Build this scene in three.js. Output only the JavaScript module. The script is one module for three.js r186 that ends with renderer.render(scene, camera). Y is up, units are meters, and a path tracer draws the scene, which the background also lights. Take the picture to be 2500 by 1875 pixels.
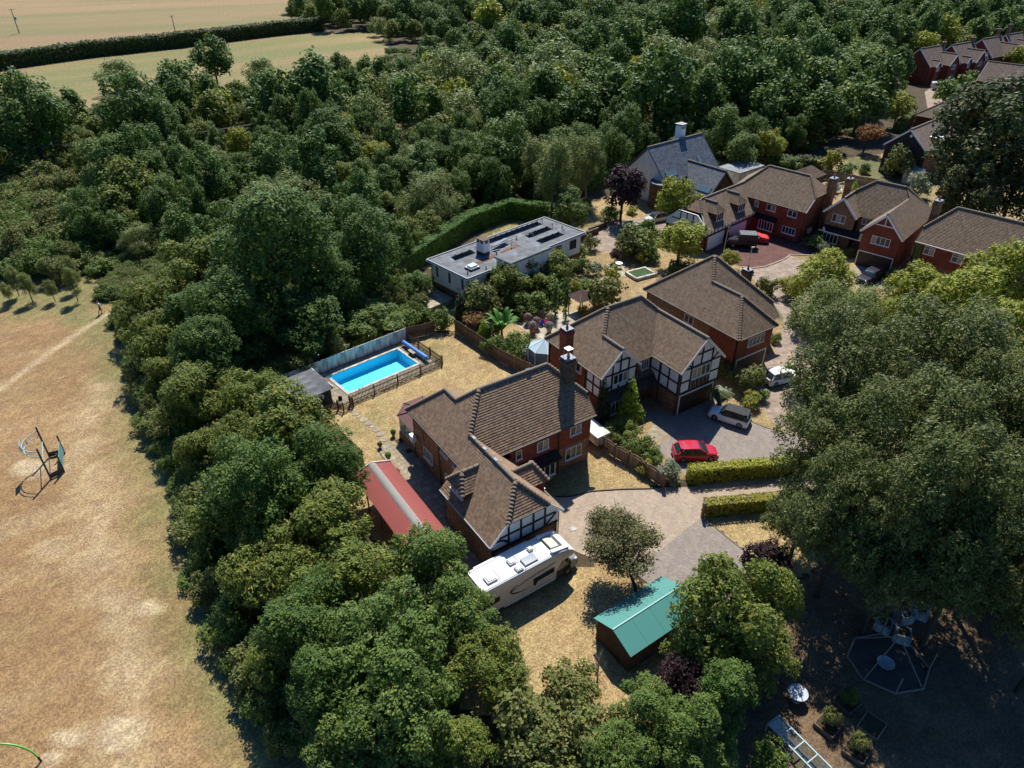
import * as THREE from 'three';
import { Sky } from 'three/addons/objects/Sky.js';
import { mergeGeometries } from 'three/addons/utils/BufferGeometryUtils.js';
import { RoundedBoxGeometry } from 'three/addons/geometries/RoundedBoxGeometry.js';

// ---------------------------------------------------------------- camera, sky, sun, exposure
const scene = new THREE.Scene();
const camera = new THREE.PerspectiveCamera(56.83, 4 / 3, 0.5, 3000);
camera.position.set(0, 42, 0);
camera.rotation.set(-34 * Math.PI / 180, 0, 0);
const renderer = new THREE.WebGLRenderer({ antialias: true });
renderer.toneMapping = THREE.LinearToneMapping;
renderer.toneMappingExposure = 1.45;
renderer.shadowMap.enabled = true;
const SUN = new THREE.Vector3(0.03, Math.sin(53 * Math.PI / 180), -Math.cos(53 * Math.PI / 180)).normalize();
const sky = new Sky();
sky.scale.setScalar(2500);
sky.name = 'sky'; sky.userData = { kind: 'structure' };
sky.material.uniforms.sunPosition.value.copy(SUN);
sky.material.uniforms.turbidity.value = 4;
sky.material.uniforms.rayleigh.value = 0.8;
sky.material.uniforms.mieCoefficient.value = 0.004;
if (sky.material.uniforms.cloudCoverage) sky.material.uniforms.cloudCoverage.value = 0.0;
scene.add(sky);
scene.environmentIntensity = 0.15;
const sun = new THREE.DirectionalLight(new THREE.Color(1, 0.95, 0.84), 4.9);
sun.position.copy(SUN).multiplyScalar(300).add(new THREE.Vector3(0, 0, -80));
sun.target.position.set(0, 0, -80);
sun.castShadow = true;
sun.shadow.mapSize.set(4096, 4096);
sun.shadow.camera.left = -140; sun.shadow.camera.right = 140; sun.shadow.camera.top = 140; sun.shadow.camera.bottom = -140;
sun.shadow.camera.near = 10; sun.shadow.camera.far = 700;
scene.add(sun, sun.target);

// ---------------------------------------------------------------- helpers
const PI = Math.PI, V3 = (x, y, z) => new THREE.Vector3(x, y, z);
function rng(seed) { let a = seed >>> 0; return () => { a = (a + 0x6D2B79F5) | 0; let t = Math.imul(a ^ (a >>> 15), 1 | a); t = (t + Math.imul(t ^ (t >>> 7), 61 | t)) ^ t; return ((t ^ (t >>> 14)) >>> 0) / 4294967296; }; }
function hash2(x, y, s) { let h = Math.imul(x | 0, 374761393) ^ Math.imul(y | 0, 668265263) ^ Math.imul(s | 0, 1274126177); h = Math.imul(h ^ (h >>> 13), 1274126177); return ((h ^ (h >>> 16)) >>> 0) / 4294967296; }
const sm = (t) => t * t * (3 - 2 * t), lerp = (a, b, t) => a + (b - a) * t, clamp = (x, a = 0, b = 1) => Math.min(b, Math.max(a, x));
function vnoise(x, y, s, per = 0) {
  const xi = Math.floor(x), yi = Math.floor(y), fx = sm(x - xi), fy = sm(y - yi), w = per ? (k) => ((k % per) + per) % per : (k) => k;
  return lerp(lerp(hash2(w(xi), w(yi), s), hash2(w(xi + 1), w(yi), s), fx), lerp(hash2(w(xi), w(yi + 1), s), hash2(w(xi + 1), w(yi + 1), s), fx), fy);
}
function fbm(x, y, s, oct = 4, per = 0) { let a = 0, k = 0.5, n = 0; for (let o = 0; o < oct; o++) { a += k * vnoise(x, y, s + o, per); n += k; x *= 2; y *= 2; per *= 2; k *= 0.5; } return a / n; }
const names = new Map();
function numbered(name) { const n = names.get(name) ?? 0; names.set(name, n + 1); return n ? name + '_' + String(n).padStart(3, '0') : name; }
function shadows(o) { o.castShadow = true; o.receiveShadow = true; return o; }
function part(name, geo, mat, parent) { const m = shadows(new THREE.Mesh(geo, mat)); m.name = name; parent.add(m); return m; }
function tag(o, label, category, group) { o.userData = { label, category }; if (group) o.userData.group = group; return o; }
function thing(name, label, category, x = 0, y = 0, z = 0, ry = 0, group) {
  const g = new THREE.Group(); g.name = numbered(name); g.position.set(x, y, z); g.rotation.y = ry; scene.add(g); return tag(g, label, category, group);
}
function solo(name, geo, mat, label, category, group) { const m = shadows(new THREE.Mesh(geo, mat)); m.name = numbered(name); scene.add(m); return tag(m, label, category, group); }
function struct(name, geo, mat) { const m = shadows(new THREE.Mesh(geo, mat)); m.name = numbered(name); m.userData = { kind: 'structure' }; scene.add(m); return m; }
function clean(g) { for (const k of Object.keys(g.attributes)) if (!['position', 'normal', 'uv'].includes(k)) g.deleteAttribute(k); if (!g.attributes.uv) g.setAttribute('uv', new THREE.BufferAttribute(new Float32Array(g.attributes.position.count * 2), 2)); return g.index ? g.toNonIndexed() : g; }
function merge(list) { return mergeGeometries(list.map(clean)); }
function box(w, h, d, x = 0, y = 0, z = 0, ry = 0, rx = 0, rz = 0) { // uv in metres
  const g = new THREE.BoxGeometry(w, h, d), uv = g.attributes.uv, s = [[d, h], [d, h], [w, d], [w, d], [w, h], [w, h]];
  for (let f = 0; f < 6; f++) for (let k = 0; k < 4; k++) uv.setXY(f * 4 + k, uv.getX(f * 4 + k) * s[f][0], uv.getY(f * 4 + k) * s[f][1]);
  if (rz) g.rotateZ(rz); if (rx) g.rotateX(rx); if (ry) g.rotateY(ry); return g.translate(x, y, z);
}
function cyl(r0, r1, h, x = 0, y = 0, z = 0, seg = 12) { return new THREE.CylinderGeometry(r1, r0, h, seg).translate(x, y + h / 2, z); }
function rod(a, b, r0, r1 = r0, seg = 6) {
  const d = b.clone().sub(a), L = d.length(), g = new THREE.CylinderGeometry(r1, r0, L, seg);
  g.applyQuaternion(new THREE.Quaternion().setFromUnitVectors(V3(0, 1, 0), d.normalize())); return g.translate((a.x + b.x) / 2, (a.y + b.y) / 2, (a.z + b.z) / 2);
}
function bar(a, b, w, h) { // box from a to b, w across, h tall
  const d = b.clone().sub(a), L = d.length(), g = box(w, h, L), m = new THREE.Matrix4().lookAt(a, b, Math.abs(d.y) > 0.99 * L ? V3(1, 0, 0) : V3(0, 1, 0));
  g.applyMatrix4(m); return g.translate((a.x + b.x) / 2, (a.y + b.y) / 2, (a.z + b.z) / 2);
}
function inPoly(x, z, p) { let c = false; for (let i = 0, j = p.length - 1; i < p.length; j = i++) if ((p[i][1] > z) !== (p[j][1] > z) && x < ((p[j][0] - p[i][0]) * (z - p[i][1])) / (p[j][1] - p[i][1]) + p[i][0]) c = !c; return c; }
function sheetGeo(pts, y) { const s = new THREE.Shape(pts.map((p) => new THREE.Vector2(p[0], -p[1]))), g = new THREE.ShapeGeometry(s); return g.rotateX(-PI / 2).translate(0, y, 0); }
function slabGeo(pts, y0, y1, bevel = 0) { const s = new THREE.Shape(pts.map((p) => new THREE.Vector2(p[0], -p[1]))), g = new THREE.ExtrudeGeometry(s, { depth: y1 - y0 - 2 * bevel, bevelEnabled: bevel > 0, bevelSize: bevel, bevelThickness: bevel, bevelSegments: 1, bevelOffset: -bevel }); return g.rotateX(-PI / 2).translate(0, y0 + bevel, 0); }
function gridSheet(poly, cell, y, col, bump = 0) { // patchwork of coloured cells inside a polygon; uv in metres
  const xs = poly.map((p) => p[0]), zs = poly.map((p) => p[1]), x0 = Math.min(...xs), x1 = Math.max(...xs), z0 = Math.min(...zs), z1 = Math.max(...zs);
  const nx = Math.ceil((x1 - x0) / cell), nz = Math.ceil((z1 - z0) / cell), id = new Map(), pos = [], uv = [], c = [], nor = [], ix = [];
  const vert = (i, j) => { const k = i * 10000 + j; if (!id.has(k)) { const x = x0 + i * cell, z = z0 + j * cell; id.set(k, pos.length / 3); pos.push(x, y + (bump ? bump * (fbm(x * 0.4, z * 0.4, 77) - 0.5) : 0), z); uv.push(x, -z); nor.push(0, 1, 0); c.push(...col(x, z)); } return id.get(k); };
  for (let i = 0; i < nx; i++) for (let j = 0; j < nz; j++) if (inPoly(x0 + (i + 0.5) * cell, z0 + (j + 0.5) * cell, poly)) { const a = vert(i, j), b = vert(i + 1, j), d = vert(i + 1, j + 1), e = vert(i, j + 1); ix.push(a, e, b, b, e, d); }
  const g = new THREE.BufferGeometry(); g.setAttribute('position', new THREE.Float32BufferAttribute(pos, 3)); g.setAttribute('normal', new THREE.Float32BufferAttribute(nor, 3)); g.setAttribute('uv', new THREE.Float32BufferAttribute(uv, 2)); g.setAttribute('color', new THREE.Float32BufferAttribute(c, 3)); g.setIndex(ix); return g;
}
function segDist(x, z, a, b) { const dx = b[0] - a[0], dz = b[1] - a[1], t = clamp(((x - a[0]) * dx + (z - a[1]) * dz) / (dx * dx + dz * dz)); return Math.hypot(x - a[0] - t * dx, z - a[1] - t * dz); }
function lineDist(x, z, l) { let d = 1e9; for (let i = 0; i + 1 < l.length; i++) d = Math.min(d, segDist(x, z, l[i], l[i + 1])); return d; }

// ---------------------------------------------------------------- computed textures (colour, grain and wear only)
function tex(n, metres, fn, srgb = true) { // fn(u, v) -> [r, g, b] in display values, tiling
  const d = new Uint8Array(n * n * 4);
  for (let j = 0; j < n; j++) for (let i = 0; i < n; i++) { const c = fn(i / n, j / n), k = (j * n + i) * 4; d[k] = clamp(c[0]) * 255; d[k + 1] = clamp(c[1]) * 255; d[k + 2] = clamp(c[2]) * 255; d[k + 3] = 255; }
  const t = new THREE.DataTexture(d, n, n); t.wrapS = t.wrapT = THREE.RepeatWrapping; t.magFilter = THREE.LinearFilter; t.minFilter = THREE.LinearMipmapLinearFilter; t.generateMipmaps = true;
  if (srgb) t.colorSpace = THREE.SRGBColorSpace; t.repeat.set(1 / metres, 1 / metres); t.needsUpdate = true; return t;
}
const grey = (v) => [v, v, v];
// short turf: fine blades and clumps, near white so that the sheet's own colours carry the hue
const turfTex = tex(1024, 7, (u, v) => { const f = fbm(u * 256, v * 256, 3, 2, 256), m = fbm(u * 64, v * 64, 9, 3, 64), b = fbm(u * 12, v * 12, 5, 3, 12); const t = 0.24 + 0.52 * f + 0.42 * m + 0.14 * b; return [t, t * (0.97 + 0.05 * b), t * (0.9 + 0.14 * m)]; });
const turfBump = tex(512, 3.5, (u, v) => grey(fbm(u * 96, v * 96, 21, 3, 96)), false);
const soilTex = tex(512, 6, (u, v) => { const f = fbm(u * 90, v * 90, 31, 3, 90), b = fbm(u * 8, v * 8, 33, 4, 8); const t = 0.45 + 0.5 * f * (0.5 + b); return [t, t * 0.96, t * (0.85 + 0.15 * b)]; });
function tileTex(seed, moss) { // plain clay tiles: 0.165 m wide, 0.18 m to the course
  const nx = 30, ny = 30;
  return tex(1024, 5.4, (u, v) => {
    const r = Math.floor(v * ny), o = (r % 2) * 0.5, xx = u * nx + o, cx = Math.floor(xx) % nx, fx = xx - Math.floor(xx);
    let t = 0.76 + 0.22 * (hash2(cx, r, seed) - 0.5) + 0.1 * (fbm(u * 10, v * 10, seed + 1, 4, 10) - 0.5); if (fx < 0.09) t *= 0.78;
    const li = vnoise(u * 170, v * 170, seed + 5, 170), patch = fbm(u * 6, v * 6, seed + 8, 3, 6);
    let c = [t, t * (0.94 + 0.08 * hash2(cx, r, seed + 2)), t * (0.88 + 0.12 * hash2(cx, r, seed + 3))];
    if (li > 0.93 - moss * patch * 0.25) c = [0.86, 0.84, 0.74];
    return c;
  });
}
function brickTex(seed, mortar, spread) {
  const nx = 20, ny = 60;
  return tex(1024, 4.5, (u, v) => {
    const yy = v * ny, r = Math.floor(yy), fy = yy - r, xx = u * nx + (r % 2) * 0.5, cx = Math.floor(xx) % nx, fx = xx - Math.floor(xx);
    const w = fbm(u * 14, v * 14, seed + 3, 3, 14);
    if (fy < 0.16 || fx < 0.055) return mortar.map((m) => m * (0.85 + 0.3 * w));
    const h = hash2(cx, r, seed), t = 0.78 + spread * (h - 0.5) + 0.2 * (w - 0.5); return [t, t * (0.92 + 0.12 * hash2(cx, r, seed + 1)), t * (0.88 + 0.16 * hash2(cx, r, seed + 2))];
  });
}
const herringTex = tex(1024, 3.2, (u, v) => { // 0.2 x 0.1 m blocks laid in herringbone
  const n = 32, x = u * n, y = v * n, i = Math.floor(x), j = Math.floor(y), k = (((i - j) % 4) + 4) % 4, fx = x - i, fy = y - j; let id, ex, ey;
  if (k === 0) { id = [i, j, 0]; ex = fx / 2; ey = fy; } else if (k === 1) { id = [i - 1, j, 0]; ex = 0.5 + fx / 2; ey = fy; } else if (k === 2) { id = [i, j, 1]; ex = fx; ey = 0.5 + fy / 2; } else { id = [i, j - 1, 1]; ex = fx; ey = fy / 2; }
  const a = ((id[0] % n) + n) % n, b = ((id[1] % n) + n) % n, h = hash2(a, b, 41 + id[2]), jx = id[2] ? 0.07 : 0.035, jy = id[2] ? 0.035 : 0.07, g = fbm(u * 100, v * 100, 45, 2, 100);
  if (ex < jx || ex > 1 - jx || ey < jy || ey > 1 - jy) return grey(0.6 + 0.15 * g);
  const t = 0.78 + 0.12 * (h - 0.5) + 0.1 * (g - 0.5) + 0.14 * (fbm(u * 5, v * 5, 48, 3, 5) - 0.5); return [t, t * (0.95 + 0.06 * hash2(a, b, 50)), t * (0.93 + 0.1 * hash2(a, b, 51))];
});
const gritTex = tex(512, 3, (u, v) => { const t = 0.7 + 0.35 * (fbm(u * 120, v * 120, 61, 2, 120) - 0.5) + 0.3 * (fbm(u * 7, v * 7, 63, 4, 7) - 0.5); return [t, t * 0.99, t * 0.97]; });
const woodTex = tex(512, 2, (u, v) => { const g = fbm(u * 60, v * 5, 71, 4, 60) , k = fbm(u * 6, v * 3, 74, 3, 6); const t = 0.6 + 0.4 * (g - 0.5) + 0.35 * (k - 0.3); return [t, t * 0.95, t * 0.9]; });
const stainTex = tex(512, 4, (u, v) => { const s = fbm(u * 40, v * 3, 81, 4, 40), k = fbm(u * 6, v * 6, 83, 4, 6); let t = 0.95 - 0.5 * clamp(s * 1.6 - 0.75) - 0.25 * clamp(k * 2 - 1); return [t, t * 0.98, t * (0.94 + 0.02 * k)]; });
const plasterTex = tex(512, 5, (u, v) => { const t = 0.95 + 0.08 * (fbm(u * 50, v * 50, 85, 3, 50) - 0.5) + 0.1 * (fbm(u * 7, v * 4, 87, 4, 7) - 0.5); return [t, t, t * 0.99]; });
const feltTex = tex(512, 4, (u, v) => { const t = 0.72 + 0.25 * (fbm(u * 140, v * 140, 91, 2, 140) - 0.5) + 0.5 * (fbm(u * 5, v * 5, 93, 5, 5) - 0.5); return [t, t, t * 1.01]; });
const slateTex = tex(1024, 6, (u, v) => { const nx = 20, ny = 24, r = Math.floor(v * ny), fy = v * ny - r, xx = u * nx + (r % 2) * 0.5, cx = Math.floor(xx) % nx, fx = xx - Math.floor(xx); let t = 0.74 + 0.24 * (hash2(cx, r, 95) - 0.5) + 0.2 * (fbm(u * 30, v * 30, 96, 3, 30) - 0.5); if (fx < 0.05 || fy < 0.07) t *= 0.62; return [t, t, t * 1.02]; });
const slabTex = tex(512, 2.5, (u, v) => { const t = 0.78 + 0.3 * (fbm(u * 60, v * 60, 101, 3, 60) - 0.5) + 0.36 * (fbm(u * 5, v * 5, 104, 4, 5) - 0.5); return [t, t * 0.985, t * (0.93 + 0.08 * fbm(u * 9, v * 9, 105, 2, 9))]; });
const barkTex = tex(256, 1.5, (u, v) => grey(0.5 + 0.5 * fbm(u * 24, v * 5, 111, 4, 24)));

// ---------------------------------------------------------------- materials
const L = (r, g, b) => new THREE.Color().setRGB(r, g, b);
const mat = (c, rough = 0.9, o = {}) => new THREE.MeshStandardMaterial({ color: c, roughness: rough, ...o });
const M = {
  turf: mat(L(1, 1, 1), 1, { map: turfTex, vertexColors: true, bumpMap: turfBump, bumpScale: 0.05 }),
  soil: mat(L(0.15, 0.115, 0.06), 1, { map: soilTex, bumpMap: turfBump, bumpScale: 0.06 }),
  tileA: mat(L(0.45, 0.3, 0.2), 0.9, { map: tileTex(201, 0.25) }), tileB: mat(L(0.39, 0.275, 0.195), 0.9, { map: tileTex(231, 0.7) }), tileC: mat(L(0.34, 0.245, 0.175), 0.9, { map: tileTex(261, 0.5) }),
  ridge: mat(L(0.42, 0.34, 0.26), 0.95, { map: gritTex }), hip: mat(L(0.42, 0.31, 0.22), 0.9, { map: gritTex }),
  brickBrown: mat(L(0.4, 0.24, 0.14), 0.95, { map: brickTex(301, [0.72, 0.66, 0.56], 0.4) }), brickRed: mat(L(0.34, 0.105, 0.055), 0.95, { map: brickTex(321, [0.62, 0.5, 0.45], 0.3) }),
  hung: mat(L(0.36, 0.085, 0.045), 0.9, { map: tileTex(341, 0) }), render: mat(L(0.84, 0.85, 0.85), 0.9, { map: plasterTex }), white: mat(L(0.76, 0.76, 0.75), 0.5), cream: mat(L(0.62, 0.55, 0.42), 0.8),
  timber: mat(L(0.035, 0.028, 0.022), 0.8, { map: woodTex }), dark: mat(L(0.02, 0.02, 0.022), 0.6), lead: mat(L(0.2, 0.22, 0.25), 0.6), brownTrim: mat(L(0.05, 0.032, 0.022), 0.7, { map: woodTex }), garage: mat(L(0.11, 0.045, 0.025), 0.65, { map: woodTex }),
  glass: mat(L(0.025, 0.032, 0.036), 0.06), blind: mat(L(0.27, 0.235, 0.17), 0.2), skyglass: mat(L(0.12, 0.2, 0.26), 0.08),
  paving: mat(L(0.6, 0.48, 0.36), 0.95, { map: herringTex }), pavingGrey: mat(L(0.42, 0.36, 0.31), 0.95, { map: herringTex }), pavingMaroon: mat(L(0.24, 0.1, 0.085), 0.95, { map: gritTex }), pavingPink: mat(L(0.6, 0.46, 0.37), 0.95, { map: gritTex }), kerb: mat(L(0.4, 0.34, 0.28), 0.95, { map: gritTex }), asphalt: mat(L(0.33, 0.3, 0.27), 0.95, { map: gritTex }),
  slab: [[0.55, 0.47, 0.34], [0.5, 0.43, 0.32], [0.6, 0.53, 0.4], [0.46, 0.4, 0.31], [0.55, 0.44, 0.3]].map((c) => mat(L(...c), 0.95, { map: slabTex })),
  fence: mat(L(0.36, 0.285, 0.21), 0.95, { map: woodTex }), fencePale: mat(L(0.58, 0.49, 0.37), 0.95, { map: woodTex }), post: mat(L(0.5, 0.34, 0.19), 0.9, { map: woodTex }), picket: mat(L(0.27, 0.18, 0.11), 0.95, { map: woodTex }), concrete: mat(L(0.6, 0.6, 0.56), 0.95, { map: stainTex }), whitewall: mat(L(0.8, 0.81, 0.79), 0.9, { map: stainTex }),
  felt: mat(L(0.24, 0.25, 0.27), 0.95, { map: feltTex }), feltFlat: mat(L(0.26, 0.275, 0.29), 0.85, { map: feltTex }), slate: mat(L(0.19, 0.215, 0.24), 0.55, { map: slateTex }), navy: mat(L(0.035, 0.05, 0.07), 0.8, { map: woodTex }), greyTrim: mat(L(0.1, 0.12, 0.14), 0.5), solar: mat(L(0.33, 0.35, 0.36), 0.75), rust: mat(L(0.3, 0.13, 0.08), 0.95, { map: gritTex }),
  terracotta: mat(L(0.4, 0.13, 0.06), 0.85), cedar: mat(L(0.25, 0.17, 0.105), 0.85, { map: woodTex }), bark: mat(L(0.11, 0.085, 0.06), 1, { map: barkTex }), barkPale: mat(L(0.3, 0.28, 0.23), 1, { map: barkTex }), metal: mat(L(0.4, 0.42, 0.43), 0.4, { metalness: 0.8 }), greenSteel: mat(L(0.055, 0.22, 0.195), 0.55), steelBrown: mat(L(0.09, 0.055, 0.035), 0.85, { map: woodTex }),
  rubber: mat(L(0.02, 0.02, 0.02), 0.85), alloy: mat(L(0.28, 0.28, 0.29), 0.35, { metalness: 0.7 }), gravel: mat(L(0.62, 0.52, 0.38), 1, { map: gritTex }),
};
const paint = (r, g, b) => new THREE.MeshPhysicalMaterial({ color: L(r, g, b), roughness: 0.7, specularIntensity: 0.3, clearcoat: 0.8, clearcoatRoughness: 0.02 });

// ---------------------------------------------------------------- ground, fields, lawns, drives
const poolC = [-15.02, -64.95], poolA = 41 * PI / 180, PU = [Math.cos(poolA), -Math.sin(poolA)], PV = [Math.sin(poolA), Math.cos(poolA)];
const pw = (u, v) => [poolC[0] + PU[0] * u + PV[0] * v, poolC[1] + PU[1] * u + PV[1] * v];
{
  const s = new THREE.Shape([[-900, 60], [900, 60], [900, -1300], [-900, -1300]].map((p) => new THREE.Vector2(p[0], -p[1])));
  const hole = [[-4.3, -2.03], [4.3, -2.03], [4.3, 2.03], [-4.3, 2.03]].map(([u, v]) => pw(u, v));
  s.holes.push(new THREE.Path(hole.map((p) => new THREE.Vector2(p[0], -p[1]))));
  struct('ground', new THREE.ShapeGeometry(s).rotateX(-PI / 2), M.soil);
}
const mix3 = (a, b, t) => a.map((x, i) => x + (b[i] - x) * clamp(t));
const STRAW = [0.52, 0.325, 0.15], TAN = [0.4, 0.235, 0.105], PALE = [0.74, 0.56, 0.335], GREEN = [0.25, 0.265, 0.09], OLIVE = [0.34, 0.28, 0.11];
const fieldEdge = [[-75, -80], [-56.6, -79.2], [-49.4, -75.4], [-44.6, -69.3], [-39.8, -60.8], [-33.6, -51.6], [-29.6, -45.1], [-25.9, -39.4], [-22.1, -33.3], [-19.2, -28.1], [-16.1, -24.7], [-14.6, -22], [-11.5, -12]];
const track = [[-49.1, -80.7], [-50, -77.9], [-50.8, -75.4], [-52.4, -68.7], [-53.6, -61.3], [-55, -52]], wear = [[-44, -62], [-40, -52], [-35.5, -45], [-32, -38], [-28, -32], [-25.2, -28], [-23.2, -22], [-21, -14]];
struct('field', gridSheet([[-130, -8], ...[...fieldEdge].reverse().slice(0, 11).map(([x, z]) => [x + 2.5, z - 1.5]), [-45, -82], [-52, -92], [-130, -96]], 0.45, 0.004, (x, z) => {
  const n = fbm(x * 0.09, z * 0.09, 400, 4), f = fbm(x * 0.5, z * 0.5, 410, 3), st = fbm((x * 0.5 + z * 0.85) * 0.55, (x * 0.85 - z * 0.5) * 0.07, 415, 3);
  let c = mix3(TAN, STRAW, n * 1.5 - 0.3 + 0.5 * (f - 0.5)); c = mix3(c, PALE, clamp(st * 2.4 - 1.3) * 0.35);
  const e = lineDist(x, z, fieldEdge) + 4 * (f - 0.5); c = mix3(c, GREEN, clamp(1 - e / 4.2) * 0.75); c = mix3(c, OLIVE, clamp(fbm(x * 0.16, z * 0.16, 430, 3) * 3 - 1.85) * 0.5);
  if (z < -79.5) c = mix3(c, mix3(GREEN, OLIVE, f), clamp((-79.5 - z) / 2) * 0.8);
  c = mix3(c, PALE, clamp(1 - lineDist(x, z, track) / (0.5 + 0.4 * f)) * 0.95); c = mix3(c, PALE, clamp(1 - lineDist(x, z, wear) / (1.6 + 2.5 * f)) * clamp(f * 2.4 - 0.5) * 0.7);
  for (const [px, pz, r] of [[-23.8, -24, 1.3], [-26.8, -23.8, 0.9], [-27.3, -22.6, 0.6], [-41.8, -48.6, 1.6], [-36.5, -39, 1.4], [-26.3, -33.5, 1.0], [-43.8, -49.2, 1.2]]) c = mix3(c, [0.8, 0.63, 0.4], clamp((1.25 - (Math.hypot((x - px) * 0.75, (z - pz) * 1.3) / r) - 1.6 * (f - 0.5)) * 2.2) * (r > 1.35 ? 0.35 : 0.8));
  return c;
}), M.turf);
const farEdge = [[-157, -234], [-140, -257], [-117, -277], [-91, -305], [-77, -316]];
struct('field', gridSheet([[-260, -160], [-157, -234], [-140, -257], [-117, -277], [-91, -305], [-77, -316], [-52, -310], [-42, -270], [-44, -238], [-58, -215], [-76, -203], [-92, -194], [-104, -178], [-110, -170], [-150, -190], [-200, -150]], 2.2, 0.004, (x, z) => {
  const n = fbm(x * 0.03, z * 0.03, 440, 4), st = fbm((x * 0.8 - z * 0.6) * 0.012, (x * 0.6 + z * 0.8) * 0.07, 445, 4); let c = mix3([0.42, 0.29, 0.125], [0.52, 0.38, 0.17], n * 1.6 - 0.3); c = mix3(c, [0.25, 0.27, 0.08], clamp(st * 3.4 - 1.3) * 0.8); return mix3(c, [0.42, 0.24, 0.12], clamp(1 - lineDist(x, z, farEdge) / 12) * 0.5);
}), M.turf);
struct('field', gridSheet([[-620, -236], [-250, -160], [-157, -235], [-140, -258], [-117, -278], [-91, -306], [-77, -317], [-95, -345], [-104, -380], [-108, -440], [-120, -640], [-620, -640]], 4, 0.004, (x, z) => {
  const n = fbm(x * 0.02, z * 0.02, 450, 4), st = fbm((x * 0.92 - z * 0.4) * 0.006, (x * 0.4 + z * 0.92) * 0.05, 455, 4); let c = mix3([0.4, 0.255, 0.12], [0.48, 0.32, 0.15], n * 1.6 - 0.3); return mix3(c, [0.29, 0.26, 0.09], clamp(st * 3.6 - 1.6) * 0.85);
}), M.turf);
struct('clearing', gridSheet([[-44, -158], [-36, -168], [-24, -170], [-14, -168], [-16, -158], [-28, -150], [-38, -151]], 0.9, 0.005, (x, z) => { const f = fbm(x * 0.4, z * 0.4, 460, 3); return mix3([0.5, 0.33, 0.14], [0.28, 0.25, 0.08], f * 2 - 0.6); }), M.turf);
const lawnCol = (seed, green) => (x, z) => { const n = fbm(x * 0.22, z * 0.22, seed, 4), f = fbm(x * 1.1, z * 1.1, seed + 7, 3); let c = mix3([0.53, 0.36, 0.165], [0.7, 0.5, 0.25], n * 1.7 - 0.4 + (f - 0.5)); return mix3(c, [0.32, 0.27, 0.09], clamp(n * 2.4 - 1.15 + green(x, z))); };
struct('lawn', gridSheet([[-16.5, -45], [-24, -56], [-18.9, -56.8], [-16.3, -58.4], [-7.6, -66.1], [-12.2, -71.6], [-10.2, -73], [-6.5, -73.6], [-1.2, -66.6], [1.7, -63.9], [9, -55], [13.2, -46.4], [9, -45.6], [5, -44.6], [3, -42], [-3, -36], [-9, -38]], 0.4, 0.006, lawnCol(500, (x, z) => (z < -66 ? 0.3 : 0) + (x > 3 && z > -52 ? 0.22 : 0) - 0.1)), M.turf);
struct('lawn', gridSheet([[-4.5, -30], [-2.5, -36], [4.7, -37.2], [7.6, -37.6], [10.4, -35.2], [14, -33], [12, -24], [4, -23], [-4, -26]], 0.4, 0.007, lawnCol(520, () => -0.25)), M.turf);
struct('lawn', gridSheet([[15.9, -42.4], [18.1, -39.2], [21, -36], [29, -40], [26, -45], [20.1, -43.3]], 0.4, 0.007, lawnCol(530, () => -0.3)), M.turf);
struct('garden_ground', gridSheet([[9, -47], [2, -64], [-1, -67], [-6.3, -73.5], [-9, -73.2], [-12, -80], [-2, -112], [14, -119], [60, -140], [110, -160], [110, -120], [110, -46.5], [60, -46.5], [27, -46.5]], 0.8, 0.005, (x, z) => { const n = fbm(x * 0.14, z * 0.14, 540, 4), f = fbm(x * 0.8, z * 0.8, 547, 3); return mix3(mix3([0.46, 0.32, 0.15], [0.64, 0.46, 0.23], n * 1.6 - 0.3 + f - 0.5), [0.2, 0.2, 0.075], clamp(fbm(x * 0.1 + 9, z * 0.1, 550, 3) * 4 - 1.9)); }), M.turf);
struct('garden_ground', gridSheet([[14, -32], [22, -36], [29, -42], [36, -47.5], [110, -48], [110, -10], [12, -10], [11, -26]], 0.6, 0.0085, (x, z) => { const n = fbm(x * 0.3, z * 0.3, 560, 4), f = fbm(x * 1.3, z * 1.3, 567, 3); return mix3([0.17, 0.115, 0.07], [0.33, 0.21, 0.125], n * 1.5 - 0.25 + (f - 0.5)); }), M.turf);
const sheet = (name, pts, y, m) => struct(name, sheetGeo(pts, y), m);
const driveA = [[0.5, -41.3], [3.4, -39.8], [5.3, -38.6], [7.2, -37.6], [9.4, -37.2], [10.4, -35.3], [12.5, -32.4], [16, -31.6], [20.6, -36.5], [18, -39.2], [15.8, -42.4], [20, -43.2], [27, -44.4], [29, -47.9], [21.4, -47.2], [15.5, -46.2], [13.1, -46.2], [11.9, -45.9], [9.5, -45.85], [6.9, -45.6], [5, -44.95], [3.7, -44.9], [2.2, -44.2]];
sheet('driveway', driveA, 0.014, M.paving);
sheet('driveway', [[15.5, -42.3], [12.6, -39.75], [9.2, -36.8], [10.4, -35.35], [12.5, -32.5], [16, -31.7], [20.5, -36.5], [18, -39.1]], 0.019, M.pavingGrey);
sheet('driveway', [[13.9, -55.5], [12, -57.6], [16, -57.2], [20.4, -60], [23.2, -56], [24.4, -54.9], [27, -53.5], [28.5, -49], [21.4, -48.3], [15.6, -47.6], [13.4, -51.8], [15.3, -53.6]], 0.012, M.pavingGrey);
sheet('street', [[32.3, -91.7], [40.3, -95.5], [41.2, -94.2], [45.4, -89.3], [44.5, -84], [43.5, -81.5], [52, -80.5], [62, -76], [60, -66], [48, -60], [38, -55], [28.6, -49.3], [27, -53.4], [25.5, -55.5], [24.8, -60], [23.65, -63.8], [27.6, -66.4], [31.2, -71], [33.4, -77], [33.2, -83]], 0.010, M.pavingPink);
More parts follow.
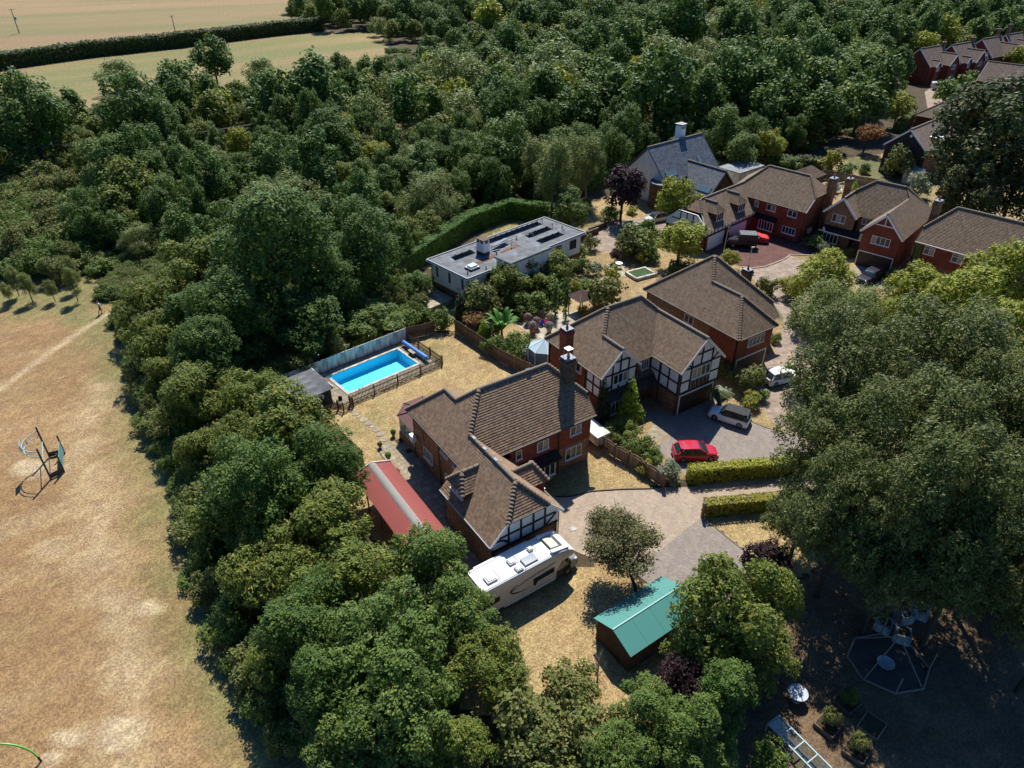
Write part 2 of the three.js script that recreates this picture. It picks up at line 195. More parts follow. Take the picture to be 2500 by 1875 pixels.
sheet('driveway', [[45, -89.4], [49.5, -92.5], [53.6, -88.6], [50, -85.2], [46, -84.5]], 0.013, M.pavingPink);
sheet('driveway', [[28, -96.8], [37.6, -105.8], [42.9, -100], [44.7, -97.5], [43.2, -95.5], [40.35, -95.8], [39.2, -94.4], [37.3, -92.9], [35.4, -91.7], [33.4, -91.1], [32.2, -91.6], [29.3, -94.5]], 0.016, M.pavingMaroon);
sheet('driveway', [[11.2, -100.3], [14.6, -108.5], [15.9, -109.4], [23.6, -110], [26, -104], [22.4, -99.5], [20.1, -96.8], [14.4, -96.1], [11, -98]], 0.013, M.pavingPink);
sheet('driveway', [[104, -186], [112, -204], [120, -214], [128, -216], [124, -206], [116, -196], [112, -184], [104, -172], [98, -172]], 0.02, M.pavingPink);
sheet('gravel_bed', [[12.7, -53.3], [13.9, -55.4], [15.1, -53.7], [13.2, -52.1]], 0.018, M.gravel);
function kerbLine(pts, m, w = 0.12, h = 0.03, name = 'kerb') { const g = []; for (let i = 0; i + 1 < pts.length; i++) { const a = V3(pts[i][0], h, pts[i][1]), b = V3(pts[i + 1][0], h, pts[i + 1][1]); g.push(bar(a, b, w, h * 2)); } struct(name, merge(g), m); }
kerbLine([[3.7, -44.95], [5, -45], [6.9, -45.65], [9.5, -45.9], [12, -45.97], [13, -46.25]], M.brownTrim, 0.07, 0.05);
kerbLine([[15.8, -42.4], [18, -39.2], [20.5, -36.5]], M.kerb); kerbLine([[15.5, -42.35], [12.6, -39.8]], M.gravel, 0.12, 0.012);
kerbLine([[43.2, -95.45], [40.35, -95.75], [39.2, -94.35], [37.3, -92.85], [35.4, -91.65], [33.4, -91.05], [32.2, -91.5]], M.gravel, 0.25, 0.05); kerbLine([[23.2, -56], [24.4, -54.85], [27, -53.4]], M.kerb);

// ---------------------------------------------------------------- swimming pool and its terrace
const poolG = thing('swimming_pool', 'rectangular swimming pool of bright turquoise water with white coping', 'swimming pool', poolC[0], 0, poolC[1], poolA);
{
  const liner = mat(L(0.07, 0.66, 0.86), 0.6), a = 4.3, b = 2.03, dp = 1.1;
  part('basin', merge([box(2 * a, 0.05, 2 * b, 0, -dp - 0.025, 0), box(2 * a, dp, 0.08, 0, -dp / 2, -b - 0.041), box(2 * a, dp, 0.08, 0, -dp / 2, b + 0.041), box(0.08, dp, 2 * b + 0.16, -a - 0.041, -dp / 2, 0), box(0.08, dp, 2 * b + 0.16, a + 0.041, -dp / 2, 0)]), liner, poolG);
  const wg = new THREE.PlaneGeometry(2 * a, 2 * b, 90, 44).rotateX(-PI / 2), p = wg.attributes.position; for (let i = 0; i < p.count; i++) p.setY(i, -0.14 + 0.006 * (fbm(p.getX(i) * 2.2, p.getZ(i) * 2.2, 600, 2) - 0.5)); wg.computeVertexNormals();
  part('water', wg, new THREE.MeshPhysicalMaterial({ color: L(0.8, 0.97, 1), roughness: 0, transmission: 1, thickness: 0, ior: 1.33 }), poolG);
  const cop = [box(2 * a + 0.6, 0.06, 0.3, 0, 0.05, -b - 0.15), box(2 * a + 0.6, 0.06, 0.3, 0, 0.05, b + 0.15), box(0.3, 0.06, 2 * b, -a - 0.15, 0.05, 0), box(0.3, 0.06, 2 * b, a + 0.15, 0.05, 0)];
  part('coping', merge(cop), mat(L(0.72, 0.69, 0.62), 0.8, { map: slabTex }), poolG);
  for (const dz of [-0.25, 0.25]) { const c = new THREE.CatmullRomCurve3([V3(-3.1 + dz, 0.08, 2.4), V3(-3.1 + dz, 0.75, 2.3), V3(-3.1 + dz, 0.7, 1.95), V3(-3.1 + dz, -0.5, 1.9)]); part('ladder_rail', new THREE.TubeGeometry(c, 14, 0.025, 6), M.metal, poolG); }
}
const terrace = new THREE.Group(); terrace.name = 'pool_terrace'; terrace.userData = { kind: 'structure' }; terrace.position.set(poolC[0], 0, poolC[1]); terrace.rotation.y = poolA; scene.add(terrace);
function slabField(parent, u0, u1, v0, v1, row, seed, keep, yTop = 0.045) { // random coursed slabs, each a piece
  const r = rng(seed); let v = v0;
  while (v < v1 - 0.05) { const h = Math.min(row * (r() < 0.35 ? 0.75 : 1), v1 - v); let u = u0; while (u < u1 - 0.05) { let w = [0.45, 0.6, 0.75, 0.9][Math.floor(r() * 4)]; if (u1 - u - w < 0.25) w = u1 - u; if (keep(u + w / 2, v + h / 2, w, h)) part('paving_slab', box(w - 0.025, 0.05, h - 0.025, u + w / 2, yTop - 0.025 + (r() - 0.5) * 0.008, v + h / 2, (r() - 0.5) * 0.012), M.slab[Math.floor(r() * 5)], parent); u += w; } v += h; }
}
slabField(terrace, -6.2, 6.25, -3.05, 3.85, 0.72, 611, (u, v, w, h) => Math.abs(u) - w / 2 > 4.58 || Math.abs(v) - h / 2 > 2.31, 0.05);
{ const u = [[-6.3, -3.1], [6.3, -3.1], [6.3, 3.9], [-6.3, 3.9]].map(([a, b]) => pw(a, b)), s = new THREE.Shape(u.map((p) => new THREE.Vector2(p[0], -p[1]))); s.holes.push(new THREE.Path([[-4.31, -2.04], [4.31, -2.04], [4.31, 2.04], [-4.31, 2.04]].map(([a, b]) => { const p = pw(a, b); return new THREE.Vector2(p[0], -p[1]); }))); struct('terrace_bedding', new THREE.ShapeGeometry(s).rotateX(-PI / 2).translate(0, 0.016, 0), mat(L(0.4, 0.34, 0.25), 1, { map: gritTex })); }
// picket fence: posts, rails and every pale its own piece
const pickGeo = (() => { const s = new THREE.Shape([new THREE.Vector2(-0.032, 0), new THREE.Vector2(0.032, 0), new THREE.Vector2(0.032, 0.92), new THREE.Vector2(0, 0.97), new THREE.Vector2(-0.032, 0.92)]); return new THREE.ExtrudeGeometry(s, { depth: 0.022, bevelEnabled: false }); })();
function picketFence(label, pts, posts) {
  const g = thing('picket_fence', label, 'fence', pts[0][0], 0, pts[0][1], 0, 'pool picket fences'), o = pts[0];
  for (let i = 0; i + 1 < pts.length; i++) {
    const a = pts[i], b = pts[i + 1], Ls = Math.hypot(b[0] - a[0], b[1] - a[1]), an = -Math.atan2(b[1] - a[1], b[0] - a[0]), n = Math.round(Ls / 0.165), np = Math.max(1, Math.round(Ls / posts));
    for (let k = 0; k < n; k++) { const t = (k + 0.5) / n, m = part('pale', pickGeo, M.picket, g); m.position.set(lerp(a[0], b[0], t) - o[0], 0.06, lerp(a[1], b[1], t) - o[1]); m.rotation.y = an; }
    for (const y of [0.32, 0.82]) part('rail', bar(V3(a[0] - o[0], y, a[1] - o[1]), V3(b[0] - o[0], y, b[1] - o[1]), 0.035, 0.08), M.picket, g);
    for (let k = i ? 1 : 0; k <= np; k++) { const t = k / np; part('post', box(0.11, 1.18, 0.11, lerp(a[0], b[0], t) - o[0], 0.59, lerp(a[1], b[1], t) - o[1], an), M.picket, g); }
  }
}
picketFence('long dark picket fence between pool and dry lawn', [pw(6.3, 3.95), pw(-5.3, 3.95)], 2.95);
picketFence('picket fence behind the rolled blue pool cover', [pw(6.35, -2.95), pw(6.35, 3.85)], 2.3);
picketFence('short picket gate section stepping out beside the green pool shed', [pw(-5.32, 4.1), pw(-5.2, 4.5), pw(-6.4, 4.65), pw(-6.6, 3.9), pw(-8.4, 3.75)], 1.6);
// concrete fence at the back of the pool
function panelFence(name, label, pts, h, step, m, pm, boards = 0, group) {
  const o = pts[0], g = thing(name, label, 'fence', o[0], 0, o[1], 0, group), r = rng(Math.round(o[0] * 97 + 5000));
  for (let i = 0; i + 1 < pts.length; i++) {
    const a = pts[i], b = pts[i + 1], Ls = Math.hypot(b[0] - a[0], b[1] - a[1]), an = -Math.atan2(b[1] - a[1], b[0] - a[0]), n = Math.max(1, Math.round(Ls / step)), at = (t) => [lerp(a[0], b[0], t) - o[0], lerp(a[1], b[1], t) - o[1]];
    for (let k = 0; k < n; k++) {
      const [x, z] = at((k + 0.5) / n), w = Ls / n - 0.1, hk = h - (boards ? 0.06 * r() : 0);
      if (!boards) part('panel', box(w, hk, 0.06, x, hk / 2, z, an), m, g);
      else { const nb = Math.max(3, Math.round(w / boards)); for (let q = 0; q < nb; q++) { const [bx, bz] = at((k + 0.5) / n + ((q + 0.5) / nb - 0.5) * (w / Ls)); const hb = hk - 0.02 * r(); part('board', box(w / nb - 0.012, hb, 0.022 + 0.012 * (q % 2), bx, hb / 2 + 0.03, bz, an, 0, (r() - 0.5) * 0.012), m, g); } part('rail', box(w, 0.08, 0.05, ...(() => { const [q0, q1] = at((k + 0.5) / n); return [q0, h - 0.3, q1]; })(), an), m, g); }
    }
    for (let k = i ? 1 : 0; k <= n; k++) { const [x, z] = at(k / n); part('post', box(0.1, h + 0.08, 0.1, x, (h + 0.08) / 2, z, an), pm, g); }
  }
  return g;
}
panelFence('garden_wall', 'stained white panel fence along the far side of the pool', [pw(-9.3, -3.3), pw(6.35, -3.2)], 1.55, 2.4, M.whitewall, M.concrete);
panelFence('timber_fence', 'short brown boarded fence beyond the pool cover roller', [pw(6.4, -3.2), [-10.1, -72.5], [-9.2, -73.2]], 1.6, 1.8, M.fence, M.fence, 0.16);
panelFence('timber_fence', 'long weathered boarded fence between the dry lawn and the flower garden', [[-6.7, -73.2], [-4, -70], [-1.35, -66.6], [1.9, -63.6], [4.6, -61]], 1.7, 1.8, M.fence, M.fencePale, 0.17);
// wires on the pool wall posts
for (let k = 0; k < 4; k++) { const [x, z] = pw(-4.6 + k * 3.1, -3.22); const g = thing('wall_lamp_post', ['first', 'second', 'third', 'fourth'][k] + ' slim lamp post on the pool wall counted from the shed', 'lamp post', x, 1.5, z, 0, 'slim lamp posts on the pool wall'); part('pole', cyl(0.03, 0.02, 0.75, 0, 0, 0, 8), M.dark, g); part('lamp_head', new THREE.SphereGeometry(0.08, 10, 8).translate(0, 0.8, 0), M.metal, g); }
{ // pool shed
  const [x, z] = pw(-8.35, 0.7), g = thing('pool_shed', 'green pool shed with grey felt roof and a lifebelt on its wall', 'shed', x, 0, z, poolA), teal = mat(L(0.1, 0.17, 0.16), 0.8, { map: woodTex });
  part('wall', box(3.7, 1.95, 3.9, 0, 0.975, 0), teal, g);
  for (let k = 0; k < 4; k++) { const y0 = [2.25, 2.38, 2.42, 2.36, 2.12][k], y1 = [2.25, 2.38, 2.42, 2.36, 2.12][k + 1], z0 = -2.25 + k * 1.13, s = Math.atan2(y0 - y1, 1.13); part('felt_strip', box(4.05, 0.05, 1.16, 0, (y0 + y1) / 2 - 0.14, z0 + 0.565, 0, s), M.felt, g); }
  part('roof_edge', box(0.05, 0.16, 4.5, 2.03, 2.12, 0), M.white, g);
  const lb = part('lifebelt', new THREE.TorusGeometry(0.3, 0.1, 10, 24, PI * 1.5).rotateZ(-PI / 4), mat(L(0.8, 0.76, 0.72), 0.6), g); lb.position.set(0.6, 1.35, 2.02);
  part('door', box(0.75, 1.75, 0.05, 1.35, 0.9, 1.98), mat(L(0.08, 0.14, 0.13), 0.8, { map: woodTex }), g);
}
{ // rolled solar cover on its stand
  const [x, z] = pw(5.35, 0.1), g = thing('pool_cover_roller', 'blue bubble pool cover wound on its roller at the far end', 'pool cover', x, 0, z, poolA), r = rng(5), pr = []; for (let i = 0; i <= 40; i++) pr.push(new THREE.Vector2(0.23 + 0.02 * r(), -2.35 + i * 4.7 / 40));
  part('rolled_cover', new THREE.LatheGeometry([new THREE.Vector2(0.01, -2.35), ...pr, new THREE.Vector2(0.01, 2.35)], 18).rotateX(PI / 2).translate(0, 0.48, 0), mat(L(0.06, 0.2, 0.5), 0.4), g);
  for (const s of [-1, 1]) { part('stand_leg', merge([rod(V3(-0.3, 0.05, s * 2.5), V3(0, 0.5, s * 2.5), 0.025), rod(V3(0.3, 0.05, s * 2.5), V3(0, 0.5, s * 2.5), 0.025)]), M.metal, g); part('crank_wheel', new THREE.TorusGeometry(0.2, 0.018, 6, 20).translate(0, 0.5, s * 2.56), M.metal, g); }
}
{ const [x, z] = pw(4.95, 0.2), g = thing('bench', 'small stone bench standing on the poolside paving', 'bench', x - 0.1, 0.05, z, poolA); part('seat', box(0.38, 0.08, 1.1, 0, 0.44, 0), M.slab[2], g); for (const s of [-1, 1]) part('leg', box(0.3, 0.4, 0.1, 0, 0.2, s * 0.38), M.slab[1], g); }
// ---------------------------------------------------------------- patio, stepping stones and other garden pieces by the near house
const HA = { x: -2.702, z: -48.021, a: 33.689 * PI / 180 };
const wA = (u, v) => [HA.x + Math.cos(HA.a) * u + Math.sin(HA.a) * v, HA.z - Math.sin(HA.a) * u + Math.cos(HA.a) * v];
const patio = new THREE.Group(); patio.name = 'patio'; patio.userData = { kind: 'structure' }; patio.position.set(HA.x, 0, HA.z); patio.rotation.y = HA.a; scene.add(patio);
slabField(patio, -6.35, -3.72, -8.5, 3.0, 0.66, 622, (u, v) => !(v < -5.9 && u > -4.1), 0.045); slabField(patio, -7.0, -5.5, 3.0, 10.2, 0.66, 633, () => true, 0.045);
sheet('patio_bedding', [[-6.4, -8.55], [-3.7, -8.55], [-3.7, 3.05], [-5.45, 3.05], [-5.45, 10.3], [-7.05, 10.3], [-7.05, 3.05], [-6.4, 3.05]].map(([u, v]) => wA(u, v)), 0.018, M.soil);
{ const r = rng(71), P = new THREE.Group(); P.name = 'stepping_stone_path'; P.userData = { kind: 'structure' }; scene.add(P);
  for (const [x, z, s] of [[-15.94, -57.38, 0.5], [-15.57, -56.88, 0.55], [-15.17, -56.4, 0.45], [-14.58, -55.95, 0.75], [-14.0, -55.35, 0.65], [-13.55, -54.87, 0.45], [-13.1, -54.36, 0.68], [-12.6, -53.65, 0.7], [-12.15, -52.9, 0.75]]) { const pts = []; for (let k = 0; k < 7; k++) { const a = k / 7 * PI * 2; pts.push([Math.cos(a) * s * (0.52 + 0.2 * r()), Math.sin(a) * s * (0.45 + 0.2 * r())]); } const m = part('stepping_stone', slabGeo(pts, 0, 0.04, 0.008), M.slab[Math.floor(r() * 5)], P); m.position.set(x, 0.008, z); m.rotation.y = r() * 6; } }
{ // corrugated canopy over the side store
  const ridgeGrey = mat(L(0.5, 0.48, 0.44), 0.95), [x, z] = wA(-8.82, 1.6), g = thing('lean_to_shelter', 'long open store roofed in red corrugated sheets with a grey tile ridge', 'shelter', x, 0, z, HA.a), Lr = 9.8, red = mat(L(0.6, 0.24, 0.2), 0.7);
  const corr = (side, v0, v1) => { const n = 96, pos = [], ix = []; const W = 1.72; for (let i = 0; i <= n; i++) for (let j = 0; j < 2; j++) { const t = i / n, zz = lerp(v0, v1, t); pos.push(side * W * j, 2.95 - 0.55 * j + 0.035 * Math.sin(t * n * PI / 4), zz); } for (let i = 0; i < n; i++) { const a = i * 2; side > 0 ? ix.push(a, a + 2, a + 1, a + 1, a + 2, a + 3) : ix.push(a, a + 1, a + 2, a + 1, a + 3, a + 2); } const ge = new THREE.BufferGeometry(); ge.setAttribute('position', new THREE.Float32BufferAttribute(pos, 3)); ge.setAttribute('uv', new THREE.Float32BufferAttribute(pos.flatMap((_, i) => (i % 3 === 0 ? [pos[i], pos[i + 2]] : [])), 2)); ge.setIndex(ix); ge.computeVertexNormals(); return ge; };
  for (const s of [-1, 1]) for (let k = 0; k < 8; k++) part('corrugated_sheet', corr(s, -Lr / 2 + k * Lr / 8, -Lr / 2 + (k + 1) * Lr / 8 + 0.03).translate(0, (k % 2) * 0.012, 0), red, g);
  const rt = new THREE.CylinderGeometry(0.36, 0.36, 0.5, 12, 1, false, -PI / 2 + 0.35, PI - 0.7).rotateX(-PI / 2).rotateZ(PI / 2 - PI / 2), rg = merge([...Array(6)].map((_, i) => new THREE.TorusGeometry(0.4, 0.035, 5, 10, PI * 0.75).rotateZ(PI * 0.125).translate(0, 0, i * 0.085)));
  for (let k = 0; k < 19; k++) { const m = part('ridge_tile', rg, ridgeGrey, g); m.position.set(0, 2.62, -Lr / 2 + k * Lr / 19 + 0.02); }
  part('barge_board', merge([bar(V3(0, 3.03, -Lr / 2 - 0.04), V3(1.75, 2.45, -Lr / 2 - 0.04), 0.05, 0.16), bar(V3(0, 3.03, -Lr / 2 - 0.04), V3(-1.75, 2.45, -Lr / 2 - 0.04), 0.05, 0.16)]), M.white, g);
  for (const s of [-1, 1]) for (let k = 0; k < 5; k++) part('post', box(0.1, 2.4, 0.1, s * 1.6, 1.2, -Lr / 2 + 0.1 + k * (Lr - 0.2) / 4), M.fencePale, g);
  part('low_wall', box(0.14, 0.5, Lr, 1.78, 0.25, 0), M.slab[2], g);
}

// ---------------------------------------------------------------- house building helpers (local axes: x along the house, z towards the front)
function roofFace(g, pts, m, o = {}) { // pts: [x, y, z] of one planar slope; laid in stepped courses
  const P = pts.map((p) => V3(p[0], p[1], p[2])), n = V3(0, 0, 0);
  for (let i = 0; i < P.length; i++) { const a = P[i], b = P[(i + 1) % P.length]; n.x += (a.y - b.y) * (a.z + b.z); n.y += (a.z - b.z) * (a.x + b.x); n.z += (a.x - b.x) * (a.y + b.y); }
  n.normalize(); if (n.y < 0) n.negate();
  const ax = V3(0, 1, 0).cross(n).normalize(), up = n.clone().cross(ax).normalize(), O = P[0], c = o.course ?? g.userData.course ?? 0.19, lift = o.lift ?? g.userData.lift ?? 0.032;
  const q = P.map((p) => { const d = p.clone().sub(O); return [d.dot(ax), d.dot(up)]; });
  const v0 = Math.min(...q.map((p) => p[1])), v1 = Math.max(...q.map((p) => p[1])), pos = [], uv = [], nor = [];
  const clip = (poly, k, keepAbove) => { const r = []; for (let i = 0; i < poly.length; i++) { const a = poly[i], b = poly[(i + 1) % poly.length], ia = keepAbove ? a[1] >= k - 1e-9 : a[1] <= k + 1e-9, ib = keepAbove ? b[1] >= k - 1e-9 : b[1] <= k + 1e-9; if (ia) r.push(a); if (ia !== ib) { const t = (k - a[1]) / (b[1] - a[1]); r.push([a[0] + t * (b[0] - a[0]), k]); } } return r; };
  const put = (p, h, nn) => { pos.push(O.x + ax.x * p[0] + up.x * p[1] + n.x * h, O.y + ax.y * p[0] + up.y * p[1] + n.y * h, O.z + ax.z * p[0] + up.z * p[1] + n.z * h); uv.push(p[0] + 20, p[1] - v0 + 0.001); nor.push(nn.x, nn.y, nn.z); };
  const tn = n.clone().addScaledVector(up, lift / c).normalize(), dn = up.clone().negate();
  for (let k = 0; v0 + k * c < v1 - 0.01; k++) {
    const a = v0 + k * c, b = Math.min(v1, a + c); let poly = clip(clip(q, a, true), b, false); if (poly.length < 3) continue;
    const hh = (v) => 0.012 + lift * (1 - (v - a) / c), tri = THREE.ShapeUtils.triangulateShape(poly.map((p) => new THREE.Vector2(p[0], p[1])), []);
    for (const t of tri) { const [A, B, C] = t.map((i) => poly[i]), s = (B[0] - A[0]) * (C[1] - A[1]) - (B[1] - A[1]) * (C[0] - A[0]); for (const p of s > 0 ? [A, B, C] : [A, C, B]) put(p, hh(p[1]), tn); }
    for (let i = 0; i < poly.length; i++) { const A = poly[i], B = poly[(i + 1) % poly.length]; if (Math.abs(A[1] - a) < 1e-6 && Math.abs(B[1] - a) < 1e-6) { const h1 = hh(a), h0 = k ? -0.01 : -0.05; const e = [[A, h0], [B, h0], [B, h1], [A, h0], [B, h1], [A, h1]]; for (const [p, h] of e) put(p, h, dn); } }
  }
  const ge = new THREE.BufferGeometry(); ge.setAttribute('position', new THREE.Float32BufferAttribute(pos, 3)); ge.setAttribute('uv', new THREE.Float32BufferAttribute(uv, 2)); ge.setAttribute('normal', new THREE.Float32BufferAttribute(nor, 3));
  return part(o.name ?? 'roof_slope', ge, m, g);
}
const ridgeTileGeo = new THREE.CylinderGeometry(0.16, 0.15, 0.46, 9, 1, false, -PI * 0.55, PI * 1.1).rotateX(-PI / 2);
const hipTileGeo = new THREE.CylinderGeometry(0.2, 0.12, 0.32, 9, 1, false, -PI * 0.55, PI * 1.1).rotateX(-PI / 2).rotateX(0.07);
function ridgeRow(g, a, b, hip, m, single) { // a high end, b low end
  const A = V3(...a), B = V3(...b), d = A.clone().sub(B), Ln = d.length(), step = hip ? 0.3 : 0.45, n = Math.max(1, Math.round(Ln / step)), q = new THREE.Quaternion().setFromRotationMatrix(new THREE.Matrix4().lookAt(A, B, V3(0, 1, 0))), geo = hip ? hipTileGeo : ridgeTileGeo, all = [];
  for (let k = 0; k < n; k++) { const p = B.clone().lerp(A, (k + 0.5) / n).add(V3(0, hip ? 0.0 : 0.0, 0)); if (single) { const t = part(hip ? 'hip_tile' : 'ridge_tile', geo, m, g); t.position.copy(p); t.quaternion.copy(q); } else all.push(geo.clone().applyQuaternion(q).translate(p.x, p.y, p.z)); }
  if (!single) part(hip ? 'hip_tiles' : 'ridge_tiles', merge(all), m, g).userData.kind = 'stuff';
}
function wallM(p0, p1) { const d = V3(p1[0] - p0[0], 0, p1[1] - p0[1]).normalize(), zz = d.clone().cross(V3(0, 1, 0)); return new THREE.Matrix4().makeBasis(d, V3(0, 1, 0), zz).setPosition(p0[0], 0, p0[1]); }
function wall(g, p0, p1, prof, m, o = {}) { // outline prof: [distance along, height]; a height alone makes a rectangle from 0
  const Ln = Math.hypot(p1[0] - p0[0], p1[1] - p0[1]), pr = typeof prof === 'number' ? [[0, 0], [Ln, 0], [Ln, prof], [0, prof]] : prof, s = new THREE.Shape(pr.map((p) => new THREE.Vector2(p[0], p[1])));
  const ge = new THREE.ExtrudeGeometry(s, { depth: o.thick ?? 0.24, bevelEnabled: false }).translate(0, 0, -(o.thick ?? 0.24) + (o.proud ?? 0)).applyMatrix4(wallM(p0, p1)); return part(o.name ?? 'wall', ge, m, g);
}
function windowOn(g, p0, p1, s, y, w, h, n, o = {}) { // s: left edge along the wall, y: bottom
  const mt = wallM(p0, p1).multiply(new THREE.Matrix4().makeTranslation(s + w / 2, y + h / 2, (o.proud ?? 0))), fw = 0.06, bars = [box(w, fw, 0.09, 0, h / 2 - fw / 2, 0.045), box(w, fw, 0.09, 0, -h / 2 + fw / 2, 0.045)], pwid = (w - fw) / n - fw;
  for (let k = 0; k <= n; k++) bars.push(box(fw, h - 2 * fw, 0.088, -w / 2 + fw / 2 + k * (w - fw) / n, 0, 0.045));
  if (o.mull) for (let k = 0; k < n; k++) bars.push(box(pwid, 0.05, 0.07, -w / 2 + fw + pwid / 2 + k * (w - fw) / n, h * 0.18, 0.045));
  const f = part('window', merge(bars), o.frame ?? M.white, g); f.applyMatrix4(mt);
  for (let k = 0; k < n; k++) { const curtain = o.blinds && hash2(k, Math.round(s * 10), Math.round(y * 10)) < o.blinds; part('pane', box(pwid, h - 2 * fw, 0.02, -w / 2 + fw + pwid / 2 + k * (w - fw) / n, 0, 0.03), curtain ? M.blind : o.glass ?? M.glass, f); }
  if (o.sill !== false) part('sill', box(w + 0.14, 0.06, 0.18, 0, -h / 2 - 0.03, 0.09), o.sillMat ?? M.white, f);
  return f;
}
function beam(g, p0, p1, a, b, w = 0.17, name = 'timber_beam', m = M.timber, proud = 0) { const A = V3(a[0], a[1], 0), B = V3(b[0], b[1], 0), d = B.clone().sub(A), ge = box(d.length() + (a[2] ?? 0), w, 0.05).rotateZ(Math.atan2(d.y, d.x)).translate((A.x + B.x) / 2, (A.y + B.y) / 2, 0.025 + proud).applyMatrix4(wallM(p0, p1)); return part(name, ge, m, g); }
function gutter(g, a, b, m = M.dark) { part('gutter', bar(V3(...a), V3(...b), 0.11, 0.1), m, g); }
function barge(g, a, b, m = M.white, w = 0.24) { part('barge_board', bar(V3(a[0], a[1] - w / 2 + 0.03, a[2]), V3(b[0], b[1] - w / 2 + 0.03, b[2]), 0.05, w), m, g); }
function chimney(g, x, z, w, d, y0, y1, m, pots = 1, cap = M.lead) {
  const c = part('chimney', merge([box(w, y1 - y0, d, x, (y0 + y1) / 2, z), box(w + 0.1, 0.12, d + 0.1, x, y1 - 0.5, z), box(w + 0.18, 0.2, d + 0.18, x, y1 - 0.3, z)]), m, g); part('flaunching', box(w + 0.02, 0.06, d + 0.02, x, y1 + 0.03, z), cap, c);
  for (let k = 0; k < pots; k++) { const px = x + (k - (pots - 1) / 2) * 0.35; part('chimney_pot', new THREE.LatheGeometry([[0.0, 0], [0.15, 0], [0.15, 0.1], [0.11, 0.16], [0.1, 0.42], [0.14, 0.46], [0.14, 0.54], [0.09, 0.56], [0.09, 0.4], [0, 0.4]].map((p) => new THREE.Vector2(...p)), 12).translate(px, y1 + 0.06, z), M.terracotta, c); }
  return c;
}
function canopy(g, pts, m, y) { roofFace(g, pts, m, { name: 'canopy_roof', course: 0.16 }); }
const house = (name, label, f) => thing(name, label, 'house', f.x, 0, f.z, f.a);
const R = (d) => d * PI / 180;

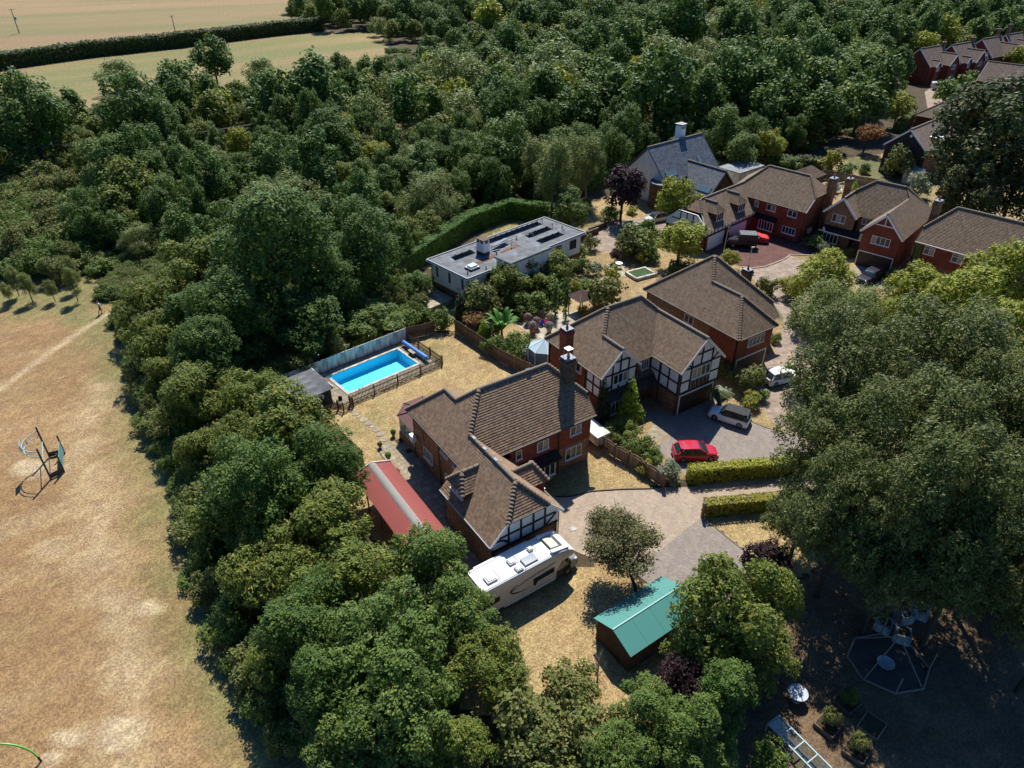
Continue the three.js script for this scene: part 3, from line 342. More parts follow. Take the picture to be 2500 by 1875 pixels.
// ---------------------------------------------------------------- house A: the near house
{
  const g = house('tudor_style_house', 'large brown-tiled house with red tile-hung front and half-hipped timbered garage gable beside the motorhome', HA), T = M.tileA; Object.defineProperty(g.userData, 'course', { value: 0.21, enumerable: false }); Object.defineProperty(g.userData, 'lift', { value: 0.038, enumerable: false });
  const m = 1.004, Dm = 4.025, He = 5.096, Hr = 9.137, Lr = 6.88, Lg = 9.413, hp = 2.533, Hh = 6.594, t = 2.307, Hw = 6.821, Vw = 8.804, Vg = 10.644, k = 1.84, Hwh = 4.974, uL = -5.732, Hg = 3.382, uR = 0.915, Hgr = 3.586, Vr = 5.916, t2 = 1.406, H2 = 7.725, V1 = 3.154, re = -3.297, rr = 1.213;
  roofFace(g, [[0, Hr, 0], [-t, Hw, t], [-0.589, He, Dm], [Lg, He, Dm], [Lg, Hh, hp], [Lr, Hr, 0]], T);
  roofFace(g, [[-Dm, He, -Vr], [-Dm, He, V1], [uL, Hg, V1], [uL, Hg, Vg], [-t - k, Hwh, Vg], [-t, Hw, Vw], [-t, Hw, t], [0, Hr, 0], [-t2, H2, -t2], [-t2, H2, re]], T);
  roofFace(g, [[-t, Hw, Vw], [-t - k, Hwh, Vg], [-t + k, Hwh, Vg]], T);
  roofFace(g, [[-t, Hw, t], [-t, Hw, Vw], [-t + k, Hwh, Vg], [uR, Hgr, Vg], [uR, Hgr, Dm - 0.33], [-0.589, He, Dm]], T);
  roofFace(g, [[Lr, Hr, 0], [Lg, Hh, hp], [Lg, Hh, -hp]], T); roofFace(g, [[0, Hr, 0], [Lr, Hr, 0], [Lg, Hh, -hp], [Lg, He, -Dm], [rr, He, -Dm], [-t2, H2, -t2]], T);
  roofFace(g, [[-t2, H2, -t2], [rr, He, -Dm], [rr, He, -Vr], [-t2, H2, re]], T); roofFace(g, [[-t2, H2, re], [rr, He, -Vr], [-Dm, He, -Vr]], T);
  const rg = (a, b) => ridgeRow(g, a, b, false, M.ridge, true), hp_ = (a, b) => ridgeRow(g, a, b, true, M.hip, true);
  rg([0, Hr, 0], [Lr, Hr, 0]); rg([-t, Hw, t], [-t, Hw, Vw]); rg([-t2, H2, -t2], [-t2, H2, re]);
  hp_([0, Hr, 0], [-t, Hw, t]); hp_([-t, Hw, Vw], [-t - k, Hwh, Vg]); hp_([-t, Hw, Vw], [-t + k, Hwh, Vg]); hp_([Lr, Hr, 0], [Lg, Hh, hp]); ridgeRow(g, [0, Hr, 0], [-t2, H2, -t2], true, M.hip, false); ridgeRow(g, [-t2, H2, re], [-Dm, He, -Vr], true, M.hip, false);
  // walls
  const fw = [[0.57, 3.68], [9.1, 3.68]], lw = [[-3.68, -5.57], [-3.68, 3.2]], gw = [[-5.38, 10.34], [0.57, 10.34]], br = M.brickBrown;
  wall(g, ...fw, [[0, 0], [8.53, 0], [8.53, 2.62], [0, 2.62]], br); wall(g, ...fw, [[0, 2.62], [8.53, 2.62], [8.53, 5.35], [0, 5.35]], M.hung, { proud: 0.06, name: 'tile_hung_wall' });
  wall(g, [9.1, 3.68], [9.1, -3.68], [[0, 0], [7.36, 0], [7.36, 5.35], [6.25, 6.5], [1.1, 6.5], [0, 5.35]], br); wall(g, [9.1, -3.68], [-3.68, -3.68], 5.35, br); wall(g, ...lw, 5.35, br); wall(g, [1, -5.57], [-3.68, -5.57], 5.3, br); wall(g, [1, -3.7], [1, -5.57], 5.3, br);
  wall(g, [-5.38, 3.2], [-5.38, 10.34], 3.62, br); wall(g, [-3.68, 3.2], [-5.38, 3.2], [[0, 0], [1.7, 0], [1.7, 3.6], [0, 5.35]], br); wall(g, [0.57, 10.34], [0.57, 3.68], 3.75, br);
  wall(g, ...gw, [[0, 0], [5.95, 0], [5.95, 2.45], [0, 2.45]], br); wall(g, ...gw, [[0, 2.45], [5.95, 2.45], [5.95, 3.75], [4.91, 4.95], [1.23, 4.95], [0, 3.65]], M.render, { name: 'rendered_gable', proud: 0.03 });
  for (const s of [1.41, 2.51, 3.63, 4.71]) beam(g, ...gw, [s, 2.5], [s, 4.92], 0.16, 'timber_beam', M.timber, 0.03);
  beam(g, ...gw, [0.55, 3.55], [5.6, 3.55], 0.16, 'timber_beam', M.timber, 0.034); beam(g, ...gw, [0.02, 2.5], [5.93, 2.5], 0.2, 'timber_beam', M.timber, 0.036);
  beam(g, ...gw, [4.8, 2.62], [5.78, 3.5], 0.15, 'timber_beam', M.timber, 0.038); { const N = 6; for (let q = 0; q < N; q++) { const A = q / N * 1.3, B = (q + 1) / N * 1.3; beam(g, ...gw, [0.3 + Math.sin(A) * 1.05, 3.35 - (1 - Math.cos(A)) * 0.75, 0.03], [0.3 + Math.sin(B) * 1.05, 3.35 - (1 - Math.cos(B)) * 0.75], 0.15, 'timber_brace', M.timber, 0.04); } }
  windowOn(g, ...fw, 0.53, 3.62, 0.6, 0.95, 1, { proud: 0.06, blinds: 0.6 }); windowOn(g, ...fw, 2.7, 3.55, 1.2, 1.0, 2, { proud: 0.06, blinds: 0.5 }); windowOn(g, ...fw, 6.2, 3.72, 1.2, 0.92, 2, { proud: 0.06, blinds: 0.5 }); windowOn(g, ...fw, 5.87, 1.05, 1.75, 1.25, 3, { blinds: 0.4 });
  windowOn(g, ...lw, 1.95, 1.25, 1.55, 1.15, 4); windowOn(g, ...lw, 5.3, 4.0, 1.2, 0.5, 3); windowOn(g, ...lw, 7.4, 3.95, 0.6, 0.55, 1); { const f = wallM(...lw), dr = part('door', box(0.85, 2.05, 0.06, 6.2, 1.03, 0.03).applyMatrix4(f), M.white, g); part('door_pane', box(0.55, 1.0, 0.02, 6.2, 1.4, 0.072).applyMatrix4(f), M.glass, dr); }
  part('heat_pump_unit', merge([box(0.35, 0.55, 0.8, -4.0, 2.35, -5.2), box(0.05, 0.3, 0.6, -4.19, 2.35, -5.2)]), M.white, g); part('meter_box', box(0.22, 0.6, 0.5, -3.8, 0.9, 1.1), M.dark, g);
  // gutters and downpipes
  gutter(g, [-0.5, He - 0.03, Dm + 0.06], [Lg, He - 0.03, Dm + 0.06]); gutter(g, [-Dm - 0.06, He - 0.03, -Vr], [-Dm - 0.06, He - 0.03, V1], M.brownTrim); gutter(g, [uL - 0.06, Hg - 0.03, V1], [uL - 0.06, Hg - 0.03, Vg], M.lead); gutter(g, [uR + 0.06, Hgr - 0.03, 4.2], [uR + 0.06, Hgr - 0.03, Vg]);
  gutter(g, [-t - k, Hwh - 0.03, Vg + 0.05], [-t + k, Hwh - 0.03, Vg + 0.05]); for (const [a, b] of [[[-t - k, Hwh, Vg], [uL, Hg, Vg]], [[-t + k, Hwh, Vg], [uR, Hgr, Vg]]]) barge(g, a, b, M.white, 0.2); barge(g, [Lg, Hh, hp], [Lg, He, Dm], M.brownTrim, 0.18);
  for (const [x, z, y] of [[5.6, 3.8, 5], [-5.45, 10.42, 3.3], [0.62, 10.42, 3.5], [-3.78, -0.6, 5]]) part('downpipe', cyl(0.045, 0.045, y, x, 0, z, 8), M.dark, g);
  // dormers
  const dorm = (side, xr, yr, zr, xe, ye, z0, z1, xin) => { // hipped dormer looking along +-x
    const zc = (z0 + z1) / 2, rEnd = [xe - side * 0.72, yr, zc]; const rs = [xr, yr, zc];
    const base = (x) => (side < 0 ? Hr + m * x : Hw - m * (x + t)), xs = side < 0 ? (ye - Hr) / m : -t + (Hw - ye) / m;
    roofFace(g, [rs, rEnd, [xe, ye, z0], [xs, ye, z0]], T, { name: 'dormer_roof' }); roofFace(g, [rs, rEnd, [xe, ye, z1], [xs, ye, z1]], T, { name: 'dormer_roof' }); roofFace(g, [rEnd, [xe, ye, z0], [xe, ye, z1]], T, { name: 'dormer_roof' });
    ridgeRow(g, rs, rEnd, false, M.ridge, true); ridgeRow(g, rEnd, [xe, ye, z0], true, M.hip, true); ridgeRow(g, rEnd, [xe, ye, z1], true, M.hip, true);
    const xf = xe - side * 0.25, fy = base(xf) - 0.1, a = [xf, side < 0 ? z0 + 0.2 : z1 - 0.2], b = [xf, side < 0 ? z1 - 0.2 : z0 + 0.2], wd = z1 - z0 - 0.4; wall(g, a, b, [[0, fy], [wd, fy], [wd, ye], [0, ye]], M.hung, { name: 'dormer_front', thick: 0.1 });
    for (const zz of [z0 + 0.2, z1 - 0.2]) { const sh = new THREE.Shape([[xf, fy], [xf, ye], [xs, ye]].map((p) => new THREE.Vector2(...p))); part('dormer_cheek', new THREE.ExtrudeGeometry(sh, { depth: 0.08, bevelEnabled: false }).translate(0, 0, zz - 0.04), M.hung, g); }
    windowOn(g, a, b, 0.12, fy + 0.22, wd - 0.24, ye - fy - 0.3, 2, { blinds: 0.5 });
  };
  dorm(-1, -3.13, 5.99, 0, -5.4, 4.75, 3.75, 6.15); dorm(1, -1.4, 5.92, 0, 1.2, 4.7, 5.75, 8.2);
  // porch canopy, bay
  roofFace(g, [[1.2, 2.95, 3.75], [2.6, 2.42, 4.6], [5.45, 2.42, 4.6], [5.3, 2.95, 3.75]], mat(L(0.085, 0.05, 0.04), 0.9, { map: gritTex }), { name: 'porch_roof' }); part('porch_fascia', box(2.9, 0.12, 0.05, 4.0, 2.36, 4.58), M.brownTrim, g);
  wall(g, [3.0, 4.3], [5.0, 4.3], 2.35, br, { name: 'bay_wall', thick: 0.6 }); windowOn(g, [3.0, 4.3], [5.0, 4.3], 0.15, 0.85, 1.7, 1.3, 3, { blinds: 0.3 });
  chimney(g, 8.22, 1.22, 1.0, 0.95, 5.5, 9.95, mat(L(0.17, 0.125, 0.085), 0.95, { map: brickTex(391, [0.6, 0.56, 0.5], 0.4) }), 1); { const c = part('chimney_cowl', merge([box(0.6, 0.04, 0.6, 8.22, 10.85, 1.22), ...[[-1, -1], [1, -1], [-1, 1], [1, 1]].map(([a, b]) => box(0.03, 0.75, 0.03, 8.22 + a * 0.28, 10.45, 1.22 + b * 0.28))]), M.metal, g); }
  for (const [x, z, hz] of [[4.9, 0, 1]]) part('ridge_vent', box(0.45, 0.12, 0.3, x, Hr + 0.1, z), M.dark, g); for (const zz of [2.9, 4.5, 6.1]) part('ridge_vent', box(0.24, 0.1, 0.4, -t, Hw + 0.12, zz), M.lead, g);
  // conservatory behind
  const cm = mat(L(0.19, 0.06, 0.05), 0.55, { map: gritTex }), e = [[-3.7, -5.9], [-3.75, -8.9], [-2.35, -10.3], [-0.3, -10.4], [0.9, -9.2], [1.0, -5.9]], top = [-1.5, 3.15, -7.6], tb = [-1.5, 3.15, -5.95];
  for (let i = 0; i + 1 < e.length; i++) { const a = e[i], b = e[i + 1]; roofFace(g, i === 0 ? [[a[0], 2.45, a[1]], [b[0], 2.45, b[1]], top, tb] : i === 4 ? [[a[0], 2.45, a[1]], [b[0], 2.45, b[1]], tb, top] : [[a[0], 2.45, a[1]], [b[0], 2.45, b[1]], top], cm, { name: 'conservatory_roof', course: 0.5, lift: 0.006 }); part('roof_bar', rod(V3(b[0], 2.5, b[1]), V3(...top).add(V3(0, 0.05, 0)), 0.04), M.brownTrim, g); }
  for (let i = 0; i + 1 < e.length; i++) { const s = (p) => [p[0] * 0.97 - 0.02, p[1] * 0.985], a = s(e[i]), b = s(e[i + 1]); wall(g, b, a, 0.75, br, { name: 'dwarf_wall', thick: 0.15 }); const Lw = Math.hypot(a[0] - b[0], a[1] - b[1]); wall(g, a, b, 0.75, br, { name: 'dwarf_wall', thick: 0.12 }); windowOn(g, a, b, 0.02, 0.78, Lw - 0.04, 1.62, Math.max(2, Math.round(Lw / 0.7)), { glass: M.skyglass }); }
}
// ---------------------------------------------------------------- house B: black and white gables
{
  const f = { x: 9.399, z: -61.883, a: R(33.242) }, g = house('tudor_style_house', 'brown-roofed house with two black and white timbered gables behind the white car', f), T = M.tileB;
  const m = 0.989, Dm = 4.33, He = 5.081, Hr = 9.363, Lr = 4.278, t = 1.838, Hw = 7.545, Vw = 4.806, t2 = 1.264, H2 = 8.113, u2 = 5.542, Vw2 = 8.321, w2 = 3.023, E2 = 5.123, rX = 0.654, uL2 = u2 - w2, uR2 = u2 + 2.96;
  roofFace(g, [[0, Hr, 0], [-t, Hw, t], [rX, He, Dm], [uL2, He, Dm], [u2, H2, t2], [Lr, Hr, 0]], T);
  roofFace(g, [[-Dm, He, -Dm], [-Dm, He, Vw], [-t, Hw, Vw], [-t, Hw, t], [0, Hr, 0]], T); roofFace(g, [[-t, Hw, t], [-t, Hw, Vw], [rX, He, Vw], [rX, He, Dm]], T);
  roofFace(g, [[u2, H2, t2], [uL2, E2, t2 + w2], [uL2, E2, Vw2], [u2, H2, Vw2]], T); roofFace(g, [[u2, H2, t2], [u2, H2, Vw2], [uR2, E2, Vw2], [uR2, E2, -3], [Lr, Hr, 0]], T); roofFace(g, [[0, Hr, 0], [Lr, Hr, 0], [uR2, He, -Dm], [-Dm, He, -Dm]], T);
  for (const [a, b] of [[[0, Hr, 0], [Lr, Hr, 0]], [[-t, Hw, t], [-t, Hw, Vw]], [[u2, H2, t2], [u2, H2, Vw2]]]) ridgeRow(g, a, b, false, M.ridge, true); ridgeRow(g, [0, Hr, 0], [-t, Hw, t], true, M.hip, true); ridgeRow(g, [Lr, Hr, 0], [u2, H2, t2], true, M.hip, true); ridgeRow(g, [0, Hr, 0], [-Dm, He, -Dm], true, M.hip, false);
  const br = M.brickBrown, redb = M.brickRed, fg = [[-4.0, 4.5], [0.35, 4.5]], gg = [[uL2 + 0.3, 8.0], [uR2 - 0.25, 8.0]], gl = [[uL2 + 0.3, 3.9], [uL2 + 0.3, 8.0]], lw = [[-4.0, -4.0], [-4.0, 4.5]], Lg2 = uR2 - 0.25 - uL2 - 0.3, mid = u2 - uL2 - 0.3;
  wall(g, ...lw, 5.35, redb); wall(g, [uR2 - 0.3, -4.0], [-4.0, -4.0], 5.3, br); wall(g, [uR2 - 0.3, 8.0], [uR2 - 0.3, -4], 5.4, br); wall(g, [-4, 3.9], [2.9, 3.9], 5.3, br);
  wall(g, ...fg, 2.75, br); wall(g, ...fg, [[0, 2.75], [4.35, 2.75], [4.35, 5.3], [2.16, 7.45], [0, 5.3]], M.render, { name: 'rendered_gable', proud: 0.03 }); wall(g, [0.35, 4.5], [0.35, 3.9], 5.3, br);
  wall(g, ...gg, [[0, 0], [Lg2, 0], [Lg2, 2.45], [0, 2.45]], br); wall(g, ...gg, [[0, 2.45], [Lg2, 2.45], [Lg2, 5.3], [mid, 8.0], [0, 5.3]], M.render, { name: 'rendered_gable', proud: 0.05 }); wall(g, ...gl, 2.3, br); wall(g, ...gl, [[0, 2.3], [4.1, 2.3], [4.1, 5.4], [0, 5.4]], M.render, { name: 'rendered_wall', proud: 0.05 });
  const bm = (w, ...l) => { for (const [a, b, wd] of l) beam(g, ...w, a, b, wd ?? 0.16, 'timber_beam', M.timber, 0.05 + 0.004 * (l.indexOf(l.find((q) => q[0] === a)) % 5)); };
  bm(fg, [[0.1, 2.8], [0.1, 5.2]], [[4.25, 2.8], [4.25, 5.2]], [[1.22, 2.8], [1.22, 6.3]], [[3.2, 2.8], [3.2, 6.2]], [[2.16, 5.0], [2.16, 7.2]], [[0.05, 4.93], [4.3, 4.93]], [[1.3, 6.2], [3.1, 6.2]], [[0.05, 2.85], [4.3, 2.85]], [[0.1, 3.55], [4.25, 3.55]], [[0.2, 2.9], [1.0, 3.5]], [[2.1, 2.9], [2.1, 3.55]]);
  bm(gg, [[0.08, 2.5], [0.08, 5.2]], [[Lg2 - 0.08, 2.5], [Lg2 - 0.08, 5.2]], [[1.35, 2.5], [1.35, 6.4]], [[4.0, 2.5], [4.0, 6.6]], [[2.55, 5.25], [2.55, 7.6]], [[0.05, 3.76], [1.35, 3.76]], [[4.0, 3.76], [Lg2, 3.76]], [[0.4, 5.15], [Lg2 - 0.3, 5.15]], [[1.4, 6.45], [3.9, 6.45]], [[0.02, 2.5], [Lg2, 2.5], 0.2], [[4.1, 5.2], [4.9, 5.9]], [[0.8, 5.6], [1.35, 5.2]]);
  bm(gl, [[0.08, 2.35], [0.08, 5.3]], [[1.4, 2.35], [1.4, 5.3]], [[2.7, 2.35], [2.7, 5.3]], [[4.02, 2.35], [4.02, 5.3]], [[0.05, 3.7], [4.05, 3.7]], [[0.02, 2.38], [4.08, 2.38], 0.2]);
  { const w2 = [[-4.0, 2.2], [-4.0, 4.5]]; wall(g, ...w2, [[0, 2.45], [2.3, 2.45], [2.3, 5.3], [0, 5.3]], M.render, { name: 'rendered_wall', proud: 0.05, thick: 0.1 }); bm(w2, [[0.08, 2.5], [0.08, 5.2]], [[1.15, 2.5], [1.15, 5.2]], [[2.22, 2.5], [2.22, 5.2]], [[0.05, 3.7], [2.25, 3.7]], [[0.02, 2.5], [2.28, 2.5]]); }
  windowOn(g, ...fg, 1.32, 3.7, 1.8, 1.12, 3, { proud: 0.08, blinds: 0.15 }); windowOn(g, ...gg, 1.45, 3.8, 2.45, 1.2, 4, { proud: 0.08, blinds: 0.2 }); for (let q = 0; q < 9; q++) part('brick_infill', box(0.22, 0.95, 0.03, 1.6 + q * 0.27, 3.12, 0.075).applyMatrix4(wallM(...gg)), q % 2 ? M.timber : br, g);
  windowOn(g, ...lw, 4.6, 3.8, 0.85, 0.95, 1, { proud: 0.02 }); windowOn(g, [-4, 3.9], [2.9, 3.9], 5.5, 3.6, 1.0, 1.05, 3);
  { const wm = wallM(...gg), gd = part('garage_door', box(4.5, 2.15, 0.06, 2.6, 1.08, 0.03).applyMatrix4(wm), M.garage, g); for (let q = 0; q < 14; q++) part('door_board', box(0.28, 2.05, 0.02, 0.52 + q * 0.32, 1.08, 0.07).applyMatrix4(wm), M.garage, gd); part('door_frame', merge([box(4.75, 0.12, 0.08, 2.6, 2.2, 0.05), box(0.1, 2.2, 0.08, 0.28, 1.1, 0.05), box(0.1, 2.2, 0.08, 4.92, 1.1, 0.05)]).applyMatrix4(wm), M.white, g); }
  for (const [a, b] of [[[-t, Hw, Vw], [-Dm, He, Vw]], [[-t, Hw, Vw], [rX, He, Vw]], [[u2, H2, Vw2], [uL2, E2, Vw2]], [[u2, H2, Vw2], [uR2, E2, Vw2]]]) barge(g, a, b);
  gutter(g, [-Dm - 0.05, He - 0.03, -Dm], [-Dm - 0.05, He - 0.03, Vw]); gutter(g, [uL2 - 0.05, E2 - 0.03, t2 + w2], [uL2 - 0.05, E2 - 0.03, Vw2]); for (const [x, z] of [[uL2 + 0.15, 5.5], [uL2 + 0.15, 8.1], [-4.1, 2.1], [-4.12, -3.9]]) part('downpipe', cyl(0.045, 0.045, 5, x, 0, z, 8), M.dark, g);
  roofFace(g, [[-3.8, 2.5, 5.6], [2.5, 2.5, 5.55], [2.75, 3.15, 4.55], [-3.3, 3.1, 4.55]], mat(L(0.11, 0.085, 0.07), 0.9, { map: tileTex(281, 0.3) }), { name: 'porch_roof' }); roofFace(g, [[0.5, 3.1, 4.6], [2.78, 3.1, 4.6], [2.78, 3.6, 3.95], [0.5, 3.6, 3.95]], M.tileC, { name: 'porch_roof' });
  wall(g, [-3.3, 5.2], [-1.6, 5.2], 2.4, br, { name: 'bay_wall', thick: 0.6 }); windowOn(g, [-3.3, 5.2], [-1.6, 5.2], 0.1, 0.75, 1.5, 1.4, 3);
  chimney(g, -4.55, -0.5, 0.95, 1.0, 0, 8.15, redb, 1);
  { const cg = part('conservatory', merge([box(3.2, 0.7, 2.8, -2.6, 0.35, -6.7)]), redb, g); const ap = V3(-2.6, 3.3, -6.7), ring = [...Array(8)].map((_, i) => V3(-2.6 + Math.cos(i * PI / 4 + 0.4) * 1.85, 2.4, -6.7 + Math.sin(i * PI / 4 + 0.4) * 1.7)); for (let i = 0; i < 8; i++) { const a = ring[i], b = ring[(i + 1) % 8], ge = new THREE.BufferGeometry(); ge.setAttribute('position', new THREE.Float32BufferAttribute([...a.toArray(), ...ap.toArray(), ...b.toArray()], 3)); ge.computeVertexNormals(); part('roof_pane', ge, mat(L(0.42, 0.55, 0.6), 0.15), cg); part('roof_bar', rod(a, ap, 0.035), M.white, cg); const s1 = ge.clone(); const wq = new THREE.BufferGeometry(); const lo = (p) => [p.x, 0.7, p.z]; wq.setAttribute('position', new THREE.Float32BufferAttribute([...lo(a), ...a.toArray(), ...b.toArray(), ...lo(a), ...b.toArray(), ...lo(b)], 3)); wq.computeVertexNormals(); part('pane', wq, M.skyglass, cg); part('frame_post', rod(V3(a.x, 0.6, a.z), a, 0.05), M.white, cg); } }
}
// ---------------------------------------------------------------- house C: hipped house behind B
{
  const f = { x: 22.52, z: -73.261, a: R(33.879) }, g = house('brick_house', 'hipped brown-roofed red brick house next to the timbered gables', f), T = M.tileC;
  const m = 0.958, Dm = 5.082, He = 4.899, Hr = 9.768, t = 1.962, Hw = 7.888, Vw = 5.986, Lg = 4.898, Db = 5.311, Vg = 9.079, Rr = 0.949, Hh = 4.85, vh = 5.13, Dr = 6.559, Er = 3.485;
  roofFace(g, [[0, Hr, 0], [-t, Hw, t], [-t, Hw, Vw], [-Dm, He, Vg], [-Dm, He, -Db]], T); roofFace(g, [[-t, Hw, Vw], [-Dm, He, Vg], [Rr, He, Vg]], T); roofFace(g, [[-t, Hw, t], [-t, Hw, Vw], [Rr, He, Vg], [1.158, He, Dm]], T);
  roofFace(g, [[0, Hr, 0], [-t, Hw, t], [1.158, He, Dm], [2.6, Er, Dr], [Lg, Er, Dr], [Lg, Hh, vh]], T); roofFace(g, [[0, Hr, 0], [Lg, Hh, vh], [Lg, Hh, -4.5]], T); roofFace(g, [[0, Hr, 0], [Lg, Hh, -4.9], [-Dm, He, -Db]], T);
  ridgeRow(g, [-t, Hw, t], [-t, Hw, Vw], false, M.ridge, true); for (const [a, b] of [[[0, Hr, 0], [-t, Hw, t]], [[-t, Hw, Vw], [-Dm, He, Vg]], [[-t, Hw, Vw], [Rr, He, Vg]], [[0, Hr, 0], [Lg, Hh, vh]]]) ridgeRow(g, a, b, true, M.hip, true); ridgeRow(g, [0, Hr, 0], [-Dm, He, -Db], true, M.hip, false);
  const lw = [[-4.75, -5], [-4.75, 8.73]], fw = [[-4.75, 8.73], [0.65, 8.73]], br = M.brickBrown;
  wall(g, [-4.75, -5], [-4.75, 4.8], 5.1, br); wall(g, [-4.75, 4.8], [-4.75, 8.73], 5.1, M.brickRed); wall(g, ...fw, [[0, 2.3], [5.4, 2.3], [5.4, 5.1], [0, 5.1]], M.hung, { name: 'tile_hung_wall', proud: 0.05 }); wall(g, ...fw, 2.3, br); wall(g, [0.65, 8.73], [0.65, 5], 5.0, M.brickRed); wall(g, [0.65, 6.2], [4.6, 6.2], [[0, 0], [3.95, 0], [3.95, 3.6], [0, 3.6]], M.hung); wall(g, [4.6, 6.2], [4.6, -4.6], [[0, 0], [10.8, 0], [10.8, 4.9], [1.2, 4.9], [0, 3.7]], M.brickRed); wall(g, [4.6, -4.9], [-4.75, -4.9], 5, br);
  windowOn(g, ...lw, 6.15, 3.55, 1.35, 1.0, 2); windowOn(g, ...fw, 1.55, 3.4, 2.5, 1.05, 4, { proud: 0.05, blinds: 0.3 }); windowOn(g, [0.65, 6.2], [4.6, 6.2], 1.4, 2.1, 1.2, 1.0, 2);
  { const wm = wallM(...fw), gd = part('garage_door', box(4.4, 2.1, 0.06, 2.6, 1.05, 0.03).applyMatrix4(wm), M.garage, g); for (let q = 0; q < 8; q++) part('door_board', box(0.5, 2.0, 0.02, 0.7 + q * 0.55, 1.05, 0.07).applyMatrix4(wm), M.garage, gd); part('door_frame', merge([box(4.65, 0.12, 0.08, 2.6, 2.16, 0.05), box(0.1, 2.1, 0.08, 0.3, 1.05, 0.05), box(0.1, 2.1, 0.08, 4.9, 1.05, 0.05)]).applyMatrix4(wm), M.white, g); }
  gutter(g, [-Dm - 0.05, He - 0.03, -Db], [-Dm - 0.05, He - 0.03, Vg]); gutter(g, [-Dm, He - 0.03, Vg + 0.05], [Rr, He - 0.03, Vg + 0.05]); barge(g, [Lg, Hh, vh], [Lg, Er, Dr], M.white, 0.26); part('downpipe', cyl(0.045, 0.045, 4.9, -4.85, 0, 8.6, 8), M.dark, g);
  chimney(g, 5.15, 0.85, 0.85, 0.95, 0, 7.1, mat(L(0.12, 0.1, 0.08), 0.95, { map: brickTex(392, [0.55, 0.52, 0.47], 0.3) }), 1);
}
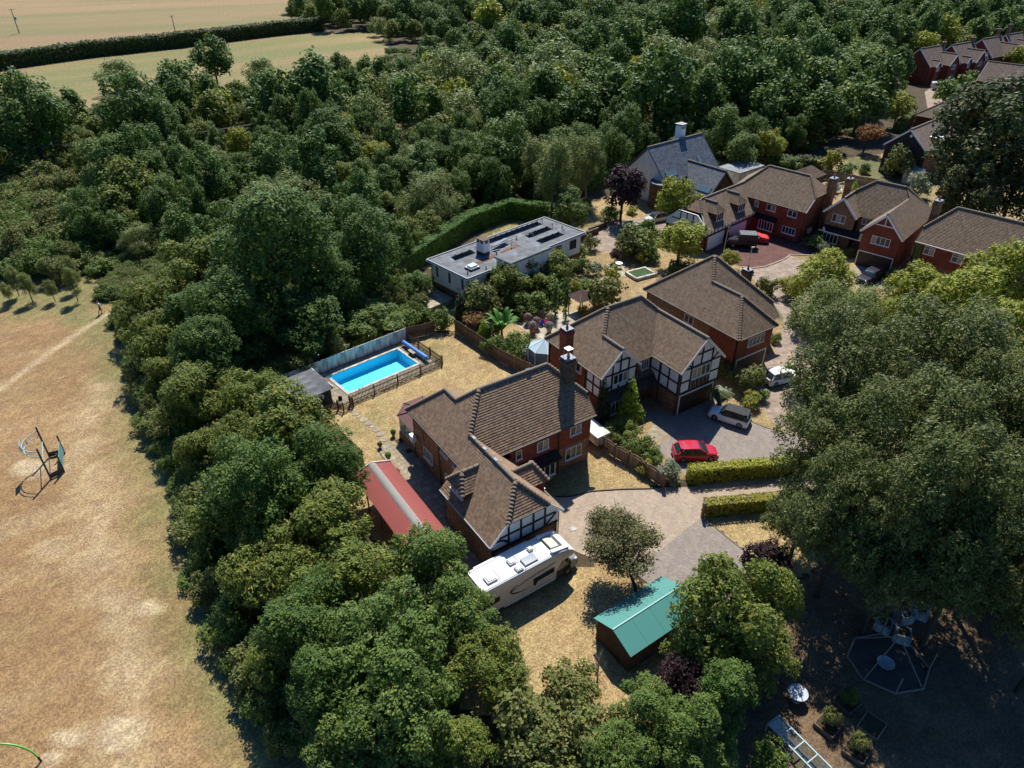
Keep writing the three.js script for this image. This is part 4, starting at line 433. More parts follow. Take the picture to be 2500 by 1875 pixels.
// ---------------------------------------------------------------- house D: white flat-roofed house
{
  const f = { x: -5.434, z: -78.744, a: R(43.651) }, g = house('flat_roofed_house', 'long white modern house with grey flat roof and tilted solar panels', f), h = 4.25, Ln = 21.63, W = 7.97;
  part('roof', box(Ln, 0.18, W, Ln / 2, h - 0.09, -W / 2), M.feltFlat, g);
  for (const [a, b] of [[[0, 0], [Ln, 0]], [[Ln, 0], [Ln, -W]], [[Ln, -W], [0, -W]], [[0, -W], [0, 0]]]) { const A = V3(a[0], h - 0.06, a[1]), B = V3(b[0], h - 0.06, b[1]); part('fascia', bar(A, B, 0.06, 0.26), M.greyTrim, g); part('roof_edge_strip', bar(A.clone().add(V3(0, 0.15, 0)), B.clone().add(V3(0, 0.15, 0)), 0.16, 0.04), M.lead, g); part('gutter', bar(A.clone().add(V3(0, -0.04, 0)).multiplyScalar(1).add(V3(a[0] === b[0] ? (a[0] ? 0.1 : -0.1) : 0, 0, a[1] === b[1] ? (a[1] ? -0.1 : 0.1) : 0)), B.clone().add(V3(a[0] === b[0] ? (a[0] ? 0.1 : -0.1) : 0, -0.04, a[1] === b[1] ? (a[1] ? -0.1 : 0.1) : 0)), 0.11, 0.11), M.white, g); }
  const rd = M.render, lw = [[0.4, -W + 0.4], [0.4, -0.4]];
  for (const [a, b] of [[[0.4, -W + 0.4], [0.4, -0.4]], [[0.4, -0.4], [Ln - 0.4, -0.4]], [[Ln - 0.4, -0.4], [Ln - 0.4, -W + 0.4]], [[Ln - 0.4, -W + 0.4], [0.4, -W + 0.4]]]) { const w = Math.hypot(a[0] - b[0], a[1] - b[1]); wall(g, a, b, [[0, 1.35], [w, 1.35], [w, h - 0.2], [0, h - 0.2]], rd); wall(g, a, b, [[0, 0], [w, 0], [w, 1.35], [0, 1.35]], mat(L(0.36, 0.2, 0.11), 0.95, { map: brickTex(393, [0.7, 0.6, 0.5], 0.3) }), { proud: -0.04, name: 'brick_plinth' }); }
  for (const s of [1.0, 3.45, 6.0]) windowOn(g, ...lw, s, 2.25, 0.32, 1.5, 1, { frame: M.greyTrim, sill: false }); part('downpipe', cyl(0.05, 0.05, 4, 0.3, 0, -W + 0.45, 8), M.lead, g); part('downpipe', cyl(0.05, 0.05, 4, 0.62, 0, -0.3, 8), M.lead, g);
  for (const s of [3, 12, 15.5, 18.5]) windowOn(g, [0.4, -0.4], [Ln - 0.4, -0.4], s, 2.3, 1.3, 1.3, 2, { frame: M.greyTrim, sill: false });
  // raised rear room
  const rm = part('raised_roof_block', box(6.9, 1.05, 2.6, 8.85, h + 0.53, 0.65), rd, g); part('raised_roof', box(7.2, 0.14, 2.95, 8.85, h + 1.1, 0.65), M.feltFlat, rm); part('fascia', merge([box(7.24, 0.22, 0.05, 8.85, h + 1.03, 2.15), box(0.05, 0.22, 2.95, 5.22, h + 1.03, 0.65)]), M.greyTrim, rm); part('lower_wall', box(6.9, h, 1.5, 8.85, h / 2, 1.19), rd, rm); windowOn(g, [5.4, -0.6], [5.4, 1.9], 0.3, h - 2.2, 1.9, 2.7, 3, { frame: M.greyTrim, sill: false });
  // chimney, rooflight, vents
  const ch = part('chimney', box(1.05, 2.0, 1.4, 6.55, h + 1.0, -4.45), rd, g); part('chimney_cap', box(1.25, 0.12, 1.6, 6.55, h + 2.06, -4.45), M.cedar, ch); part('lead_collar', box(1.08, 0.4, 1.43, 6.55, h + 0.2, -4.45), M.dark, ch); for (const z of [-4.8, -4.1]) part('flue_opening', box(0.02, 0.3, 0.45, 6.02, h + 1.75, z), M.dark, ch); part('flue_opening', box(0.5, 0.3, 0.02, 6.55, h + 1.75, -3.74), M.dark, ch);
  const rl = part('rooflight', box(1.5, 0.16, 1.3, 2.45, h + 0.1, -1.9), M.dark, g); part('rooflight_frame', box(1.4, 0.14, 1.15, 2.45, h + 0.24, -1.9), M.white, rl); part('rooflight_dome', new RoundedBoxGeometry(1.15, 0.3, 0.9, 3, 0.09).translate(2.45, h + 0.4, -1.9), mat(L(0.7, 0.74, 0.76), 0.15), rl);
  const solarRow = (u0, u1, v, tilt = 0.5) => { const n = Math.max(2, Math.round((u1 - u0) / 1.05)), w = (u1 - u0) / n, q = part('solar_frame', merge([...Array(n + 1)].map((_, i) => bar(V3(u0 + i * w, h + 0.05, v), V3(u0 + i * w, h + 0.62, v + 0.5), 0.05, 0.05)).concat([...Array(n + 1)].map((_, i) => box(0.05, 0.55, 0.05, u0 + i * w, h + 0.3, v + 0.5)))), M.dark, g); for (let i = 0; i < n; i++) part('solar_panel', box(w - 0.02, 0.04, 1.15, u0 + (i + 0.5) * w, h + 0.42, v, 0, -tilt), M.solar, q); };
  solarRow(2.8, 6.3, -6.1); solarRow(9.8, 19.8, -7.1); solarRow(14.9, 19.5, -4.8); solarRow(14.6, 19.2, -2.3);
  { const q = part('collector_frame', merge([rod(V3(8.3, h, -4.9), V3(8.3, h + 0.6, -4.5), 0.03), rod(V3(11.3, h, -4.1), V3(11.3, h + 0.8, -3.9), 0.03), rod(V3(8.3, h + 0.3, -4.6), V3(11.3, h + 0.7, -3.9), 0.03)]), M.rust, g); part('solar_panel', box(3.2, 0.04, 0.9, 9.8, h + 0.62, -4.7, 0.22, -0.35), M.metal, q); }
  part('rusty_walkway', merge([box(4.2, 0.012, 0.75, 5.6, h + 0.012, -2.75, 0.06), box(3.4, 0.012, 0.8, 10.2, h + 0.012, -3.0, 0.1)]), M.rust, g);
  for (const [x, z] of [[1.0, -1.1], [3.6, -0.6], [7.6, -3.0], [9.9, -2.6], [13.0, -4.9], [20.3, -3.2], [12.6, -1.2]]) part('vent_pipe', merge([cyl(0.07, 0.07, 0.35, x, h, z, 8), cyl(0.1, 0.1, 0.08, x, h + 0.35, z, 8)]), M.dark, g);
  part('handrail', merge([bar(V3(7.2, h + 0.4, -3.6), V3(9.2, h + 0.4, -3.1), 0.03, 0.03), bar(V3(10.4, h + 0.4, -4.9), V3(15.5, h + 0.4, -4.2), 0.03, 0.03), cyl(0.02, 0.02, 0.4, 7.2, h, -3.6, 6), cyl(0.02, 0.02, 0.4, 9.2, h, -3.1, 6), cyl(0.02, 0.02, 0.4, 10.4, h, -4.9, 6), cyl(0.02, 0.02, 0.4, 15.5, h, -4.2, 6)]), M.white, g);
  // terrace and balustrade at the near end
  part('terrace_deck', box(4.5, 0.6, 5.5, -2.2, 0.3, -5.6), M.slab[2], g); const bl = part('balustrade', merge([bar(V3(-4.3, 1.6, -8.3), V3(0, 1.6, -8.3), 0.05, 0.05), bar(V3(-4.3, 1.6, -8.3), V3(-4.3, 1.6, -3), 0.05, 0.05)]), M.white, g); for (let q = 0; q < 4; q++) part('glass_panel', box(0.02, 0.85, 1.2, -4.3, 1.1, -7.6 + q * 1.33), mat(L(0.3, 0.36, 0.36), 0.1), bl);
}
// ---------------------------------------------------------------- house E: slate roofs
{
  const f = { x: 22.314, z: -118.9, a: R(38.753) }, g = house('slate_roofed_house', 'white gabled house with steep grey slate roofs and a white chimney', f), T = M.slate, m = 1.007, Dm = 4.657, He = 4.2, Hr = 8.89, Ln = 14.065, uw = 7.53, H2 = 6.09, w = 3.5, v1 = 10.8, e2 = H2 - m * w, c = { course: 0.25, lift: 0.008 };
  roofFace(g, [[0, Hr, 0], [Ln, Hr, 0], [Ln, He, Dm], [0, He, Dm]], T, c); roofFace(g, [[0, Hr, 0], [Ln, Hr, 0], [Ln, He, -Dm], [0, He, -Dm]], T, c); roofFace(g, [[uw, H2, 2.7], [uw, H2, v1], [uw - w, e2, v1], [uw - w, e2, 4.6], [uw - 1.88, He, Dm]], T, c); roofFace(g, [[uw, H2, 2.7], [uw, H2, v1], [uw + w, e2, v1], [uw + w, e2, 4.6], [uw + 1.88, He, Dm]], T, c);
  ridgeRow(g, [0, Hr, 0], [Ln, Hr, 0], false, M.ridge, false); ridgeRow(g, [uw, H2, 2.9], [uw, H2, v1], false, M.ridge, false);
  const prof = [[0, 0], [8.7, 0], [8.7, 4.2], [4.35, 8.55], [0, 4.2]]; wall(g, [0.3, -4.35], [0.3, 4.35], prof, M.render); wall(g, [Ln - 0.3, 4.35], [Ln - 0.3, -4.35], prof, M.render); wall(g, [0.3, 4.35], [Ln - 0.3, 4.35], 4.3, M.render); wall(g, [Ln - 0.3, -4.35], [0.3, -4.35], 4.3, M.render);
  wall(g, [uw - 3.2, v1 - 0.3], [uw + 3.2, v1 - 0.3], [[0, 0], [6.4, 0], [6.4, 2.7], [3.2, 5.75], [0, 2.7]], M.cedar); wall(g, [uw - 3.2, 4.4], [uw - 3.2, v1 - 0.3], 2.75, M.render); wall(g, [uw + 3.2, v1 - 0.3], [uw + 3.2, 4.4], 2.75, M.render);
  for (const [a, b] of [[[0, Hr, 0], [0, He, Dm]], [[0, Hr, 0], [0, He, -Dm]], [[Ln, Hr, 0], [Ln, He, Dm]], [[uw, H2, v1], [uw - w, e2, v1]], [[uw, H2, v1], [uw + w, e2, v1]]]) barge(g, a, b, M.greyTrim, 0.2);
  const ch = part('chimney', box(1.3, 3.4, 1.2, 9.6, 9.0, -1.2), M.render, g); part('chimney_cap', box(1.6, 0.12, 1.5, 9.6, 10.95, -1.2), M.concrete, ch); for (const x of [-0.3, 0.3]) part('flue_opening', box(0.4, 0.35, 0.02, 9.6 + x, 10.4, -0.59), M.dark, ch);
  const sl = (pl, u, v, wd, ht, n) => { const y = pl === 'f' ? Hr - m * v : H2 - m * (uw - u), fr = part('roof_window', merge([box(wd + 0.16, 0.1, ht + 0.16), ...[]]), M.greyTrim, g); fr.position.set(u, y + 0.06, v); if (pl === 'f') fr.rotation.x = PI / 4; else { fr.rotation.order = 'YXZ'; fr.rotation.y = -PI / 2; fr.rotation.x = PI / 4; } for (let q = 0; q < n; q++) part('pane', box(wd / n - 0.06, 0.02, ht - 0.02, -wd / 2 + (q + 0.5) * wd / n, 0.06, 0), M.skyglass, fr); };
  sl('f', 2.2, 3.85, 2.5, 1.0, 3); sl('f', 10.15, 3.2, 0.7, 1.05, 1); sl('w', 4.75, 5.4, 1.1, 1.1, 2); sl('w', 4.7, 8.9, 2.7, 1.0, 3);
  // curved timber stair tower
  const arc = (r, h0, h1, th, n, m_, nm) => { for (let q = 0; q < n; q++) { const a = PI * 0.5 + PI * (q + 0.5) / n, wd = PI * r / n; part(nm, box(wd * 0.96, h1 - h0, th, 0.3 + Math.cos(a) * r * 1.05, (h0 + h1) / 2, 4.0 + Math.sin(a) * r, -(a - PI / 2)), m_, g); } };
  arc(2.1, 0, 4.0, 0.08, 34, M.cedar, 'timber_board'); part('tower_core', new THREE.CylinderGeometry(2.05, 2.05, 4.0, 32).translate(0.3, 2.0, 4.0), M.cedar, g); part('tower_parapet', new THREE.TorusGeometry(2.12, 0.13, 8, 40).rotateX(PI / 2).translate(0.3, 4.1, 4.0), M.lead, g); part('tower_roof', new THREE.CylinderGeometry(2.05, 2.05, 0.08, 32).translate(0.3, 3.98, 4.0), M.greyTrim, g);
  windowOn(g, [0.3, 4.35], [Ln - 0.3, 4.35], 2.4, 1.6, 1.0, 2.2, 1, { frame: M.greyTrim });
}
{ const [gx, gz] = [37.3, -124.5], g = thing('garage', 'low grey flat-roofed garage behind the slate-roofed house', 'garage', 41.5, 0, -128.5, R(38.7)); part('wall', box(7, 2.7, 4.2, 0, 1.35, 0), M.concrete, g); part('roof', box(7.4, 0.2, 4.8, 0, 2.8, 0), mat(L(0.3, 0.33, 0.36), 0.7, { map: feltTex }), g); part('fascia', box(7.42, 0.22, 0.05, 0, 2.76, 2.41), M.greyTrim, g); }
{ const g = thing('garden_building', 'brown hip-roofed garden building behind the red brick house', 'outbuilding', 52.6, 0, -126, R(40)); part('wall', box(5, 2.2, 4, 0, 1.1, 0), M.cedar, g); const T2 = mat(L(0.2, 0.13, 0.1), 0.9, { map: tileTex(291, 0.2) }); roofFace(g, [[-1, 3.6, 0], [1, 3.6, 0], [2.8, 2.15, 2.3], [-2.8, 2.15, 2.3]], T2); roofFace(g, [[-1, 3.6, 0], [1, 3.6, 0], [2.8, 2.15, -2.3], [-2.8, 2.15, -2.3]], T2); roofFace(g, [[-1, 3.6, 0], [-2.8, 2.15, 2.3], [-2.8, 2.15, -2.3]], T2); roofFace(g, [[1, 3.6, 0], [2.8, 2.15, 2.3], [2.8, 2.15, -2.3]], T2); }
// ---------------------------------------------------------------- house F: L-shaped, garages with dormers
{
  const f = { x: 39.714, z: -109.604, a: R(42.622) }, g = house('brick_house', 'red brick house with white garage doors and dormers round a maroon drive', f), T = M.tileC;
  const m = 0.855, Dm = 4.518, He = 4.852, Hr = 8.715, Ln = 6.884, Lg = 9.516, Hh = 6.573, hp = 2.505, tg = 2.766, vg = -2.067, Hgd = 6.35, ug = 14.607, uE = 17.66, w = 3.865, Ege = 3.05, hu = 16.2, Hm = 5.0;
  roofFace(g, [[0, Hr, 0], [0, Hr, Ln], [-hp, Hh, Lg], [-Dm, He, Lg], [-Dm, He, -0.31], [-tg, Hgd, vg]], T); roofFace(g, [[0, Hr, Ln], [-hp, Hh, Lg], [hp, Hh, Lg]], T); roofFace(g, [[0, Hr, 0], [0, Hr, Ln], [hp, Hh, Lg], [Dm, He, Lg], [Dm, He, -Dm - 1]], T); roofFace(g, [[0, Hr, 0], [-tg, Hgd, vg], [-Dm, He, vg - 1.75], [Dm, He, -Dm - 1]], T);
  roofFace(g, [[-tg, Hgd, vg], [-ug, Hgd, vg], [-hu - 0.1, Hm, vg + 1.58], [-uE, Ege, vg + w], [-3.6, Ege, vg + w], [-Dm, He, -0.31]], T); roofFace(g, [[-tg, Hgd, vg], [-ug, Hgd, vg], [-hu - 0.1, Hm, vg - 1.58], [-uE, Ege, vg - w], [-3, Ege, vg - w]], T); roofFace(g, [[-ug, Hgd, vg], [-hu - 0.1, Hm, vg + 1.58], [-hu - 0.1, Hm, vg - 1.58]], T);
  ridgeRow(g, [0, Hr, 0], [0, Hr, Ln], false, M.ridge, false); ridgeRow(g, [-tg, Hgd, vg], [-ug, Hgd, vg], false, M.ridge, false); ridgeRow(g, [0, Hr, Ln], [-hp, Hh, Lg], true, M.hip, false); ridgeRow(g, [-ug, Hgd, vg], [-hu, Hm, vg + 1.58], true, M.hip, false); ridgeRow(g, [0, Hr, 0], [-tg, Hgd, vg], true, M.hip, false);
  const mw = [[-4.22, -1], [-4.22, 9.2]], gf = [[-17.3, 1.5], [-4.22, 1.5]], ge = [[-17.3, -5.6], [-17.3, 1.5]];
  wall(g, ...mw, [[0, 2.45], [10.2, 2.45], [10.2, 5.0], [0, 5.0]], M.hung, { name: 'tile_hung_wall', proud: 0.05 }); wall(g, ...mw, 2.45, M.brickRed); wall(g, [-4.22, 9.2], [4.2, 9.2], [[0, 0], [8.4, 0], [8.4, 5.0], [6.7, 6.5], [1.7, 6.5], [0, 5]], mat(L(0.36, 0.15, 0.08), 0.95, { map: brickTex(394, [0.62, 0.5, 0.45], 0.3) })); wall(g, [4.2, 9.2], [4.2, -5], 5, M.brickRed);
  wall(g, ...gf, [[0, 0], [13.08, 0], [13.08, 2.3], [0, 2.3]], M.brickRed); wall(g, ...gf, [[0, 2.3], [13.08, 2.3], [13.08, 3.25], [0, 3.25]], M.render, { name: 'rendered_band', proud: 0.05 }); wall(g, ...ge, 2.4, M.brickRed); wall(g, ...ge, [[0, 2.4], [7.1, 2.4], [7.1, 3.3], [5.2, 5.0], [1.9, 5.0], [0, 3.3]], M.render, { name: 'rendered_gable', proud: 0.05 }); wall(g, [-3, -5.6], [-17.3, -5.6], 3.1, M.brickRed);
  for (const [a, b] of [[[2.4, 2.5], [2.4, 4.9]], [[4.6, 2.5], [4.6, 4.9]], [[3.5, 2.5], [3.5, 4.9]], [[1.9, 4.95], [5.2, 4.95]], [[0.1, 2.45], [7.0, 2.45]], [[0.9, 3.7], [6.2, 3.7]]]) beam(g, ...ge, a, b, 0.15, 'timber_beam', M.timber, 0.05);
  for (let q = 0; q < 15; q++) { const s = 0.15 + q * 0.91; beam(g, ...gf, [s, 2.35], [s + (q % 3 === 1 ? 0.25 : 0), 3.2], 0.13, 'timber_beam', M.timber, 0.05 + 0.003 * (q % 2)); } beam(g, ...gf, [0.02, 2.36], [13.05, 2.36], 0.16, 'timber_beam', M.timber, 0.058);
  for (const [s, w_] of [[0.6, 4.1], [6.2, 4.5]]) { const wm = wallM(...gf), d = part('garage_door', box(w_, 2.1, 0.06, s + w_ / 2, 1.06, 0.03).applyMatrix4(wm), M.white, g); for (let q = 0; q < 5; q++) part('door_panel', box(w_ - 0.1, 0.36, 0.02, s + w_ / 2, 0.24 + q * 0.41, 0.07).applyMatrix4(wm), M.white, d); }
  for (const [s, wd, n] of [[2.05, 0.7, 1], [4.15, 1.5, 2], [7.65, 1.45, 2]]) windowOn(g, ...mw, s, 3.65, wd, 0.95, n, { proud: 0.05, blinds: 0.4 }); windowOn(g, ...mw, 7.3, 0.95, 2.1, 1.05, 4, { blinds: 0.4 }); wall(g, [-4.75, 2.5], [-4.75, 5.1], 2.2, M.brickRed, { name: 'bay_wall', thick: 0.5 }); windowOn(g, [-4.75, 2.5], [-4.75, 5.1], 0.1, 0.7, 2.4, 1.4, 5); part('door', box(0.06, 2.0, 0.95, -4.3, 1.0, 1.75), mat(L(0.3, 0.03, 0.03), 0.5), g);
  roofFace(g, [[-4.3, 2.75, 0.6], [-4.3, 2.75, 5.3], [-5.2, 2.3, 5.5], [-5.2, 2.3, 0.4]], mat(L(0.05, 0.04, 0.035), 0.9, { map: gritTex }), { name: 'porch_roof' });
  for (const [u0, u1] of [[-14.9, -12.4], [-9.2, -6.7]]) { const uc = (u0 + u1) / 2, yr = 6.2, ye = 4.95, ve = 1.2; const vr = vg + (Hgd - yr) / m, vs = vg + (Hgd - ye) / m; roofFace(g, [[uc, yr, vr], [uc, yr, ve - 1.0], [u0, ye, ve], [u0, ye, vs]], T, { name: 'dormer_roof' }); roofFace(g, [[uc, yr, vr], [uc, yr, ve - 1.0], [u1, ye, ve], [u1, ye, vs]], T, { name: 'dormer_roof' }); roofFace(g, [[uc, yr, ve - 1], [u0, ye, ve], [u1, ye, ve]], T, { name: 'dormer_roof' }); ridgeRow(g, [uc, yr, vr], [uc, yr, ve - 1], false, M.ridge, false); const yb = Hgd - m * (ve - 0.2 - vg) - 0.1; wall(g, [u0 + 0.2, ve - 0.2], [u1 - 0.2, ve - 0.2], [[0, yb], [2.1, yb], [2.1, ye], [0, ye]], M.hung, { name: 'dormer_front', thick: 0.1 }); windowOn(g, [u0 + 0.2, ve - 0.2], [u1 - 0.2, ve - 0.2], 0.2, yb + 0.15, 1.7, ye - yb - 0.2, 3); for (const x of [u0 + 0.2, u1 - 0.28]) { const sh = new THREE.Shape([[-(ve - 0.2), yb], [-(ve - 0.2), ye], [-vs, ye]].map((p) => new THREE.Vector2(...p))); part('dormer_cheek', new THREE.ExtrudeGeometry(sh, { depth: 0.08, bevelEnabled: false }).rotateY(PI / 2).translate(x, 0, 0), M.hung, g); } }
  barge(g, [-hu, Hm, vg + 1.58], [-uE, Ege, vg + w], M.white, 0.22); barge(g, [-hu, Hm, vg - 1.58], [-uE, Ege, vg - w], M.white, 0.22); gutter(g, [-Dm - 0.05, He - 0.03, 0], [-Dm - 0.05, He - 0.03, Lg]); barge(g, [-hp, Hh, Lg], [-Dm, He, Lg], M.white, 0.2); barge(g, [hp, Hh, Lg], [Dm, He, Lg], M.white, 0.2);
  chimney(g, 1.6, 9.65, 1.2, 0.9, 0, 8.7, M.brickBrown, 1); part('heat_pump_unit', box(0.9, 0.7, 0.35, -2.2, 1.6, 9.6), M.concrete, g);
}
// ---------------------------------------------------------------- house G: two gables, garage
{
  const f = { x: 52.553, z: -100.959, a: R(47.407) }, g = house('brick_house', 'red house with two white-edged gables and dark garage behind the black car', f), T = M.tileC;
  const m = 1.036, Dm = 4.007, He = 4.977, Hr = 9.128, Ln = 4.032, u1 = 5.375, v1 = -2.213, w1 = 2.416, H1 = 7.48, u2 = 9.226, v2 = 4.965, w2 = 2.817, H2 = 7.895, k1 = Dm - w1, k2 = Dm - w2, vL = v1 - w1, vR = v2 + w2, vl1 = v1 + w1, vr1 = v2 - w2;
  roofFace(g, [[0, Hr, 0], [0, Hr, Ln], [-k2, H2, v2], [-Dm, He, vr1], [-Dm, He, vl1], [-k1, H1, v1]], T); roofFace(g, [[-k1, H1, v1], [-u1, H1, v1], [-u1, He, vl1], [-Dm, He, vl1]], T); roofFace(g, [[0, Hr, 0], [-k1, H1, v1], [-u1, H1, v1], [-u1, He, vL], [4, He, vL]], T);
  roofFace(g, [[-k2, H2, v2], [-u2, H2, v2], [-u2, He, vr1], [-Dm, He, vr1]], T); roofFace(g, [[0, Hr, Ln], [-k2, H2, v2], [-u2, H2, v2], [-u2, He, vR], [4.36, He, vR]], T); roofFace(g, [[0, Hr, 0], [0, Hr, Ln], [4.36, He, vR], [4, He, vL]], T);
  for (const [a, b, h] of [[[0, Hr, 0], [0, Hr, Ln], 0], [[-k1, H1, v1], [-u1, H1, v1], 0], [[-k2, H2, v2], [-u2, H2, v2], 0], [[0, Hr, 0], [-k1, H1, v1], 1], [[0, Hr, Ln], [4.3, He, vR], 1]]) ridgeRow(g, a, b, !!h, h ? M.hip : M.ridge, false);
  const lg = [[-u1 + 0.35, vL + 0.3], [-u1 + 0.35, vl1 - 0.3]], rg = [[-u2 + 0.35, vr1 + 0.35], [-u2 + 0.35, vR - 0.35]], wl = 2 * w1 - 0.6, wr = 2 * w2 - 0.7;
  wall(g, ...lg, [[0, 0], [wl, 0], [wl, 5.2], [wl / 2, 7.3], [0, 5.2]], M.brickBrown); wall(g, ...rg, [[0, 2.15], [wr, 2.15], [wr, 5.2], [wr / 2, 7.65], [0, 5.2]], M.hung, { name: 'tile_hung_wall', proud: 0.05 }); wall(g, ...rg, 2.15, M.brickBrown); wall(g, [-Dm + 0.35, vl1 - 0.3], [-Dm + 0.35, vr1 + 0.35], 5.1, M.brickBrown); wall(g, [-u2 + 0.35, vR - 0.35], [4, vR - 0.35], 5.1, M.brickRed); wall(g, [3.8, vL + 0.3], [-u1 + 0.35, vL + 0.3], 5.1, M.brickBrown); wall(g, [-Dm + 0.3, vr1 + 0.35], [-u2 + 0.35, vr1 + 0.35], 5.1, M.hung); wall(g, [4, vR], [3.8, vL], 5, M.brickRed);
  windowOn(g, ...lg, 1.05, 3.75, 1.9, 1.15, 3, { blinds: 0.5 }); windowOn(g, ...rg, 1.3, 3.55, 2.45, 1.1, 4, { proud: 0.05, blinds: 0.2 }); windowOn(g, [-Dm + 0.35, vl1 - 0.3], [-Dm + 0.35, vr1 + 0.35], 0.6, 3.9, 1.2, 0.9, 2);
  { const wm = wallM(...rg), gd = part('garage_door', box(4.3, 2.0, 0.06, wr / 2 - 0.05, 1.0, 0.03).applyMatrix4(wm), mat(L(0.045, 0.022, 0.015), 0.6, { map: woodTex }), g); for (let q = 0; q < 10; q++) part('door_board', box(0.38, 1.9, 0.02, 0.55 + q * 0.42, 1.0, 0.07).applyMatrix4(wm), mat(L(0.045, 0.022, 0.015), 0.6), gd); part('door_frame', merge([box(4.6, 0.14, 0.09, wr / 2 - 0.05, 2.1, 0.05), box(0.12, 2.05, 0.09, 0.1, 1.02, 0.05), box(0.12, 2.05, 0.09, wr - 0.2, 1.02, 0.05)]).applyMatrix4(wm), M.white, g);
    for (const [a, b, wd] of [[[1.25, 6.25], [wr - 1.25, 6.25], 0.14], [[wr / 2, 6.3], [wr / 2, 7.5], 0.12]]) beam(g, ...rg, a, b, wd, 'gable_truss', M.white, 0.1); }
  for (const [a, b] of [[[-u1, H1, v1], [-u1, He, vL]], [[-u1, H1, v1], [-u1, He, vl1]], [[-u2, H2, v2], [-u2, He, vr1]], [[-u2, H2, v2], [-u2, He, vR]]]) barge(g, a, b, M.white, 0.3);
  roofFace(g, [[-u1 + 0.3, 3.0, vL + 0.4], [-u1 + 0.3, 3.0, vr1 + 0.3], [-6.4, 2.45, vr1 + 0.3], [-6.15, 2.45, vL + 0.2]], mat(L(0.06, 0.05, 0.045), 0.9, { map: tileTex(295, 0.2) }), { name: 'porch_roof' }); part('porch_fascia', bar(V3(-6.4, 2.4, vr1 + 0.3), V3(-6.15, 2.4, vL + 0.2), 0.05, 0.12), M.white, g); wall(g, [-5.7, vL + 0.8], [-5.7, vL + 3.2], 2.3, M.brickBrown, { name: 'bay_wall', thick: 0.6 }); windowOn(g, [-5.7, vL + 0.8], [-5.7, vL + 3.2], 0.1, 0.75, 2.2, 1.35, 4);
  chimney(g, 3.9, vL - 0.3, 1.0, 0.8, 0, 7.5, M.brickBrown, 1); part('alarm_box', box(0.08, 0.3, 0.22, -u1 + 0.3, 5.6, vL + 0.7), M.white, g);
}
// ---------------------------------------------------------------- house H: the right-hand house
{
  const f = { x: 58.472, z: -90.034, a: R(43.58) }, g = house('brick_house', 'wide brown-roofed red house whose end runs out of the picture, creeper on its corner', f), T = M.tileB;
  const m = 1.016, Dm = 4.194, He = 4.914, Hr = 9.175, Ln = 9, gg = 2.515, Hh = 6.48, hp = 2.65, Lr = 14;
  roofFace(g, [[0, Hr, 0], [0, Hr, Ln], [-Dm, He, Ln + 4.2], [-Dm, He, -gg], [-hp, Hh, -gg]], T); roofFace(g, [[0, Hr, 0], [-hp, Hh, -gg], [hp, Hh, -gg]], T); roofFace(g, [[0, Hr, 0], [0, Hr, Ln], [Dm, He, Ln + 4.2], [Dm, He, -gg], [hp, Hh, -gg]], T); roofFace(g, [[0, Hr, Ln], [-Dm, He, Ln + 4.2], [Dm, He, Ln + 4.2]], T);
  ridgeRow(g, [0, Hr, 0], [0, Hr, Ln], false, M.ridge, false); ridgeRow(g, [0, Hr, 0], [-hp, Hh, -gg], true, M.hip, false);
  const fw = [[-3.85, -2.2], [-3.85, 12.8]]; wall(g, ...fw, [[0, 2.3], [15, 2.3], [15, 5.05], [0, 5.05]], M.hung, { name: 'tile_hung_wall', proud: 0.05 }); wall(g, ...fw, 2.3, M.brickBrown); wall(g, [3.85, -2.2], [-3.85, -2.2], [[0, 0], [7.7, 0], [7.7, 5.05], [6.3, 6.4], [1.4, 6.4], [0, 5.05]], M.brickRed); wall(g, [-3.85, 12.8], [3.85, 12.8], 5, M.brickRed); wall(g, [3.85, 12.8], [3.85, -2.2], 5, M.brickRed);
  for (const [s, w, n] of [[1.0, 1.3, 2], [4.45, 1.45, 2], [7.4, 0.85, 1]]) windowOn(g, ...fw, s, 3.55, w, 1.05, n, { proud: 0.05, mull: true, blinds: 0.7 }); windowOn(g, ...fw, 0.6, 0.75, 1.9, 1.15, 3, { mull: true, blinds: 0.7 });
  roofFace(g, [[-3.6, 4.55, 7], [-9.5, 4.55, 7], [-10, 3.0, 5.3], [-4.3, 3.0, 5.3]], M.tileA); roofFace(g, [[-3.6, 4.55, 7], [-9.5, 4.55, 7], [-10, 3.0, 8.8], [-4.3, 3.0, 8.8]], M.tileA); ridgeRow(g, [-3.8, 4.55, 7], [-9.5, 4.55, 7], false, M.ridge, false); wall(g, [-4, 5.5], [-9.7, 5.5], 3.0, M.brickBrown); wall(g, [-9.7, 5.5], [-9.7, 8.6], [[0, 0], [3.1, 0], [3.1, 3], [1.5, 4.4], [0, 3]], M.hung);
  gutter(g, [-Dm - 0.05, He - 0.03, -gg], [-Dm - 0.05, He - 0.03, Ln + 4], M.white); barge(g, [-hp, Hh, -gg], [-Dm, He, -gg], M.brownTrim, 0.2); chimney(g, 0.9, -2.7, 1.15, 0.8, 0, 9.2, M.brickBrown, 1);
}
